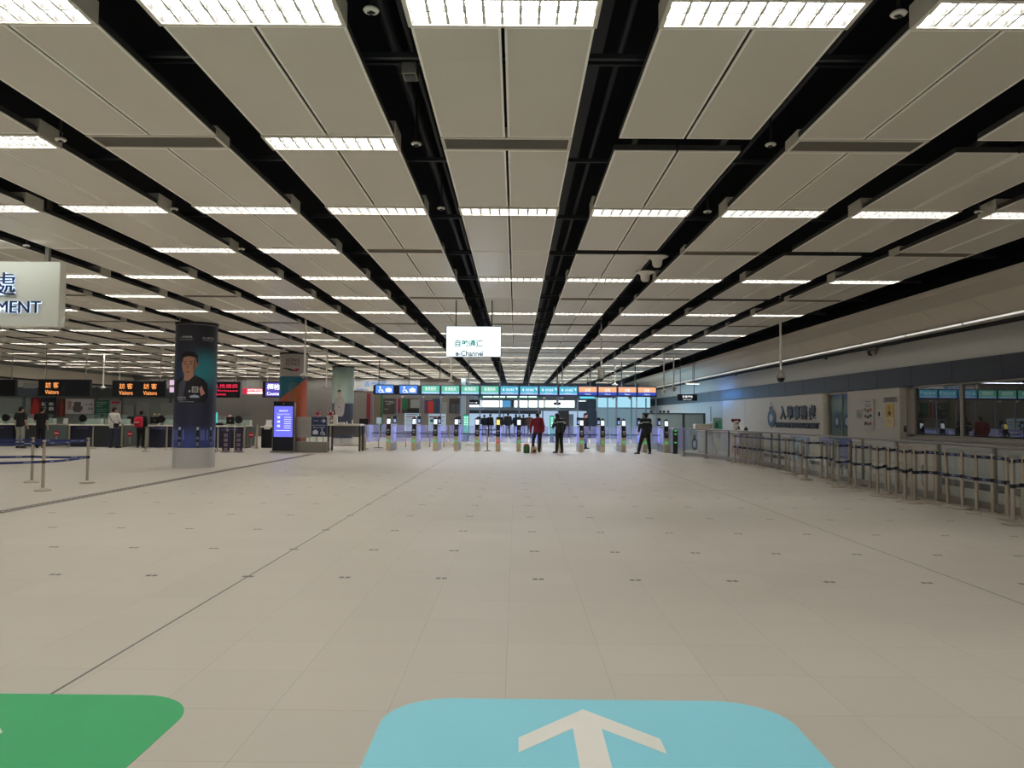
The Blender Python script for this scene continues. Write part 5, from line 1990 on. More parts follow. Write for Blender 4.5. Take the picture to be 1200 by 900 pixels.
def notice(name, lab, cat, px0, px1, pya, pyb, cols, prints, depth=0.02):
    pm, pv = (px0 + px1) / 2, (pya + pyb) / 2
    ya, yb = at(px0, pv, X=NX).y, at(px1, pv, X=NX).y
    z1_, z0_ = at(pm, pya, X=NX).z, at(pm, pyb, X=NX).z
    t = thing(name, lab, cat, (NX, (ya + yb) / 2, (z0_ + z1_) / 2), 0, None)
    W, H = ya - yb, z1_ - z0_
    m = MB()
    m.cbox((0, 0, 0), (W, H, depth), min(0.006, depth / 3))
    m.build('sheet', cols[0], t, (0, 0, 0), RIGHTWALL)
    m = MB()
    for ip, pr in enumerate(prints):
        dz = 0.002 + 0.0006 * ip
        if pr[0] == 'e':
            _, u, v, ru, rv, ci = pr
            m.raw([(W * (u - 0.5) + W * ru * math.cos(i * PI / 10), H * (0.5 - v) + H * rv * math.sin(i * PI / 10), depth / 2 + dz) for i in range(20)], [list(range(20))], ci - 1)
        else:
            _, u0, u1, v0, v1, ci = pr
            m.raw([(W * (u0 - 0.5), H * (0.5 - v1), depth / 2 + dz), (W * (u1 - 0.5), H * (0.5 - v1), depth / 2 + dz), (W * (u1 - 0.5), H * (0.5 - v0), depth / 2 + dz), (W * (u0 - 0.5), H * (0.5 - v0), depth / 2 + dz)], [(0, 1, 2, 3)], ci - 1)
    if m.v:
        m.build('print', cols[1:], t, (0, 0, 0), RIGHTWALL)


TYPEG = mat('type_grey', (120, 116, 110), rough=0.6)
notice('wall_notice', 'small white sheet left of the tall poster on the notice wall', 'notice', 1003, 1011, 479, 492, [PAPER, TYPEG, mat('type_red', (190, 110, 96))], [('r', 0.1, 0.9, 0.12, 0.2, 2)] + [('r', 0.12, 0.88, 0.28 + i * 0.09, 0.32 + i * 0.09, 1) for i in range(7)])
pts = [('r', 0.25, 0.75, 0.06, 0.08, 1), ('r', 0.2, 0.8, 0.16, 0.18, 1), ('r', 0.25, 0.75, 0.22, 0.24, 1)]
for u, v, ci in ((0.25, 0.34, 2), (0.75, 0.34, 3), (0.5, 0.38, 4), (0.25, 0.55, 4), (0.5, 0.58, 5), (0.75, 0.53, 5), (0.3, 0.78, 5), (0.55, 0.8, 4), (0.75, 0.78, 3)):
    pts.append(('e', u, v, 0.13, 0.055, ci))
pts += [('r', 0.18, 0.24, 0.72, 0.86, 5), ('r', 0.62, 0.9, 0.76, 0.8, 3)]
notice('wall_notice', 'tall white poster with rows of coloured pictures on the notice wall', 'poster', 1012.3, 1024.5, 468, 504, [PAPER, TYPEG, mat('spot_green', (110, 150, 104)), mat('spot_red', (184, 96, 84)), mat('spot_brown', (146, 92, 88)), mat('spot_dark', (62, 62, 68))], pts, 0.05)
notice('wall_notice', 'small white hand rub sheet right of the tall poster', 'notice', 1026.8, 1034.8, 480, 492.5, [PAPER, INK, mat('type_blue', (90, 130, 170))], [('e', 0.5, 0.35, 0.14, 0.16, 1), ('r', 0.36, 0.64, 0.4, 0.62, 1), ('r', 0.2, 0.8, 0.8, 0.86, 2)])
notice('wall_notice', 'tall gold poster with dark script on the notice wall', 'poster', 1038, 1047.7, 473, 500, [mat('gold_paper', (216, 182, 108), rough=0.6), mat('gold_pale', (228, 206, 156)), mat('gold_ink', (112, 88, 50))], [('r', 0.0, 1.0, 0.6, 1.0, 1), ('e', 0.5, 0.42, 0.2, 0.1, 2), ('r', 0.45, 0.55, 0.1, 0.3, 2), ('r', 0.2, 0.8, 0.7, 0.72, 2), ('r', 0.2, 0.8, 0.8, 0.82, 2)])
notice('wall_notice', 'grey plate with faint lettering above and behind the gold poster', 'notice', 1035.5, 1051.5, 465, 471.5, [mat('plate_grey', (158, 152, 142), rough=0.5), TYPEG], [('r', 0.1, 0.9, 0.2, 0.5, 1), ('r', 0.15, 0.85, 0.62, 0.8, 1)], 0.012)
notice('wall_switch', 'small dark wall switch at the right end of the notice wall', 'switch', 1059.5, 1061.8, 499, 506, [INK, GREYP], [('r', 0.25, 0.75, 0.2, 0.4, 1)])

# sheets leaning behind the railing
for px0, px1, y0, y1, lab, c in ((1053, 1094, 521.5, 575, 'pale beige board with dark figures standing behind the railing under the notices', (196, 178, 160)),
                               (926.5, 948, 511, 541, 'pale blue board standing behind the railing under the department lettering', (150, 168, 186)),
                               (960, 976, 513.5, 523, 'violet blue sheet hung behind the railing beside the door', (96, 100, 160)),
                               (983, 997, 514, 544, 'dark blue sheet hung behind the railing before the door', (70, 80, 140)),
                               (856, 868, 510, 536, 'pink patterned sheet behind the railing below the doll', (196, 176, 168))):
    X = 7.88 if px0 == 856 else 8.55
    pv = (y0 + y1) / 2
    ya, yb = at(px0, pv, X=X).y, at(px1, pv, X=X).y
    z1_, z0_ = at((px0 + px1) / 2, y0, X=X).z, max(0.02, at((px0 + px1) / 2, y1, X=X).z)
    t = thing('standing_board', lab, 'board', (X, (ya + yb) / 2, 0), 0)
    MB().cbox((0.01, 0, (z0_ + z1_) / 2), (0.03, ya - yb, z1_ - z0_), 0.005).build('board_sheet', mat('board_%d' % px0, c, rough=0.5), t)
    for s in (-0.4, 0.4):
        m = MB()
        m.bb(0.03, 0.06, s * (ya - yb) - 0.02, s * (ya - yb) + 0.02, 0.0, z1_ - 0.05)
        m.bb(-0.1, 0.1, s * (ya - yb) - 0.02, s * (ya - yb) + 0.02, 0.0, 0.03)
        m.build('stand', DARKSTEEL, t)
    if px0 in (1053, 926.5, 856):
        m = MB()
        L = ya - yb
        for u, v, r_ in ((-0.25, 0.35, 0.13), (0.05, 0.4, 0.12), (0.28, 0.34, 0.1)):
            m.raw([(-0.008, u * L + r_ * math.cos(-i * PI / 8), z0_ + (z1_ - z0_) * v + r_ * 1.9 * math.sin(-i * PI / 8)) for i in range(16)], [list(range(16))], 0)
        m.build('print', mat('board_print_%d' % px0, {1053: (92, 76, 74), 926.5: (86, 92, 116), 856: (150, 96, 92)}[px0], rough=0.6), t)

# ================================================================== LEFT COUNTERS
CY = 34.3
NAVYC = mat('counter_navy', (44, 48, 66), rough=0.45)
PURP = mat('counter_purple', (46, 42, 82), rough=0.45)
CDARK = mat('counter_charcoal', (52, 56, 60), rough=0.5)
CTOP = mat('counter_white_top', (226, 220, 206), rough=0.35, noise=0.02)
BACKPART = mat('counter_back_panel', (206, 212, 204), rough=0.4)
SCREENG = glass('counter_glass', (236, 244, 241), 0.92)


def counter(lab, px0, px1, front, printed, glazed=True):
    a, b = at(px0, 510, Y=CY).x, at(px1, 510, Y=CY).x
    W = b - a
    t = thing('inspection_counter', lab, 'counter', ((a + b) / 2, CY, 0), 0, 'inspection counters at the left')
    MB().cbox((0, 0.5, 0.47), (W - 0.04, 0.9, 0.94), 0.015).build('counter_body', front, t)
    MB().cbox((0, 0.45, 0.975), (W, 1.1, 0.06), 0.012).build('counter_top', CTOP, t)
    MB().cbox((0, 0.9, 1.12), (W - 0.02, 0.05, 0.26), 0.01).build('back_panel', BACKPART, t)
    MB().bb(-W / 2 + 0.05, W / 2 - 0.05, 0.07, 0.09, 0.02, 0.1).build('kick_plate', STEEL, t)
    if printed:
        m = MB()
        m.bb(-W / 2 + 0.06, W / 2 - 0.06, 0.03, 0.045, 0.78, 0.92, 0)
        m.build('name_strip', PURP, t)
        m = MB()
        write(m, '入境檢查櫃枱', 0, 0.83, W * 0.6, 0.06)
        m.bb(-W * 0.4, W * 0.4, -0.001, 0.001, 0.69, 0.7)
        m.build('name_lettering', mat('counter_type', (138, 140, 156), rough=0.5), t, (0, 0.026, 0), FRONT)
    if glazed:
        m = MB()
        m.bb(-W / 2 + 0.05, W / 2 - 0.05, 0.70, 0.715, 1.005, 1.45)
        m.build('glass_shield', SCREENG, t)
    return t


counter('dark counter at the left edge left of the man in black and grey', -40, 15, NAVYC, True)
counter('dark counter in front of the two people in black', 15.5, 52, CDARK, False)
counter('purple fronted counter under the left orange lettered sign', 81.5, 108.5, NAVYC, True)
counter('charcoal counter behind the man in the white shirt', 109.5, 141, CDARK, False)
counter('purple fronted counter right of the red backpack', 174, 206, NAVYC, True)
counter('navy counter under the red lettered sign right of the nearest column', 245, 287, NAVYC, True)
# black pedestal near the kiosk
a, b, z0, z1 = extent(306, 321, 499, 524, CY + 0.6)
t = thing('black_pedestal', 'black counter pedestal with a white top left of the violet kiosk', 'counter', ((a + b) / 2, CY + 0.6, 0))
MB().cbox((0, 0.3, 0.46), (b - a, 0.6, 0.92), 0.015).build('pedestal_body', BLACK, t)
MB().cbox((0, 0.28, 0.95), (b - a + 0.06, 0.7, 0.06), 0.012).build('pedestal_top', CTOP, t)
MB().bb(-0.14, 0.14, -0.07, -0.06, 0.84, 0.92).build('name_card', PAPER, t)
t = thing('paper_tray', 'white paper tray with forms on the black pedestal', 'tray', ((a + b) / 2 - 0.02, CY + 0.8, 0.98))
MB().cbox((0, 0, 0.03), (0.3, 0.24, 0.06), 0.01).build('tray', WHITE, t)
m = MB()
m.box((0, 0.02, 0.16), (0.26, 0.02, 0.26), 0, Matrix.Rotation(-0.3, 3, 'X'))
m.build('forms', PAPER, t)

# swing gates with no-entry discs between counters
NOE = mat('no_entry_red', (176, 24, 36), rough=0.4)


def counter_gate(lab, px0, px1, pxd):
    Y = CY - 0.05
    a, b = at(px0, 510, Y=Y).x, at(px1, 510, Y=Y).x
    xm = (a + b) / 2
    t = thing('counter_gate', lab, 'swing gate', (xm, Y, 0), 0, 'glass swing gates between counters')
    for s in (-1, 1):
        m = MB()
        m.cyl((s * (b - a) / 2, 0, 0), (s * (b - a) / 2, 0, 1.05), 0.045, n=14)
        m.cyl((s * (b - a) / 2, 0, 0), (s * (b - a) / 2, 0, 0.03), 0.09, n=16)
        m.build('post', POST, t)
    W = (b - a) - 0.16
    MB().cbox((0, 0, 0.54), (W, 0.016, 0.82), 0.004).build('glass_leaf', glass('gate_leaf_glass', (150, 164, 160), 0.6), t)
    m = MB()
    m.bb(-W / 2, W / 2, -0.02, 0.02, 0.95, 0.99)
    m.bb(-W / 2, W / 2, -0.02, 0.02, 0.08, 0.12)
    m.build('leaf_rail', STEEL, t)
    xd = at(pxd, 510, Y=Y).x - xm
    d = MB()
    d.cyl((xd, -0.012, 0.6), (xd, -0.03, 0.6), 0.125, n=28)
    dd = d.build('no_entry_disc', NOE, t)
    MB().bb(xd - 0.085, xd + 0.085, -0.034, -0.03, 0.58, 0.62).build('disc_bar', WHITE, dd)
    d = MB()
    d.bb(xd - 0.03, xd + 0.03, -0.02, -0.012, 0.14, 0.5)
    d.build('pull_bar', STEEL, t)


counter_gate('glass swing gate with red no entry disc beside the two people in black', 50, 81, 66.5)
counter_gate('glass swing gate with red no entry disc beside the red backpack', 143, 172.5, 152.5)
counter_gate('glass swing gate with red no entry disc left of the black pedestal', 286.5, 301, 294.5)

# computers, chairs and small things on the counters
CT = 1.005


def desk_camera(lab, px):
    x = at(px, 495, Y=CY + 0.25).x
    t = thing('desk_camera', lab, 'desk device', (x, CY + 0.25, CT), 0, 'round black desk devices')
    MB().cyl((0, 0, 0), (0, 0, 0.02), 0.1, n=18).build('base', BLACK, t)
    MB().cyl((0, 0.0, 0.02), (0, 0, 0.14), 0.02, n=10).build('stem', GREYP, t)
    m = MB()
    m.cyl((0, -0.05, 0.26), (0, 0.05, 0.26), 0.17, 0.16, n=28)
    m.build('round_head', BLACK, t)


desk_camera('round black desk device on the counter at the left edge', 7)
desk_camera('round black desk device on the counter under the left orange sign', 97.5)
desk_camera('round black desk device on the counter right of the red backpack', 189.5)
desk_camera('round black desk device on the counter under the red lettered sign', 280)


def monitor(lab, px, w_, h_, mat_=BLACK, dot=True, z=0.06, py=None):
    x = at(px, 495, Y=CY + 0.4).x
    t = thing('monitor', lab, 'monitor', (x, CY + 0.4, CT), 0, 'monitors seen from behind')
    MB().cbox((0, 0, 0.01), (0.2, 0.14, 0.02), 0.006).build('stand', BLACK, t)
    MB().cbox((0, 0.0, z + h_ / 2), (w_, 0.04, h_), 0.012).build('screen_back', mat_, t)
    if dot:
        MB().cyl((0, -0.02, z + h_ / 2), (0, -0.026, z + h_ / 2), 0.02, n=12).build('round_mark', WHITE, t)


monitor('black monitor back on the counter left of the red backpack', 152.5, 0.3, 0.34)
monitor('black monitor back on the counter beside the round device right of the backpack', 181.5, 0.42, 0.3)
monitor('black slanted monitor on the counter under the red lettered sign', 270, 0.36, 0.32)
t = thing('flower_pot', 'small pot of red and white flowers on the counter under the red sign', 'flower pot', (at(269, 490, Y=CY + 0.7).x, CY + 0.62, CT))
MB().lathe([(0.05, 0), (0.08, 0.12), (0.085, 0.14), (0.07, 0.14), (0.0, 0.13)], n=14).build('pot', WHITE, t)
m = MB()
rr = random.Random(3)
for i in range(14):
    m.ball((rr.uniform(-0.13, 0.13), rr.uniform(-0.1, 0.1), 0.34 + rr.uniform(-0.04, 0.14)), rr.uniform(0.025, 0.045), 8, 5, i % 2)
m.build('blossoms', [mat('blossom_red', (196, 46, 50), rough=0.6), mat('blossom_white', (220, 206, 200), rough=0.6)], t)
m = MB()
for i in range(8):
    m.cyl((0, 0, 0.13), (rr.uniform(-0.12, 0.12), rr.uniform(-0.08, 0.08), 0.36), 0.006, n=5)
m.build('stems', mat('stem_green', (56, 92, 52), rough=0.6), t)
t = thing('plush_toy', 'dark plush toy bag sitting on the counter right of the backpack', 'toy', (at(183, 485, Y=CY + 0.6).x, CY + 0.66, CT))
MB().ball((0, 0, 0.28), (0.17, 0.12, 0.16)).build('body', mat('plush_brown', (84, 74, 58), rough=0.9), t)
m = MB()
for s in (-0.1, 0.1):
    m.ball((s, 0, 0.46), 0.05)
m.build('ears', mat('plush_beige', (172, 158, 130), rough=0.9), t)
MB().cbox((0, 0, 0.06), (0.3, 0.22, 0.12), 0.02).build('seat_block', WOOD, t)
t = thing('counter_leaflet_screen', 'small cyan lit panel on the counter right of the nearest column', 'screen', (at(252.5, 488, Y=CY + 0.5).x, CY + 0.5, CT))
MB().cbox((0, 0, 0.34), (0.2, 0.04, 0.5), 0.01).build('screen_case', WHITE, t)
MB().bb(-0.085, 0.085, -0.026, -0.02, 0.12, 0.57).build('lit_face', screen('cyan_panel', (70, 200, 206), 0.9), t)
MB().cbox((0, 0, 0.045), (0.16, 0.16, 0.09), 0.01).build('foot', GREYP, t)
t = thing('keyboard_tray', 'flat black device lying on the counter under the cyan panel', 'desk device', (at(257, 499, Y=CY + 0.2).x, CY + 0.2, CT))
MB().cbox((0, 0, 0.05), (0.34, 0.2, 0.1), 0.03).build('case', BLACK, t)
MB().cbox((0.03, -0.02, 0.105), (0.2, 0.12, 0.02), 0.006).build('key_plate', DARKSTEEL, t)
for px, lab in ((77, 'white desk card stand between the dark posters and the gate'), (58, 'white paper stack on the counter behind the people in black'), (160, 'pale paper holder on the counter beside the red backpack')):
    x = at(px, 495, Y=CY + 0.3).x
    t = thing('card_stand', lab, 'card stand', (x, CY + 0.3, CT if px != 77 and px != 160 else CT), 0)
    MB().box((0, 0, 0.14), (0.22, 0.015, 0.28), 0, Matrix.Rotation(-0.15, 3, 'X')).build('card', PAPER, t)
    MB().cbox((0, 0.02, 0.012), (0.22, 0.12, 0.024), 0.006).build('foot', GREYP, t)
# extra counter pieces under the swing gates so the line reads on
for lab, px0, px1 in (('set back charcoal counter behind the left swing gate', 53, 81), ('set back charcoal counter behind the middle swing gate', 142.5, 173)):
    a, b = at(px0, 510, Y=CY + 1.2).x, at(px1, 510, Y=CY + 1.2).x
    t = thing('inspection_counter', lab, 'counter', ((a + b) / 2, CY + 1.3, 0), 0, 'inspection counters at the left')
    MB().cbox((0, 0.3, 0.46), (b - a, 0.6, 0.92), 0.015).build('counter_body', CDARK, t)
    MB().cbox((0, 0.28, 0.95), (b - a + 0.02, 0.7, 0.06), 0.012).build('counter_top', CTOP, t)
for o_ in [o for o in bpy.data.objects if o.name.startswith('card_stand')]:
    if o_['label']:
        o_.location = (o_.location.x * (CY + 1.55) / (CY + 0.3), CY + 1.55, 0.98)
for o_ in [o for o in bpy.data.objects if o.name.startswith('monitor')]:
    if 'left of the red backpack' in o_['label']:
        o_.location = (o_.location.x * (CY + 1.55) / (CY + 0.4), CY + 1.55, 0.98)

# partition with posters behind the counters
Y = 37.5
PARTG = mat('partition_grey_green', (128, 134, 130), rough=0.5)
w = MB()
a, b = LEFTX, at(207, 480, Y=Y).x
w.bb(a, b, Y, Y + 0.1, 0, 2.75, 0)
w.bb(a, b, Y - 0.03, Y, 2.25, 2.75, 1)
for px in (28, 113, 142, 200):
    x = at(px, 480, Y=Y).x
    w.bb(x - 0.06, x + 0.06, Y - 0.06, Y, 0, 2.8, 1)
struct('wall_partition', w, [PARTG, mat('partition_slate', (86, 94, 98), rough=0.5)])
Y -= 0.08
poster('wall_poster', 'red poster with a star shape left of the dark poster behind the counters', 'poster', 36, 48, 466, 493, Y, [mat('poster_red_dark', (104, 32, 34)), mat('poster_scarlet', (186, 54, 50))], [(38, 46, 472, 484, 1), (36.5, 42, 477, 490, 1), (40, 44, 468, 480, 1)])
poster('wall_poster', 'dark poster with big white characters behind the counters', 'poster', 48, 65, 466, 493, Y, [mat('poster_charcoal', (38, 40, 48)), PAPER])
t_ = bpy.data.objects[[o.name for o in bpy.data.objects if o.get('label') == 'dark poster with big white characters behind the counters'][0]]
m = MB()
for ch, px, py in (('新', 52.2, 473.5), ('年', 60.5, 473.5), ('快', 52.2, 479), ('樂', 60.5, 479)):
    c = at(px, py, Y=Y)
    write(m, ch, c.x - t_.location.x, c.z - t_.location.z, 0.27, 0.19, 0, 0.03)
m.build('lettering', PAPER, t_, (0, -0.03, 0), FRONT)
poster('wall_poster', 'dark red striped poster between the dark and the white posters', 'poster', 66.5, 76.5, 467, 488, Y, [mat('poster_brown', (92, 62, 58)), REDP, mat('poster_dark_red', (84, 30, 34))], [(68, 70, 469, 485, 2), (71.5, 73.5, 471, 486, 1), (74.5, 76.5, 467, 488, 2)])
poster('wall_poster', 'white poster with a seated dark figure and grey lettering', 'poster', 77, 110, 467.5, 485, Y, [mat('poster_white', (206, 202, 200)), mat('poster_ink_grey', (96, 92, 98)), mat('poster_rose', (176, 136, 136))], [(87, 95, 471, 483, 1), (85.5, 97, 476, 481, 1), (79.5, 84, 470, 480, 2)])
t_ = [o for o in bpy.data.objects if o.get('label') == 'white poster with a seated dark figure and grey lettering'][0]
m = MB()
c = at(104.5, 474, Y=Y)
write(m, '出入境', c.x - t_.location.x, c.z - t_.location.z, 0.36, 0.12, 0, 0.02)
c = at(106.5, 479, Y=Y)
write(m, '服務', c.x - t_.location.x, c.z - t_.location.z, 0.24, 0.12, 0, 0.02)
m.build('lettering', mat('poster_ink_grey', (96, 92, 98)), t_, (0, -0.03, 0), FRONT)
poster('wall_poster', 'green notice with white lines behind the man in the white shirt', 'poster', 112.5, 127.5, 469, 489, Y, [mat('notice_green', (44, 104, 84)), mat('notice_type', (176, 200, 190))], [(113.5, 126, 471, 471.7, 1), (113.5, 124, 473.2, 473.9, 1), (113.5, 120, 476, 476.6, 1), (113.5, 126, 479.5, 480, 1), (113.5, 124, 482, 482.5, 1), (113.5, 126, 484.5, 485, 1)])
poster('wall_poster', 'pale notice with a red diagonal heading right of the green one', 'poster', 129, 142, 469.5, 488, Y, [mat('notice_pale', (168, 160, 154)), PINKP], [(131, 141, 470.3, 473, 1)])
poster('wall_panel', 'tall grey cabinet panel behind the woman with the red backpack', 'panel', 160, 174.5, 471, 494, Y, [mat('panel_grey', (140, 142, 138), rough=0.5)])
poster('wall_panel', 'low grey cabinet panel left of the taller one', 'panel', 145.5, 157, 475, 494, Y, [mat('panel_grey', (140, 142, 138), rough=0.5)])
poster('wall_panel', 'grey cabinet panel beside the nearest column', 'panel', 188, 205, 472, 494, Y, [mat('panel_grey', (140, 142, 138), rough=0.5)])
a, b, z0, z1 = extent(28, 43, 449, 463, Y)
poster('wall_panel', 'grey screen panel between the two leftmost black counter signs', 'panel', 27.5, 43.5, 449, 464, Y, [mat('panel_blue_grey', (84, 92, 104), rough=0.4), mat('panel_light', (150, 152, 152))], [(27.5, 43.5, 449, 455, 1)])

# pink lit panels hanging by the nearest column, red and white sign behind
for py0, py1, lab in ((445, 451.5, 'upper of two pale pink lit panels left of the nearest column'), (453.5, 460, 'lower of two pale pink lit panels left of the nearest column')):
    Y = 36.0
    a, b, z0, z1 = extent(198.5, 206.5, py0, py1, Y)
    t = thing('pink_lit_panel', lab, 'lit sign', ((a + b) / 2, Y, z0), 0, 'pink lit panels')
    MB().cbox((0, 0.04, (z1 - z0) / 2), (b - a, 0.08, z1 - z0), 0.01).build('sign_case', GREYP, t)
    MB().bb(-(b - a) / 2 + 0.015, (b - a) / 2 - 0.015, -0.006, 0, 0.015, z1 - z0 - 0.015).build('lit_face', screen('pink_face', (226, 190, 220), 0.8), t)
    MB().cyl((0, 0.06, z1 - z0), (0, 0.06, (4.95 - z0) if py0 < 450 else (z1 - z0 + 0.082)), 0.014, n=8).build('hanging_rod', GREYP, t)
Y = 46.0
a, b, z0, z1 = extent(284.5, 309, 455, 462, Y)
t = thing('red_white_sign', 'long white lit sign with a red left end on the far wall', 'lit sign', ((a + b) / 2, Y, z0))
W, H = b - a, z1 - z0
MB().cbox((0, 0.06, H / 2), (W, 0.12, H), 0.01).build('sign_case', mat('sign_red', (200, 30, 62), rough=0.4, emit=0.5), t)
MB().bb(-W / 2 + 0.22 * W, W / 2 - 0.02, -0.006, 0.0, 0.03, H * 0.42).build('lit_face', lamp_mat('sign_white_face', (1, 0.97, 0.96), 1.1), t)
m = MB()
write(m, '中國旅行社', 0.09 * W, H * 0.7, W * 0.72, H * 0.4, bold=0.03)
m.build('lettering', lamp_mat('sign_white_face', (1, 0.97, 0.96), 1.1), t, (0, -0.01, 0), FRONT)
rods(t, (-0.3 * W, 0.3 * W), 0.06, H, 4.95 - z0, 0.02, GREYP)

# ---- thin stanchions before the counters
for i, (px, py, lab) in enumerate(((108.5, 526, 'belt stanchion standing right of the purple fronted counter'), (170.5, 529, 'belt stanchion with a wide base right of the red backpack'), (195, 527, 'belt stanchion before the purple counter left of the nearest column'), (202, 526.5, 'belt stanchion just left of the nearest column'),
                                   (172.8, 526, 'belt stanchion close behind the one with the wide base'))):
    p = at(px, py, Z=0)
    bl = []
    if i == 2:
        q_ = at(172.8, 526, Z=0)
        bl = [(q_.x - p.x, q_.y - p.y, 0.925)]
    stanchion(p.x, p.y, lab, 'belt stanchions before the counters', bl, 0, False)
for px, py, lab in ((250, 530, 'steel belt stanchion just right of the nearest column'), (255, 528.5, 'steel belt stanchion left of the two purple sign posts'), (274.5, 528, 'steel belt stanchion between the two purple sign posts'), (266, 526.5, 'steel belt stanchion behind the left purple sign post')):
    p = at(px, py, Z=0)
    bl = []
    if px == 255:
        q_ = at(274.5, 528, Z=0)
        bl = [(q_.x - p.x, q_.y - p.y, 0.925)]
    stanchion(p.x, p.y, lab, 'belt stanchions before the counters', bl, 0, False)
# purple sign posts
for px, lab in ((264.5, 'left of two dark purple sign posts with pale squares'), (279.5, 'right of two dark purple sign posts with pale squares')):
    p = at(px, 530, Z=0)
    y1 = at(px, 505, Y=p.y).z
    t = thing('sign_post', lab, 'sign post', (p.x, p.y, 0), 0, 'purple sign posts')
    MB().cbox((0, 0, y1 / 2 + 0.02), (0.29, 0.05, y1 - 0.06), 0.01).build('post_panel', mat('post_purple', (42, 32, 58), rough=0.45), t)
    MB().cbox((0, 0, 0.015), (0.34, 0.3, 0.03), 0.008).build('base_plate', DARKSTEEL, t)
    m = MB()
    for i, ch in enumerate('請先登記'):
        z = y1 - 0.17 - i * 0.19
        m.bb(-0.07, 0.07, -0.03, -0.026, z - 0.065, z + 0.065, 0)
    m.build('pale_square', mat('post_pale', (142, 132, 150), rough=0.5), t)
    m = MB()
    for i, ch in enumerate('請先登記'):
        write(m, ch, 0, y1 - 0.17 - i * 0.19, 0.1, 0.1)
    m.build('lettering', mat('post_purple', (42, 32, 58)), t, (0, -0.033, 0), FRONT)

# ---- kiosk with violet screen
Y = 30.75
x0, x1 = at(319, 520, Y=Y).x, at(344, 520, Y=Y).x
z1 = at(331, 470.3, Y=Y).z
t = thing('information_kiosk', 'tall black kiosk with a violet blue lit screen beside the banner column', 'kiosk', ((x0 + x1) / 2, Y, 0))
W = x1 - x0
MB().cbox((0, 0.1, z1 / 2 + 0.03), (W, 0.2, z1 - 0.06), 0.03, seg=3).build('kiosk_body', mat('kiosk_black', (20, 22, 34), rough=0.3), t)
for s in (-1, 1):
    MB().bb(s * W / 2 - 0.012, s * W / 2 + 0.012, 0.0, 0.2, 0.06, z1 - 0.05).build('side_trim', STEEL, t)
MB().cbox((0, 0.1, 0.03), (W + 0.1, 0.5, 0.06), 0.015).build('base', STEEL, t)
zs1, zs0 = at(331, 476, Y=Y).z, at(331, 512, Y=Y).z
MB().bb(-W / 2 + 0.05, W / 2 - 0.05, -0.008, 0.0, zs0, zs1).build('lit_screen', screen('kiosk_violet', (112, 112, 236), 0.9), t)
m = MB()
zz = lambda py: at(331, py, Y=Y).z
write(m, '櫃枱關閉', 0, zz(481.5), W * 0.42, 0.07, bold=0.02)
write(m, 'Counter Closed', 0, zz(485.2), W * 0.6, 0.075)
for i, py in enumerate((489, 491.5, 494, 496.5, 499, 501.5)):
    m.bb(0.05, W * 0.36, -0.001, 0.001, 0, 0) if False else None
    z = zz(py)
    m.raw([(0.03, z - 0.012, 0), (W * 0.36, z - 0.012, 0), (W * 0.36, z + 0.012, 0), (0.03, z + 0.012, 0)], [(0, 1, 2, 3)])
    if i % 2 == 0:
        m.raw([(-0.24, z - 0.05, 0), (-0.13, z - 0.05, 0), (-0.13, z + 0.04, 0), (-0.24, z + 0.04, 0)], [(0, 1, 2, 3)])
z = zz(504.5)
m.raw([(-W * 0.34, z - 0.012, 0), (W * 0.34, z - 0.012, 0), (W * 0.34, z + 0.012, 0), (-W * 0.34, z + 0.012, 0)], [(0, 1, 2, 3)])
m.build('screen_lettering', lamp_mat('kiosk_type', (0.72, 0.78, 1.0), 1.0), t, (0, -0.012, 0), FRONT)
MB().cyl((0, -0.004, zz(473)), (0, 0.0, zz(473)), 0.035, n=16).build('camera_lens', GREYP, t)

# ---- low barrier with the wheelchair board
Y = 31.0
x0, x1 = at(344.5, 524, Y=Y).x, at(382.5, 524, Y=Y).x
xm = (x0 + x1) / 2
W = x1 - x0
zt, zb = at(363, 489, Y=Y).z, at(363, 517.5, Y=Y).z
t = thing('queue_barrier', 'low steel barrier with a glass top standing right of the violet kiosk', 'barrier', (xm, Y, 0))
MB().cbox((0, 0.15, zb / 2), (W, 0.3, zb), 0.02).build('plinth', STEEL, t)
MB().bb(-W / 2 + 0.02, W / 2 - 0.02, 0.14, 0.155, zb, zt).build('glass_panel', CLEAR, t)
for s in (-0.3, -0.05, 0.15, 0.36):
    MB().bb(s * W - 0.015, s * W + 0.015, 0.135, 0.16, zb, zt - 0.1).build('glass_clamp', STEEL, t)
x0g, x1g, z0g, z1g = extent(346.5, 363.5, 488.5, 513, Y)
t = thing('grey_notice', 'blank grey notice panel on the low barrier left of the wheelchair board', 'notice', ((x0g + x1g) / 2, Y + 0.1, z0g))
MB().cbox((0, 0, (z1g - z0g) / 2), (x1g - x0g, 0.03, z1g - z0g), 0.006).build('sheet', mat('notice_grey', (156, 152, 148), rough=0.5, noise=0.08, scale=14), t)
m = MB()
for i in range(6):
    m.bb(-(x1g - x0g) * 0.38, (x1g - x0g) * 0.38, -0.018, -0.015, (z1g - z0g) * (0.2 + i * 0.11), (z1g - z0g) * (0.2 + i * 0.11) + 0.02)
m.build('print', mat('notice_grey_print', (136, 132, 130), rough=0.5), t)
x0g, x1g, z0g, z1g = extent(364.5, 382.2, 488.7, 511.3, Y)
t = thing('direction_board', 'dark blue board with white arrow, suitcase and wheelchair symbols', 'sign', ((x0g + x1g) / 2, Y + 0.1, z0g))
W, H = x1g - x0g, z1g - z0g
MB().cbox((0, 0, H / 2), (W, 0.03, H), 0.006).build('board_panel', mat('board_dark_blue', (36, 48, 84), rough=0.45), t)
m = MB()
write(m, 'Priority', -0.12, H * 0.8, 0.2, 0.06)
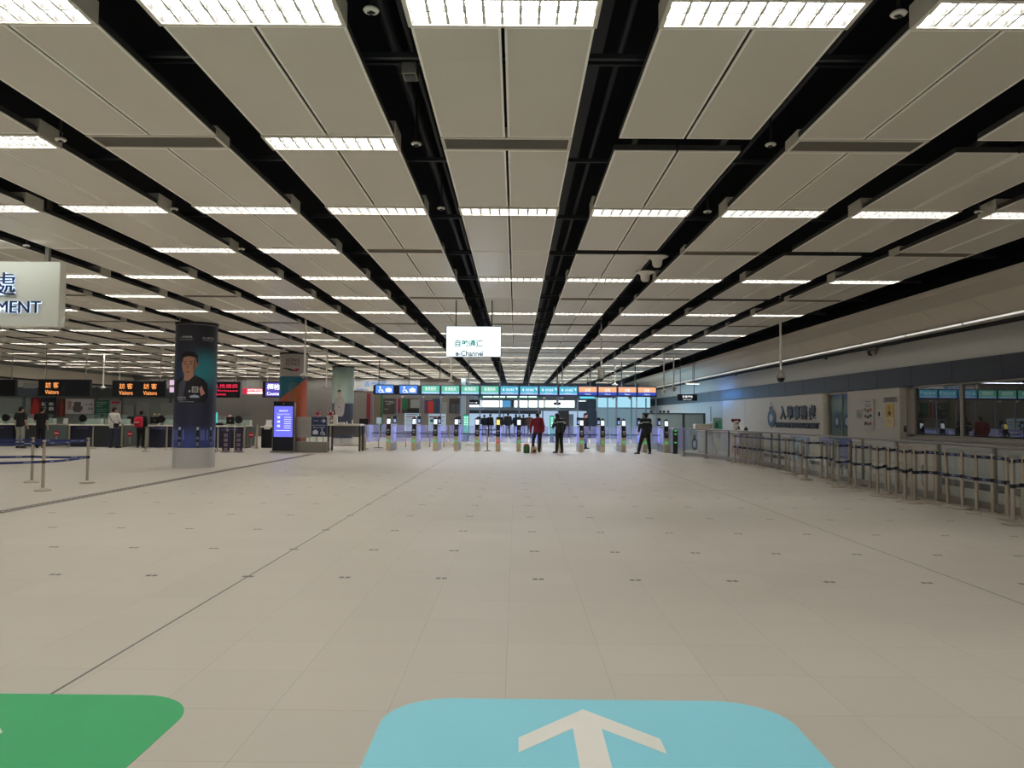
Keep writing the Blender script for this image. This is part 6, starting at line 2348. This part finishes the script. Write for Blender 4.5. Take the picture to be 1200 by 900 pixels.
for a_ in (1, -1):
    m.raw([(0.07, H * 0.8 - 0.014, 0), (0.2, H * 0.8 - 0.014, 0), (0.2, H * 0.8 + 0.014, 0), (0.07, H * 0.8 + 0.014, 0)], [(0, 1, 2, 3)]) if a_ > 0 else None
m.raw([(0.14, H * 0.8 + 0.08, 0), (0.18, H * 0.8 + 0.08, 0), (0.26, H * 0.8, 0), (0.18, H * 0.8 - 0.08, 0), (0.14, H * 0.8 - 0.08, 0), (0.21, H * 0.8, 0)], [(0, 5, 4, 3, 2, 1)])
m.raw([(-W / 2 + 0.02, H * 0.57, 0), (W / 2 - 0.02, H * 0.57, 0), (W / 2 - 0.02, H * 0.585, 0), (-W / 2 + 0.02, H * 0.585, 0)], [(0, 1, 2, 3)])
write(m, '攜帶大型行李或輪椅', 0, H * 0.46, W * 0.8, 0.05)
m.raw([(-0.25, H * 0.1, 0), (-0.04, H * 0.1, 0), (-0.04, H * 0.28, 0), (-0.09, H * 0.28, 0), (-0.09, H * 0.33, 0), (-0.2, H * 0.33, 0), (-0.2, H * 0.28, 0), (-0.25, H * 0.28, 0)], [list(range(8))])
cx = 0.14
ring = [(cx + r_ * math.cos(a), H * 0.17 + r_ * math.sin(a), 0) for r_ in (0.06, 0.085) for a in [PI * 0.75 + i_ * (1.5 * PI) / 14 for i_ in range(15)]]
m.raw(ring, [(i_, i_ + 1, 16 + i_, 15 + i_) for i_ in range(14)])
m.raw([(cx - 0.035, H * 0.17 + 0.12, 0), (cx, H * 0.17 + 0.12, 0), (cx + 0.01, H * 0.17 + 0.03, 0), (cx + 0.07, H * 0.17 + 0.03, 0), (cx + 0.12, H * 0.17 - 0.08, 0), (cx + 0.08, H * 0.17 - 0.09, 0), (cx + 0.05, H * 0.17, 0), (cx - 0.02, H * 0.17, 0)], [list(range(8))])
m.raw([(cx - 0.02 + 0.03 * math.cos(i * PI / 6), H * 0.17 + 0.155 + 0.03 * math.sin(i * PI / 6), 0) for i in range(12)], [list(range(12))])
m.build('board_print', mat('board_white_print', (208, 212, 220), rough=0.5), t, (0, -0.018, 0), FRONT)

# ---- white-topped desk left of the gates
Y = 32.2
x0, x1 = at(383.5, 500, Y=Y).x, at(422.5, 500, Y=Y).x
xm, W = (x0 + x1) / 2, x1 - x0
zt = at(402, 496.8, Y=Y).z
t = thing('white_desk', 'white topped desk on grey legs between the direction board and the gates', 'desk', (xm, Y, 0))
MB().cbox((0, 0.4, zt - 0.04), (W, 0.8, 0.08), 0.012).build('desk_top', CTOP, t)
for sx_, sy_ in ((-0.47, 0.06), (0.47, 0.06), (-0.47, 0.74), (0.47, 0.74)):
    MB().cbox((sx_ * W, sy_, (zt - 0.08) / 2), (0.07, 0.07, zt - 0.08), 0.008).build('leg', DARKSTEEL, t)
MB().bb(-W * 0.46, W * 0.46, 0.72, 0.74, zt - 0.5, zt - 0.08).build('modesty_panel', mat('desk_modesty_grey', (120, 122, 130), rough=0.5), t)
m = MB()
m.bb(-W * 0.47, W * 0.47, 0.7, 0.73, 0.2, 0.24)
m.build('stretcher', STEEL, t)
for px, w_, h_, lab, kind in ((384.5, 0.2, 0.26, 'white card box at the left end of the white desk', 'box'), (393, 0.22, 0.3, 'pale leaflet holder on the white desk', 'box'), (388.8, 0.2, 0.26, 'round grey sanitiser unit on the white desk', 'round'), (400, 0.26, 0.06, 'flat white tray on the white desk', 'tray'), (413, 0.06, 0.18, 'slim white bottle near the right end of the white desk', 'bottle'), (406.5, 0.07, 0.1, 'small white pot in the middle of the white desk', 'bottle')):
    x = at(px, 495, Y=Y + 0.3).x
    t = thing({'box': 'leaflet_holder', 'round': 'sanitiser_unit', 'tray': 'desk_tray', 'bottle': 'small_bottle'}[kind], lab, {'box': 'leaflet holder', 'round': 'dispenser', 'tray': 'tray', 'bottle': 'bottle'}[kind], (x, Y + 0.3, zt))
    if kind == 'box':
        MB().cbox((0, 0, h_ / 2), (w_ * 0.8, 0.12, h_), 0.008).build('holder_body', PAPER, t)
        MB().box((0, 0.0, h_ + 0.03), (w_ * 0.7, 0.06, 0.08)).build('leaflets', WHITE, t)
    elif kind == 'round':
        MB().cbox((0, 0, h_ / 2), (w_ * 0.85, 0.1, h_), 0.03).build('unit_body', GREYP, t)
        MB().cyl((0, -0.052, h_ * 0.5), (0, -0.066, h_ * 0.5), 0.05, n=18).build('round_nozzle', WHITE, t)
    elif kind == 'tray':
        MB().cbox((0, 0, h_ / 2), (w_, 0.2, h_), 0.01).build('tray_body', WHITE, t)
        MB().box((0, 0, h_ + 0.004), (w_ * 0.8, 0.16, 0.008)).build('paper_sheet', PAPER, t)
    else:
        MB().lathe([(w_ / 2, 0), (w_ / 2, h_ * 0.65), (w_ * 0.25, h_ * 0.8), (w_ * 0.25, h_), (0, h_)], n=14).build('bottle_body', WHITE, t)
        MB().cyl((0, 0, h_), (0, 0, h_ + 0.03), w_ * 0.28, n=12).build('bottle_cap', GREYP, t)
# low screens and ornaments behind that desk
for px, py0, py1, c, lab in ((372.6, 480.5, 489, (190, 60, 96), 'pink and purple paper rosette behind the direction board'), (387.6, 481, 489, (170, 70, 60), 'red and cream paper rosette behind the white desk')):
    Y2 = 34.0
    p = at(px, (py0 + py1) / 2, Y=Y2)
    t = thing('paper_rosette', lab, 'ornament', (p.x, Y2, 0), 0)
    m = MB()
    n = 12
    for i in range(n):
        a = 2 * PI * i / n
        m.ball((0.1 * math.cos(a), 0, p.z + 0.1 * math.sin(a)), (0.05, 0.05, 0.05), 8, 5, i % 2)
    m.build('petals', [mat('petal_%d' % px, c, rough=0.7), mat('petal_cream', (214, 180, 170), rough=0.7)], t)
    MB().ball((0, -0.04, p.z), (0.06, 0.04, 0.06), 10, 6).build('centre', mat('rosette_centre', (96, 52, 90), rough=0.7), t)
    MB().cyl((0, 0.02, 0), (0, 0.02, p.z), 0.015, n=8).build('stick', GREYP, t)
    MB().cyl((0, 0.02, 0), (0, 0.02, 0.03), 0.12, n=18).build('base', GREYP, t)
Y2 = 34.6
a, b, z0, z1 = extent(421, 432, 490.5, 497.5, Y2)
t = thing('dark_monitor', 'dark flat monitor just left of the first passport gate', 'monitor', ((a + b) / 2, Y2, 0))
MB().cbox((0, 0, (z0 + z1) / 2), (b - a, 0.05, z1 - z0), 0.01).build('screen_case', BLACK, t)
MB().cyl((0, 0, 0.02), (0, 0, z0), 0.03, n=10).build('stand_pole', GREYP, t)
MB().cbox((0, 0, 0.015), (0.4, 0.3, 0.03), 0.01).build('base', DARKSTEEL, t)
a, b, z0, z1 = extent(441, 447.5, 489, 497, Y2 + 1.2)
t = thing('pale_monitor', 'small pale lit panel on a pole behind the first passport gate', 'screen', ((a + b) / 2, Y2 + 1.2, 0))
MB().cbox((0, 0, (z0 + z1) / 2), (b - a, 0.05, z1 - z0), 0.01).build('screen_case', GREYP, t)
MB().bb(-(b - a) / 2 + 0.02, (b - a) / 2 - 0.02, -0.032, -0.025, z0 + 0.02, z1 - 0.02).build('lit_face', screen('pale_face', (170, 196, 204), 0.5), t)
MB().cyl((0, 0, 0.02), (0, 0, z0), 0.03, n=10).build('stand_pole', GREYP, t)
MB().cbox((0, 0, 0.015), (0.4, 0.3, 0.03), 0.01).build('base', DARKSTEEL, t)
# belt stanchion closing the lane left of the yellow gate
p = at(571, 528.5, Z=0)
stanchion(p.x, p.y, 'belt stanchion closing the lane left of the red marked gate', 'belt stanchions at the gates', [(0.4, 0.1, 0.925), (-0.4, 0.1, 0.925)], 0, False)

# ================================================================== PEOPLE
def fuse(mb, voxel, mats, smooth_it=3):
    """one continuous skin over overlapping tapered pieces"""
    me = mb.mesh('skin', mats)
    o = bpy.data.objects.new('skin', me)
    COL.objects.link(o)
    r = o.modifiers.new('r', 'REMESH')
    r.mode = 'VOXEL'
    r.voxel_size = voxel
    r.use_smooth_shade = True
    s = o.modifiers.new('s', 'SMOOTH')
    s.factor = 0.5
    s.iterations = smooth_it
    dg = bpy.context.evaluated_depsgraph_get()
    out = bpy.data.meshes.new_from_object(o.evaluated_get(dg))
    bpy.data.objects.remove(o)
    bpy.data.meshes.remove(me)
    out.materials.clear()
    for m_ in (mats if isinstance(mats, (list, tuple)) else [mats]):
        out.materials.append(m_)
    return out


def limb(mb, p0, p1, r0, r1):
    mb.cyl(p0, p1, r0, r1, n=14)
    mb.ball(p0, r0, 14, 9)
    mb.ball(p1, r1, 14, 9)


SKIN = mat('skin', (196, 150, 126), rough=0.55, noise=0.05)
HAIR = mat('hair_black', (22, 19, 18), rough=0.6, noise=0.2)
SHOE = mat('shoe_black', (20, 20, 22), rough=0.45)


def hand(mb, w, d, side, curl=0.35):
    """palm, four bent fingers and a thumb from the wrist w along direction d"""
    w, d = Vector(w), Vector(d).normalized()
    fwd = Vector((0, 1, 0))
    if abs(d.dot(fwd)) > 0.8:
        fwd = Vector((0, 0, 1))
    nrm = (fwd - d * d.dot(fwd)).normalized()          # spread direction of the fingers
    pal = d.cross(nrm) * (-side)                          # palm side
    limb(mb, w, w + d * 0.03, 0.026, 0.026)
    for k in (-1.5, -0.5, 0.5, 1.5):
        a = w + d * 0.02 + nrm * k * 0.012
        b = w + d * 0.092 + nrm * k * 0.021
        limb(mb, a, b, 0.016, 0.0125)
        ln = (0.062, 0.074, 0.08, 0.07)[int(k + 1.5)]
        m_ = b + (d * math.cos(curl) + pal * math.sin(curl)) * ln * 0.55
        e_ = m_ + (d * math.cos(curl * 2.4) + pal * math.sin(curl * 2.4)) * ln * 0.5
        limb(mb, b, m_, 0.0095, 0.009)
        limb(mb, m_, e_, 0.009, 0.0075)
    t0 = w + d * 0.03 + nrm * 0.026
    t1 = t0 + (d * 0.7 + nrm * 0.6 + pal * 0.35).normalized() * 0.042
    t2 = t1 + (d * 0.9 + nrm * 0.2 + pal * 0.4).normalized() * 0.032
    limb(mb, t0, t1, 0.0135, 0.011)
    limb(mb, t1, t2, 0.011, 0.0085)


def person(label, loc, rotz, H, top, legs, pose=None, jacket=True, hair='short', top_mat=None, leg_mat=None, voxel=0.011, skin_top=False, stripe=None, female=False, eyes=True, cap=None):
    """standing figure; local +Y is ahead. pose may override joints (metres at 1.70 m)"""
    P = dict(hipL=(-0.09, 0, 0.90), hipR=(0.09, 0, 0.90), kneeL=(-0.10, 0.015, 0.49), kneeR=(0.10, 0.015, 0.49), ankL=(-0.11, -0.02, 0.085), ankR=(0.11, -0.02, 0.085),
             toeL=(-0.14, 0.15, 0.03), toeR=(0.14, 0.15, 0.03), waist=(0, 0, 1.04), chest=(0, 0, 1.26), shL=(-0.185, -0.01, 1.40), shR=(0.185, -0.01, 1.40),
             elL=(-0.235, -0.02, 1.12), elR=(0.235, -0.02, 1.12), wrL=(-0.245, 0.05, 0.87), wrR=(0.245, 0.05, 0.87), neck=(0, -0.005, 1.44), head=(0, 0.02, 1.585), face=0.0)
    if pose:
        P.update(pose)
    k = H / 1.70
    V = {a: (Vector(b) * k if not isinstance(b, float) else b) for a, b in P.items()}
    hd = V['head']
    fr_ = Matrix.Rotation(P['face'], 3, 'Z')
    up = (hd - V['neck']).normalized()

    def hp(x, y, z):
        return hd + fr_ @ (Vector((x, y, z)) * k)
    t = thing('person', label, 'person', loc, rotz)
    # body: one continuous skin
    b = MB()
    b.ball(hp(0, 0, 0.015), (0.076 * k, 0.094 * k, 0.108 * k), 18, 12)
    b.ball(hp(0, 0.022, -0.055), (0.058 * k, 0.066 * k, 0.062 * k), 14, 9)
    limb(b, hp(0, 0.098, -0.012), hp(0, 0.088, 0.03), 0.014 * k, 0.008 * k)          # nose
    b.ball(hp(0, 0.084, -0.062), (0.024 * k, 0.012 * k, 0.008 * k), 10, 6)             # lips
    limb(b, hp(-0.04, 0.076, 0.038), hp(0.04, 0.076, 0.038), 0.012 * k, 0.012 * k)     # brow
    for s in (-1, 1):
        b.ball(hp(s * 0.079, -0.005, -0.005), (0.012 * k, 0.022 * k, 0.034 * k), 10, 6)
    limb(b, V['neck'] - Vector((0, 0, 0.05 * k)), hp(0, -0.012, -0.05), 0.058 * k, 0.05 * k)
    ch, wa = V['chest'], V['waist']
    hipc = (V['hipL'] + V['hipR']) / 2
    shc = (V['shL'] + V['shR']) / 2
    sw = (V['shR'] - V['shL']).length / 2
    rings = [(hipc.x, hipc.y, hipc.z - 0.06 * k, 0.15 * k, 0.105 * k), (hipc.x, hipc.y, hipc.z + 0.04 * k, 0.165 * k, 0.115 * k), (wa.x, wa.y, wa.z, 0.14 * k, 0.1 * k), (ch.x, ch.y, ch.z, 0.17 * k, 0.118 * k),
             (shc.x, shc.y, shc.z - 0.03 * k, sw * 0.93, 0.095 * k), (shc.x, shc.y, shc.z + 0.02 * k, 0.09 * k, 0.065 * k)]
    b.loft(rings, 20)
    for s in 'LR':
        limb(b, V['sh' + s], V['el' + s], 0.052 * k, 0.041 * k)
        limb(b, V['el' + s], V['wr' + s], 0.04 * k, 0.027 * k)
        limb(b, shc, V['sh' + s], 0.06 * k, 0.054 * k)
        hand(b, V['wr' + s], V['wr' + s] - V['el' + s], -1 if s == 'L' else 1)
        limb(b, V['hip' + s], V['knee' + s], 0.083 * k, 0.055 * k)
        limb(b, V['knee' + s], V['ank' + s], 0.053 * k, 0.036 * k)
        limb(b, V['ank' + s], V['toe' + s], 0.034 * k, 0.024 * k)
    put('body', fuse(b, voxel * 0.85, [SKIN]), t)
    # trousers
    c = MB()
    c.loft([(hipc.x, hipc.y, hipc.z - 0.08 * k, 0.165 * k, 0.122 * k), (hipc.x, hipc.y, hipc.z + 0.04 * k, 0.18 * k, 0.13 * k), (wa.x, wa.y, wa.z - 0.01 * k, 0.155 * k, 0.115 * k)], 20)
    for s in 'LR':
        limb(c, V['hip' + s], V['knee' + s], 0.1 * k, 0.073 * k)
        a_ = V['knee' + s].lerp(V['ank' + s], 0.97)
        c.cyl(V['knee' + s], a_, 0.073 * k, 0.06 * k, n=16)
    put('trousers', fuse(c, voxel, [leg_mat or mat('trousers_dark', (30, 32, 40), rough=0.8, noise=0.15)], 2), t)
    # shoes
    for s in 'LR':
        c = MB()
        a_, e_ = V['ank' + s], V['toe' + s]
        f_ = (e_ - a_)
        f_.z = 0
        heel = a_ - f_.normalized() * 0.04 * k
        limb(c, Vector((heel.x, heel.y, a_.z - 0.045 * k)), Vector((e_.x, e_.y, max(e_.z, a_.z - 0.05 * k))), 0.042 * k, 0.036 * k)
        limb(c, a_ - Vector((0, 0, 0.01 * k)), a_.lerp(e_, 0.5), 0.046 * k, 0.036 * k)
        zmin = min(v[2] for v in c.v)
        for i, v in enumerate(c.v):
            if v[2] < zmin + 0.02 * k:
                c.v[i] = (v[0], v[1], zmin + 0.02 * k)
        put('shoe', fuse(c, voxel, [SHOE], 1), t)
    # top garment
    c = MB()
    g = 0.022 if jacket else 0.012
    hem = hipc.z - (0.06 if jacket else 0.02) * k
    c.loft([(hipc.x, hipc.y, hem, 0.178 * k + g, 0.128 * k + g), (wa.x, wa.y, wa.z, 0.158 * k + g, 0.114 * k + g), (ch.x, ch.y, ch.z, 0.18 * k + g, 0.125 * k + g),
            (shc.x, shc.y, shc.z - 0.03 * k, sw * 0.97 + g, 0.1 * k + g), (shc.x, shc.y, shc.z + 0.03 * k, 0.085 * k + g, 0.07 * k + g)], 22)
    for s in 'LR':
        limb(c, shc, V['sh' + s], 0.065 * k + g * 0.6, 0.06 * k + g * 0.6)
        if jacket:
            limb(c, V['sh' + s], V['el' + s], 0.06 * k + g * 0.6, 0.05 * k + g * 0.6)
            a_ = V['el' + s].lerp(V['wr' + s], 0.96)
            c.ball(V['el' + s], 0.05 * k + g * 0.6)
            c.cyl(V['el' + s], a_, 0.05 * k + g * 0.6, 0.036 * k + g * 0.6, n=14)
        else:
            c.cyl(V['sh' + s], V['sh' + s].lerp(V['el' + s], 0.82), 0.06 * k + g, 0.056 * k + g, n=14)
    if jacket:
        c.cyl(V['neck'] - Vector((0, 0, 0.03 * k)), V['neck'] + (hp(0, -0.012, -0.05) - V['neck']) * 0.4, 0.075 * k, 0.068 * k, n=16)
    put('jacket' if jacket else 'shirt', fuse(c, voxel, [top_mat], 2), t)
    if stripe:
        z_ = ch.z + 0.03 * k
        c = MB()
        n = 32
        for (zz_, hgt) in ((z_, 0.02 * k),):
            vs = []
            for i in range(n):
                a_ = 2 * PI * i / n
                for dz in (0, hgt * 2):
                    vs.append((ch.x + (0.186 * k + g) * math.cos(a_), ch.y + (0.13 * k + g) * math.sin(a_), zz_ + dz))
            c.raw(vs, [(2 * i, 2 * ((i + 1) % n), 2 * ((i + 1) % n) + 1, 2 * i + 1) for i in range(n)], 0, True)
        for s in 'LR':
            m_ = V['sh' + s].lerp(V['el' + s], 0.45)
            d_ = (V['el' + s] - V['sh' + s]).normalized() * 0.02 * k
            c.cyl(m_ - d_, m_ + d_, 0.058 * k + g * 0.6 + 0.006, n=18, caps=False)
        c.build('reflective_stripe', stripe, t)
    # hair
    c = MB()
    c.ball(hp(0, -0.012, 0.045), (0.087 * k, 0.102 * k, 0.094 * k), 18, 11)
    c.ball(hp(0, -0.045, 0.0), (0.080 * k, 0.070 * k, 0.085 * k), 16, 10)
    if hair == 'long':
        c.loft([(hp(0, -0.06, -0.2).x, hp(0, -0.06, -0.2).y, hp(0, 0, -0.2).z, 0.06 * k, 0.035 * k), (hp(0, -0.05, -0.05).x, hp(0, -0.05, -0.05).y, hp(0, 0, -0.05).z, 0.085 * k, 0.06 * k), (hp(0, -0.02, 0.05).x, hp(0, -0.02, 0.05).y, hp(0, 0, 0.05).z, 0.085 * k, 0.08 * k)], 16)
    if hair == 'bun':
        c.ball(hp(0, -0.1, 0.04), 0.05 * k)
    hm = fuse(c, voxel, [cap or HAIR], 2)
    put('hair' if cap is None else 'cap', hm, t)
    if eyes:
        c = MB()
        for s in (-1, 1):
            c.ball(hp(s * 0.032, 0.082, 0.018), (0.012 * k, 0.006 * k, 0.007 * k), 8, 5)
        c.build('eyes', INK, t)
    return t, V


BLACKT = mat('tshirt_black', (24, 24, 27), rough=0.8, noise=0.1)
GREYTR = mat('trousers_light_grey', (152, 152, 146), rough=0.8)
DENIM = mat('trousers_dark_denim', (48, 56, 74), rough=0.8)
BLACKTR = mat('trousers_black', (22, 22, 26), rough=0.8)
RED_J = mat('jacket_dark_red', (124, 30, 46), rough=0.75, noise=0.12)
OFF_J = mat('jacket_officer_dark', (34, 40, 42), rough=0.75, noise=0.12)
WHITES = mat('shirt_white', (214, 210, 204), rough=0.8)
SILV = mat('reflective_silver', (176, 184, 186), rough=0.35, noise=0)


def feet(px, py):
    p = at(px, py, Z=0)
    return (p.x, p.y, 0)


def by_height(px, pyhead, Y):
    p = at(px, pyhead, Y=Y)
    return p


# two people in black at the left
p = at(25, 525, Y=32.4)
person('person in black t-shirt and light grey trousers standing at the left counters', (p.x, 32.3, 0), -0.1, 1.75, None, None, dict(elR=(0.25, -0.05, 1.12), wrR=(0.235, 0.10, 0.90), face=-0.35), False, 'short', BLACKT, GREYTR)
p = at(43.5, 525, Y=32.3)
person('person in black t-shirt and black trousers leaning at the left counters', (p.x, 32.5, 0), 0.25, 1.74, None, None, dict(chest=(0.0, 0.03, 1.26), shL=(-0.19, 0.02, 1.39), shR=(0.19, 0.04, 1.40), neck=(0.0, 0.05, 1.44), head=(0.02, 0.08, 1.58), elL=(-0.26, 0.1, 1.14), wrL=(-0.20, 0.3, 1.03), face=-0.3), False, 'short', BLACKT, BLACKTR)
p = feet(133, 525.3)
t, V = person('person in white shirt and dark trousers with a black shoulder strap', p, -0.3, 1.76, None, None, dict(elR=(0.25, 0.06, 1.13), wrR=(0.2, 0.25, 1.02), ankL=(-0.15, -0.02, 0.085), ankR=(0.16, 0.0, 0.085), toeL=(-0.2, 0.14, 0.03), toeR=(0.22, 0.15, 0.03), kneeL=(-0.12, 0.01, 0.49), kneeR=(0.13, 0.02, 0.49), face=-0.4), True, 'short', WHITES, DENIM)
m = MB()
n = 20
for i in range(n):
    a0_, a1_ = 2 * PI * i / n, 2 * PI * (i + 1) / n
    f = lambda a: Vector((0.225 * math.cos(a), 0.165 * math.sin(a), 1.22 + 0.24 * math.cos(a + PI)))
    m.cyl(f(a0_), f(a1_), 0.012, n=6)
m.build('shoulder_strap', BLACK, t)
MB().cbox((0.2, -0.1, 0.98), (0.12, 0.2, 0.2), 0.03).build('shoulder_bag', BLACK, t)
p = feet(164.5, 525)
t, V = person('person in black with a dark cap wearing a bright red backpack', p, 0.1, 1.62, None, None, dict(elL=(-0.24, 0.08, 1.12), wrL=(-0.2, 0.26, 1.02)), True, 'short', BLACKT, BLACKTR, cap=mat('cap_dark', (26, 26, 30), rough=0.8))
m = MB()
m.cbox((-0.02, -0.24, 1.14), (0.34, 0.2, 0.46), 0.08, seg=4)
bp = m.build('backpack', mat('backpack_red', (206, 26, 58), rough=0.6), t)
MB().cbox((-0.04, -0.35, 1.06), (0.24, 0.06, 0.2), 0.025, seg=3).build('front_pocket', mat('backpack_crimson', (160, 20, 44), rough=0.6), bp)
MB().box((-0.06, -0.385, 1.12), (0.2, 0.012, 0.03)).build('pale_trim', WHITE, bp)

# gate area
p = feet(630, 530.7)
person('person in dark red jacket bending one leg at the gates, seen from behind', p, 0.12, 1.72, None, None,
       dict(hipL=(-0.09, 0.0, 0.90), kneeL=(-0.17, 0.10, 0.56), ankL=(-0.2, -0.02, 0.24), toeL=(-0.22, 0.12, 0.17), ankR=(0.06, -0.02, 0.085), kneeR=(0.085, 0.015, 0.49), toeR=(0.08, 0.15, 0.03),
            chest=(-0.02, 0.02, 1.25), shL=(-0.22, 0.02, 1.36), shR=(0.17, 0.02, 1.39), elL=(-0.29, 0.04, 1.08), wrL=(-0.28, 0.16, 0.84), elR=(0.24, 0.0, 1.10), wrR=(0.24, 0.05, 0.85), neck=(-0.02, 0.06, 1.42), head=(0.0, 0.11, 1.55)), True, 'short', RED_J, mat('trousers_navy', (34, 38, 52), rough=0.8))
p = feet(655.5, 531.3)
person('officer in dark jacket with pale stripes standing right of the red jacket', p, 0.5, 1.70, None, None,
       dict(neck=(-0.02, 0.06, 1.43), head=(-0.06, 0.12, 1.54), elL=(-0.25, 0.08, 1.13), wrL=(-0.15, 0.28, 1.08), elR=(0.26, 0.0, 1.1), wrR=(0.25, 0.1, 0.86), ankL=(-0.15, -0.02, 0.085), toeL=(-0.2, 0.14, 0.03), ankR=(0.12, -0.02, 0.085)), True, 'short', OFF_J, BLACKTR, stripe=SILV)
p = feet(756.5, 532.5)
person('officer in black jacket with a pale back stripe standing legs apart', p, 0.35, 1.72, None, None,
       dict(hipL=(-0.10, 0, 0.88), hipR=(0.10, 0, 0.88), kneeL=(-0.22, 0.02, 0.48), ankL=(-0.33, 0.0, 0.085), toeL=(-0.42, 0.14, 0.03), kneeR=(0.16, 0.02, 0.48), ankR=(0.2, -0.02, 0.085), toeR=(0.22, 0.14, 0.03), elL=(-0.26, 0.02, 1.12), wrL=(-0.22, 0.18, 0.92), head=(0, 0.03, 1.57), face=0.5), True, 'bun', OFF_J, BLACKTR, stripe=SILV)
p = at(685, 525, Y=36.2)
person('person in dark clothes standing beyond the gates under the first orange sign', (p.x, 36.4, 0), -2.4, 1.72, None, None, dict(neck=(0, 0.04, 1.43), head=(0, 0.09, 1.56), elR=(0.26, 0.08, 1.14), wrR=(0.18, 0.26, 1.02)), True, 'short', BLACKT, DENIM)
# bags on the floor
p = feet(617, 531)
t = thing('green_bag', 'green shopping bag with red goods showing at the top', 'bag', (p[0], p[1], 0))
m = MB()
m.loft([(0, 0, 0.0, 0.11, 0.08), (0, 0, 0.02, 0.125, 0.09), (0, 0, 0.3, 0.13, 0.095), (0, 0, 0.31, 0.12, 0.085)], 20)
m.build('bag_body', mat('bag_green', (64, 108, 62), rough=0.6, noise=0.1), t)
m = MB()
for i in range(6):
    m.ball((0.055 * math.cos(i * 1.05), 0.04 * math.sin(i * 1.05), 0.34), 0.05, 10, 6)
m.build('red_goods', mat('goods_red', (196, 56, 66), rough=0.6), t)
p = feet(626, 531)
t = thing('beige_bag', 'beige carrier bag with a dark round print beside the green bag', 'bag', (p[0] - 0.02, p[1] - 0.12, 0))
m = MB()
m.prism([(-0.14, -0.06, 0), (0.12, -0.06, 0), (0.11, -0.05, 0.26), (-0.12, -0.05, 0.26)], (0, 0.12, 0))
m.build('bag_body', mat('bag_beige', (184, 160, 124), rough=0.7, noise=0.1), t)
MB().cyl((0.03, -0.062, 0.1), (0.03, -0.068, 0.1), 0.06, n=18).build('round_print', mat('bag_print', (84, 64, 56), rough=0.6), t)
m = MB()
for s in (-0.05, 0.05):
    for i in range(8):
        a, b = PI * i / 8, PI * (i + 1) / 8
        m.cyl((s * 0 + 0.06 * math.cos(a), s, 0.255 + 0.1 * math.sin(a)), (0.06 * math.cos(b), s, 0.255 + 0.1 * math.sin(b)), 0.006, n=6)
m.build('bag_handle', mat('bag_handle_red', (168, 60, 60), rough=0.7), t)

# waiting people far beyond the gates
DK = [mat('coat_charcoal', (34, 36, 44), rough=0.85), mat('coat_navy', (30, 38, 58), rough=0.85), mat('coat_black', (18, 20, 26), rough=0.85), mat('coat_brown', (70, 52, 46), rough=0.85)]
far = [(567.5, 57, 1.62, 0, 'leftmost dark figure far beyond the gates', 0.3), (574.5, 56, 1.68, 2, 'broad dark figure second from the left far beyond the gates', -0.5), (585.5, 57, 1.7, 0, 'dark figure behind the red marked gate far beyond', 0.2),
       (595.2, 55, 1.78, 2, 'figure in black with a hat far beyond, alone between two gates', 0.1), (604.5, 57, 1.68, 1, 'dark figure in navy far beyond the seventh gate', 0.4), (608.8, 56.4, 1.6, 2, 'shorter dark figure close beside the navy one far beyond', -0.3), (613.2, 58, 1.66, 0, 'slim dark figure far beyond left of the red jacket', 0.2), (620.3, 55.5, 1.7, 3, 'figure in brown coat far beyond next to the red jacket', -0.2)]
for px, Y, H, ci, lab, rz in far:
    x = at(px, 500, Y=Y).x
    person('person, ' + lab, (x, Y, 0), rz, H, None, None, dict(elL=(-0.25, 0.05, 1.13), wrL=(-0.18, 0.2, 0.98)) if ci != 2 else None, True, 'short' if ci != 1 else 'long', DK[ci], BLACKTR, voxel=0.02, eyes=False)
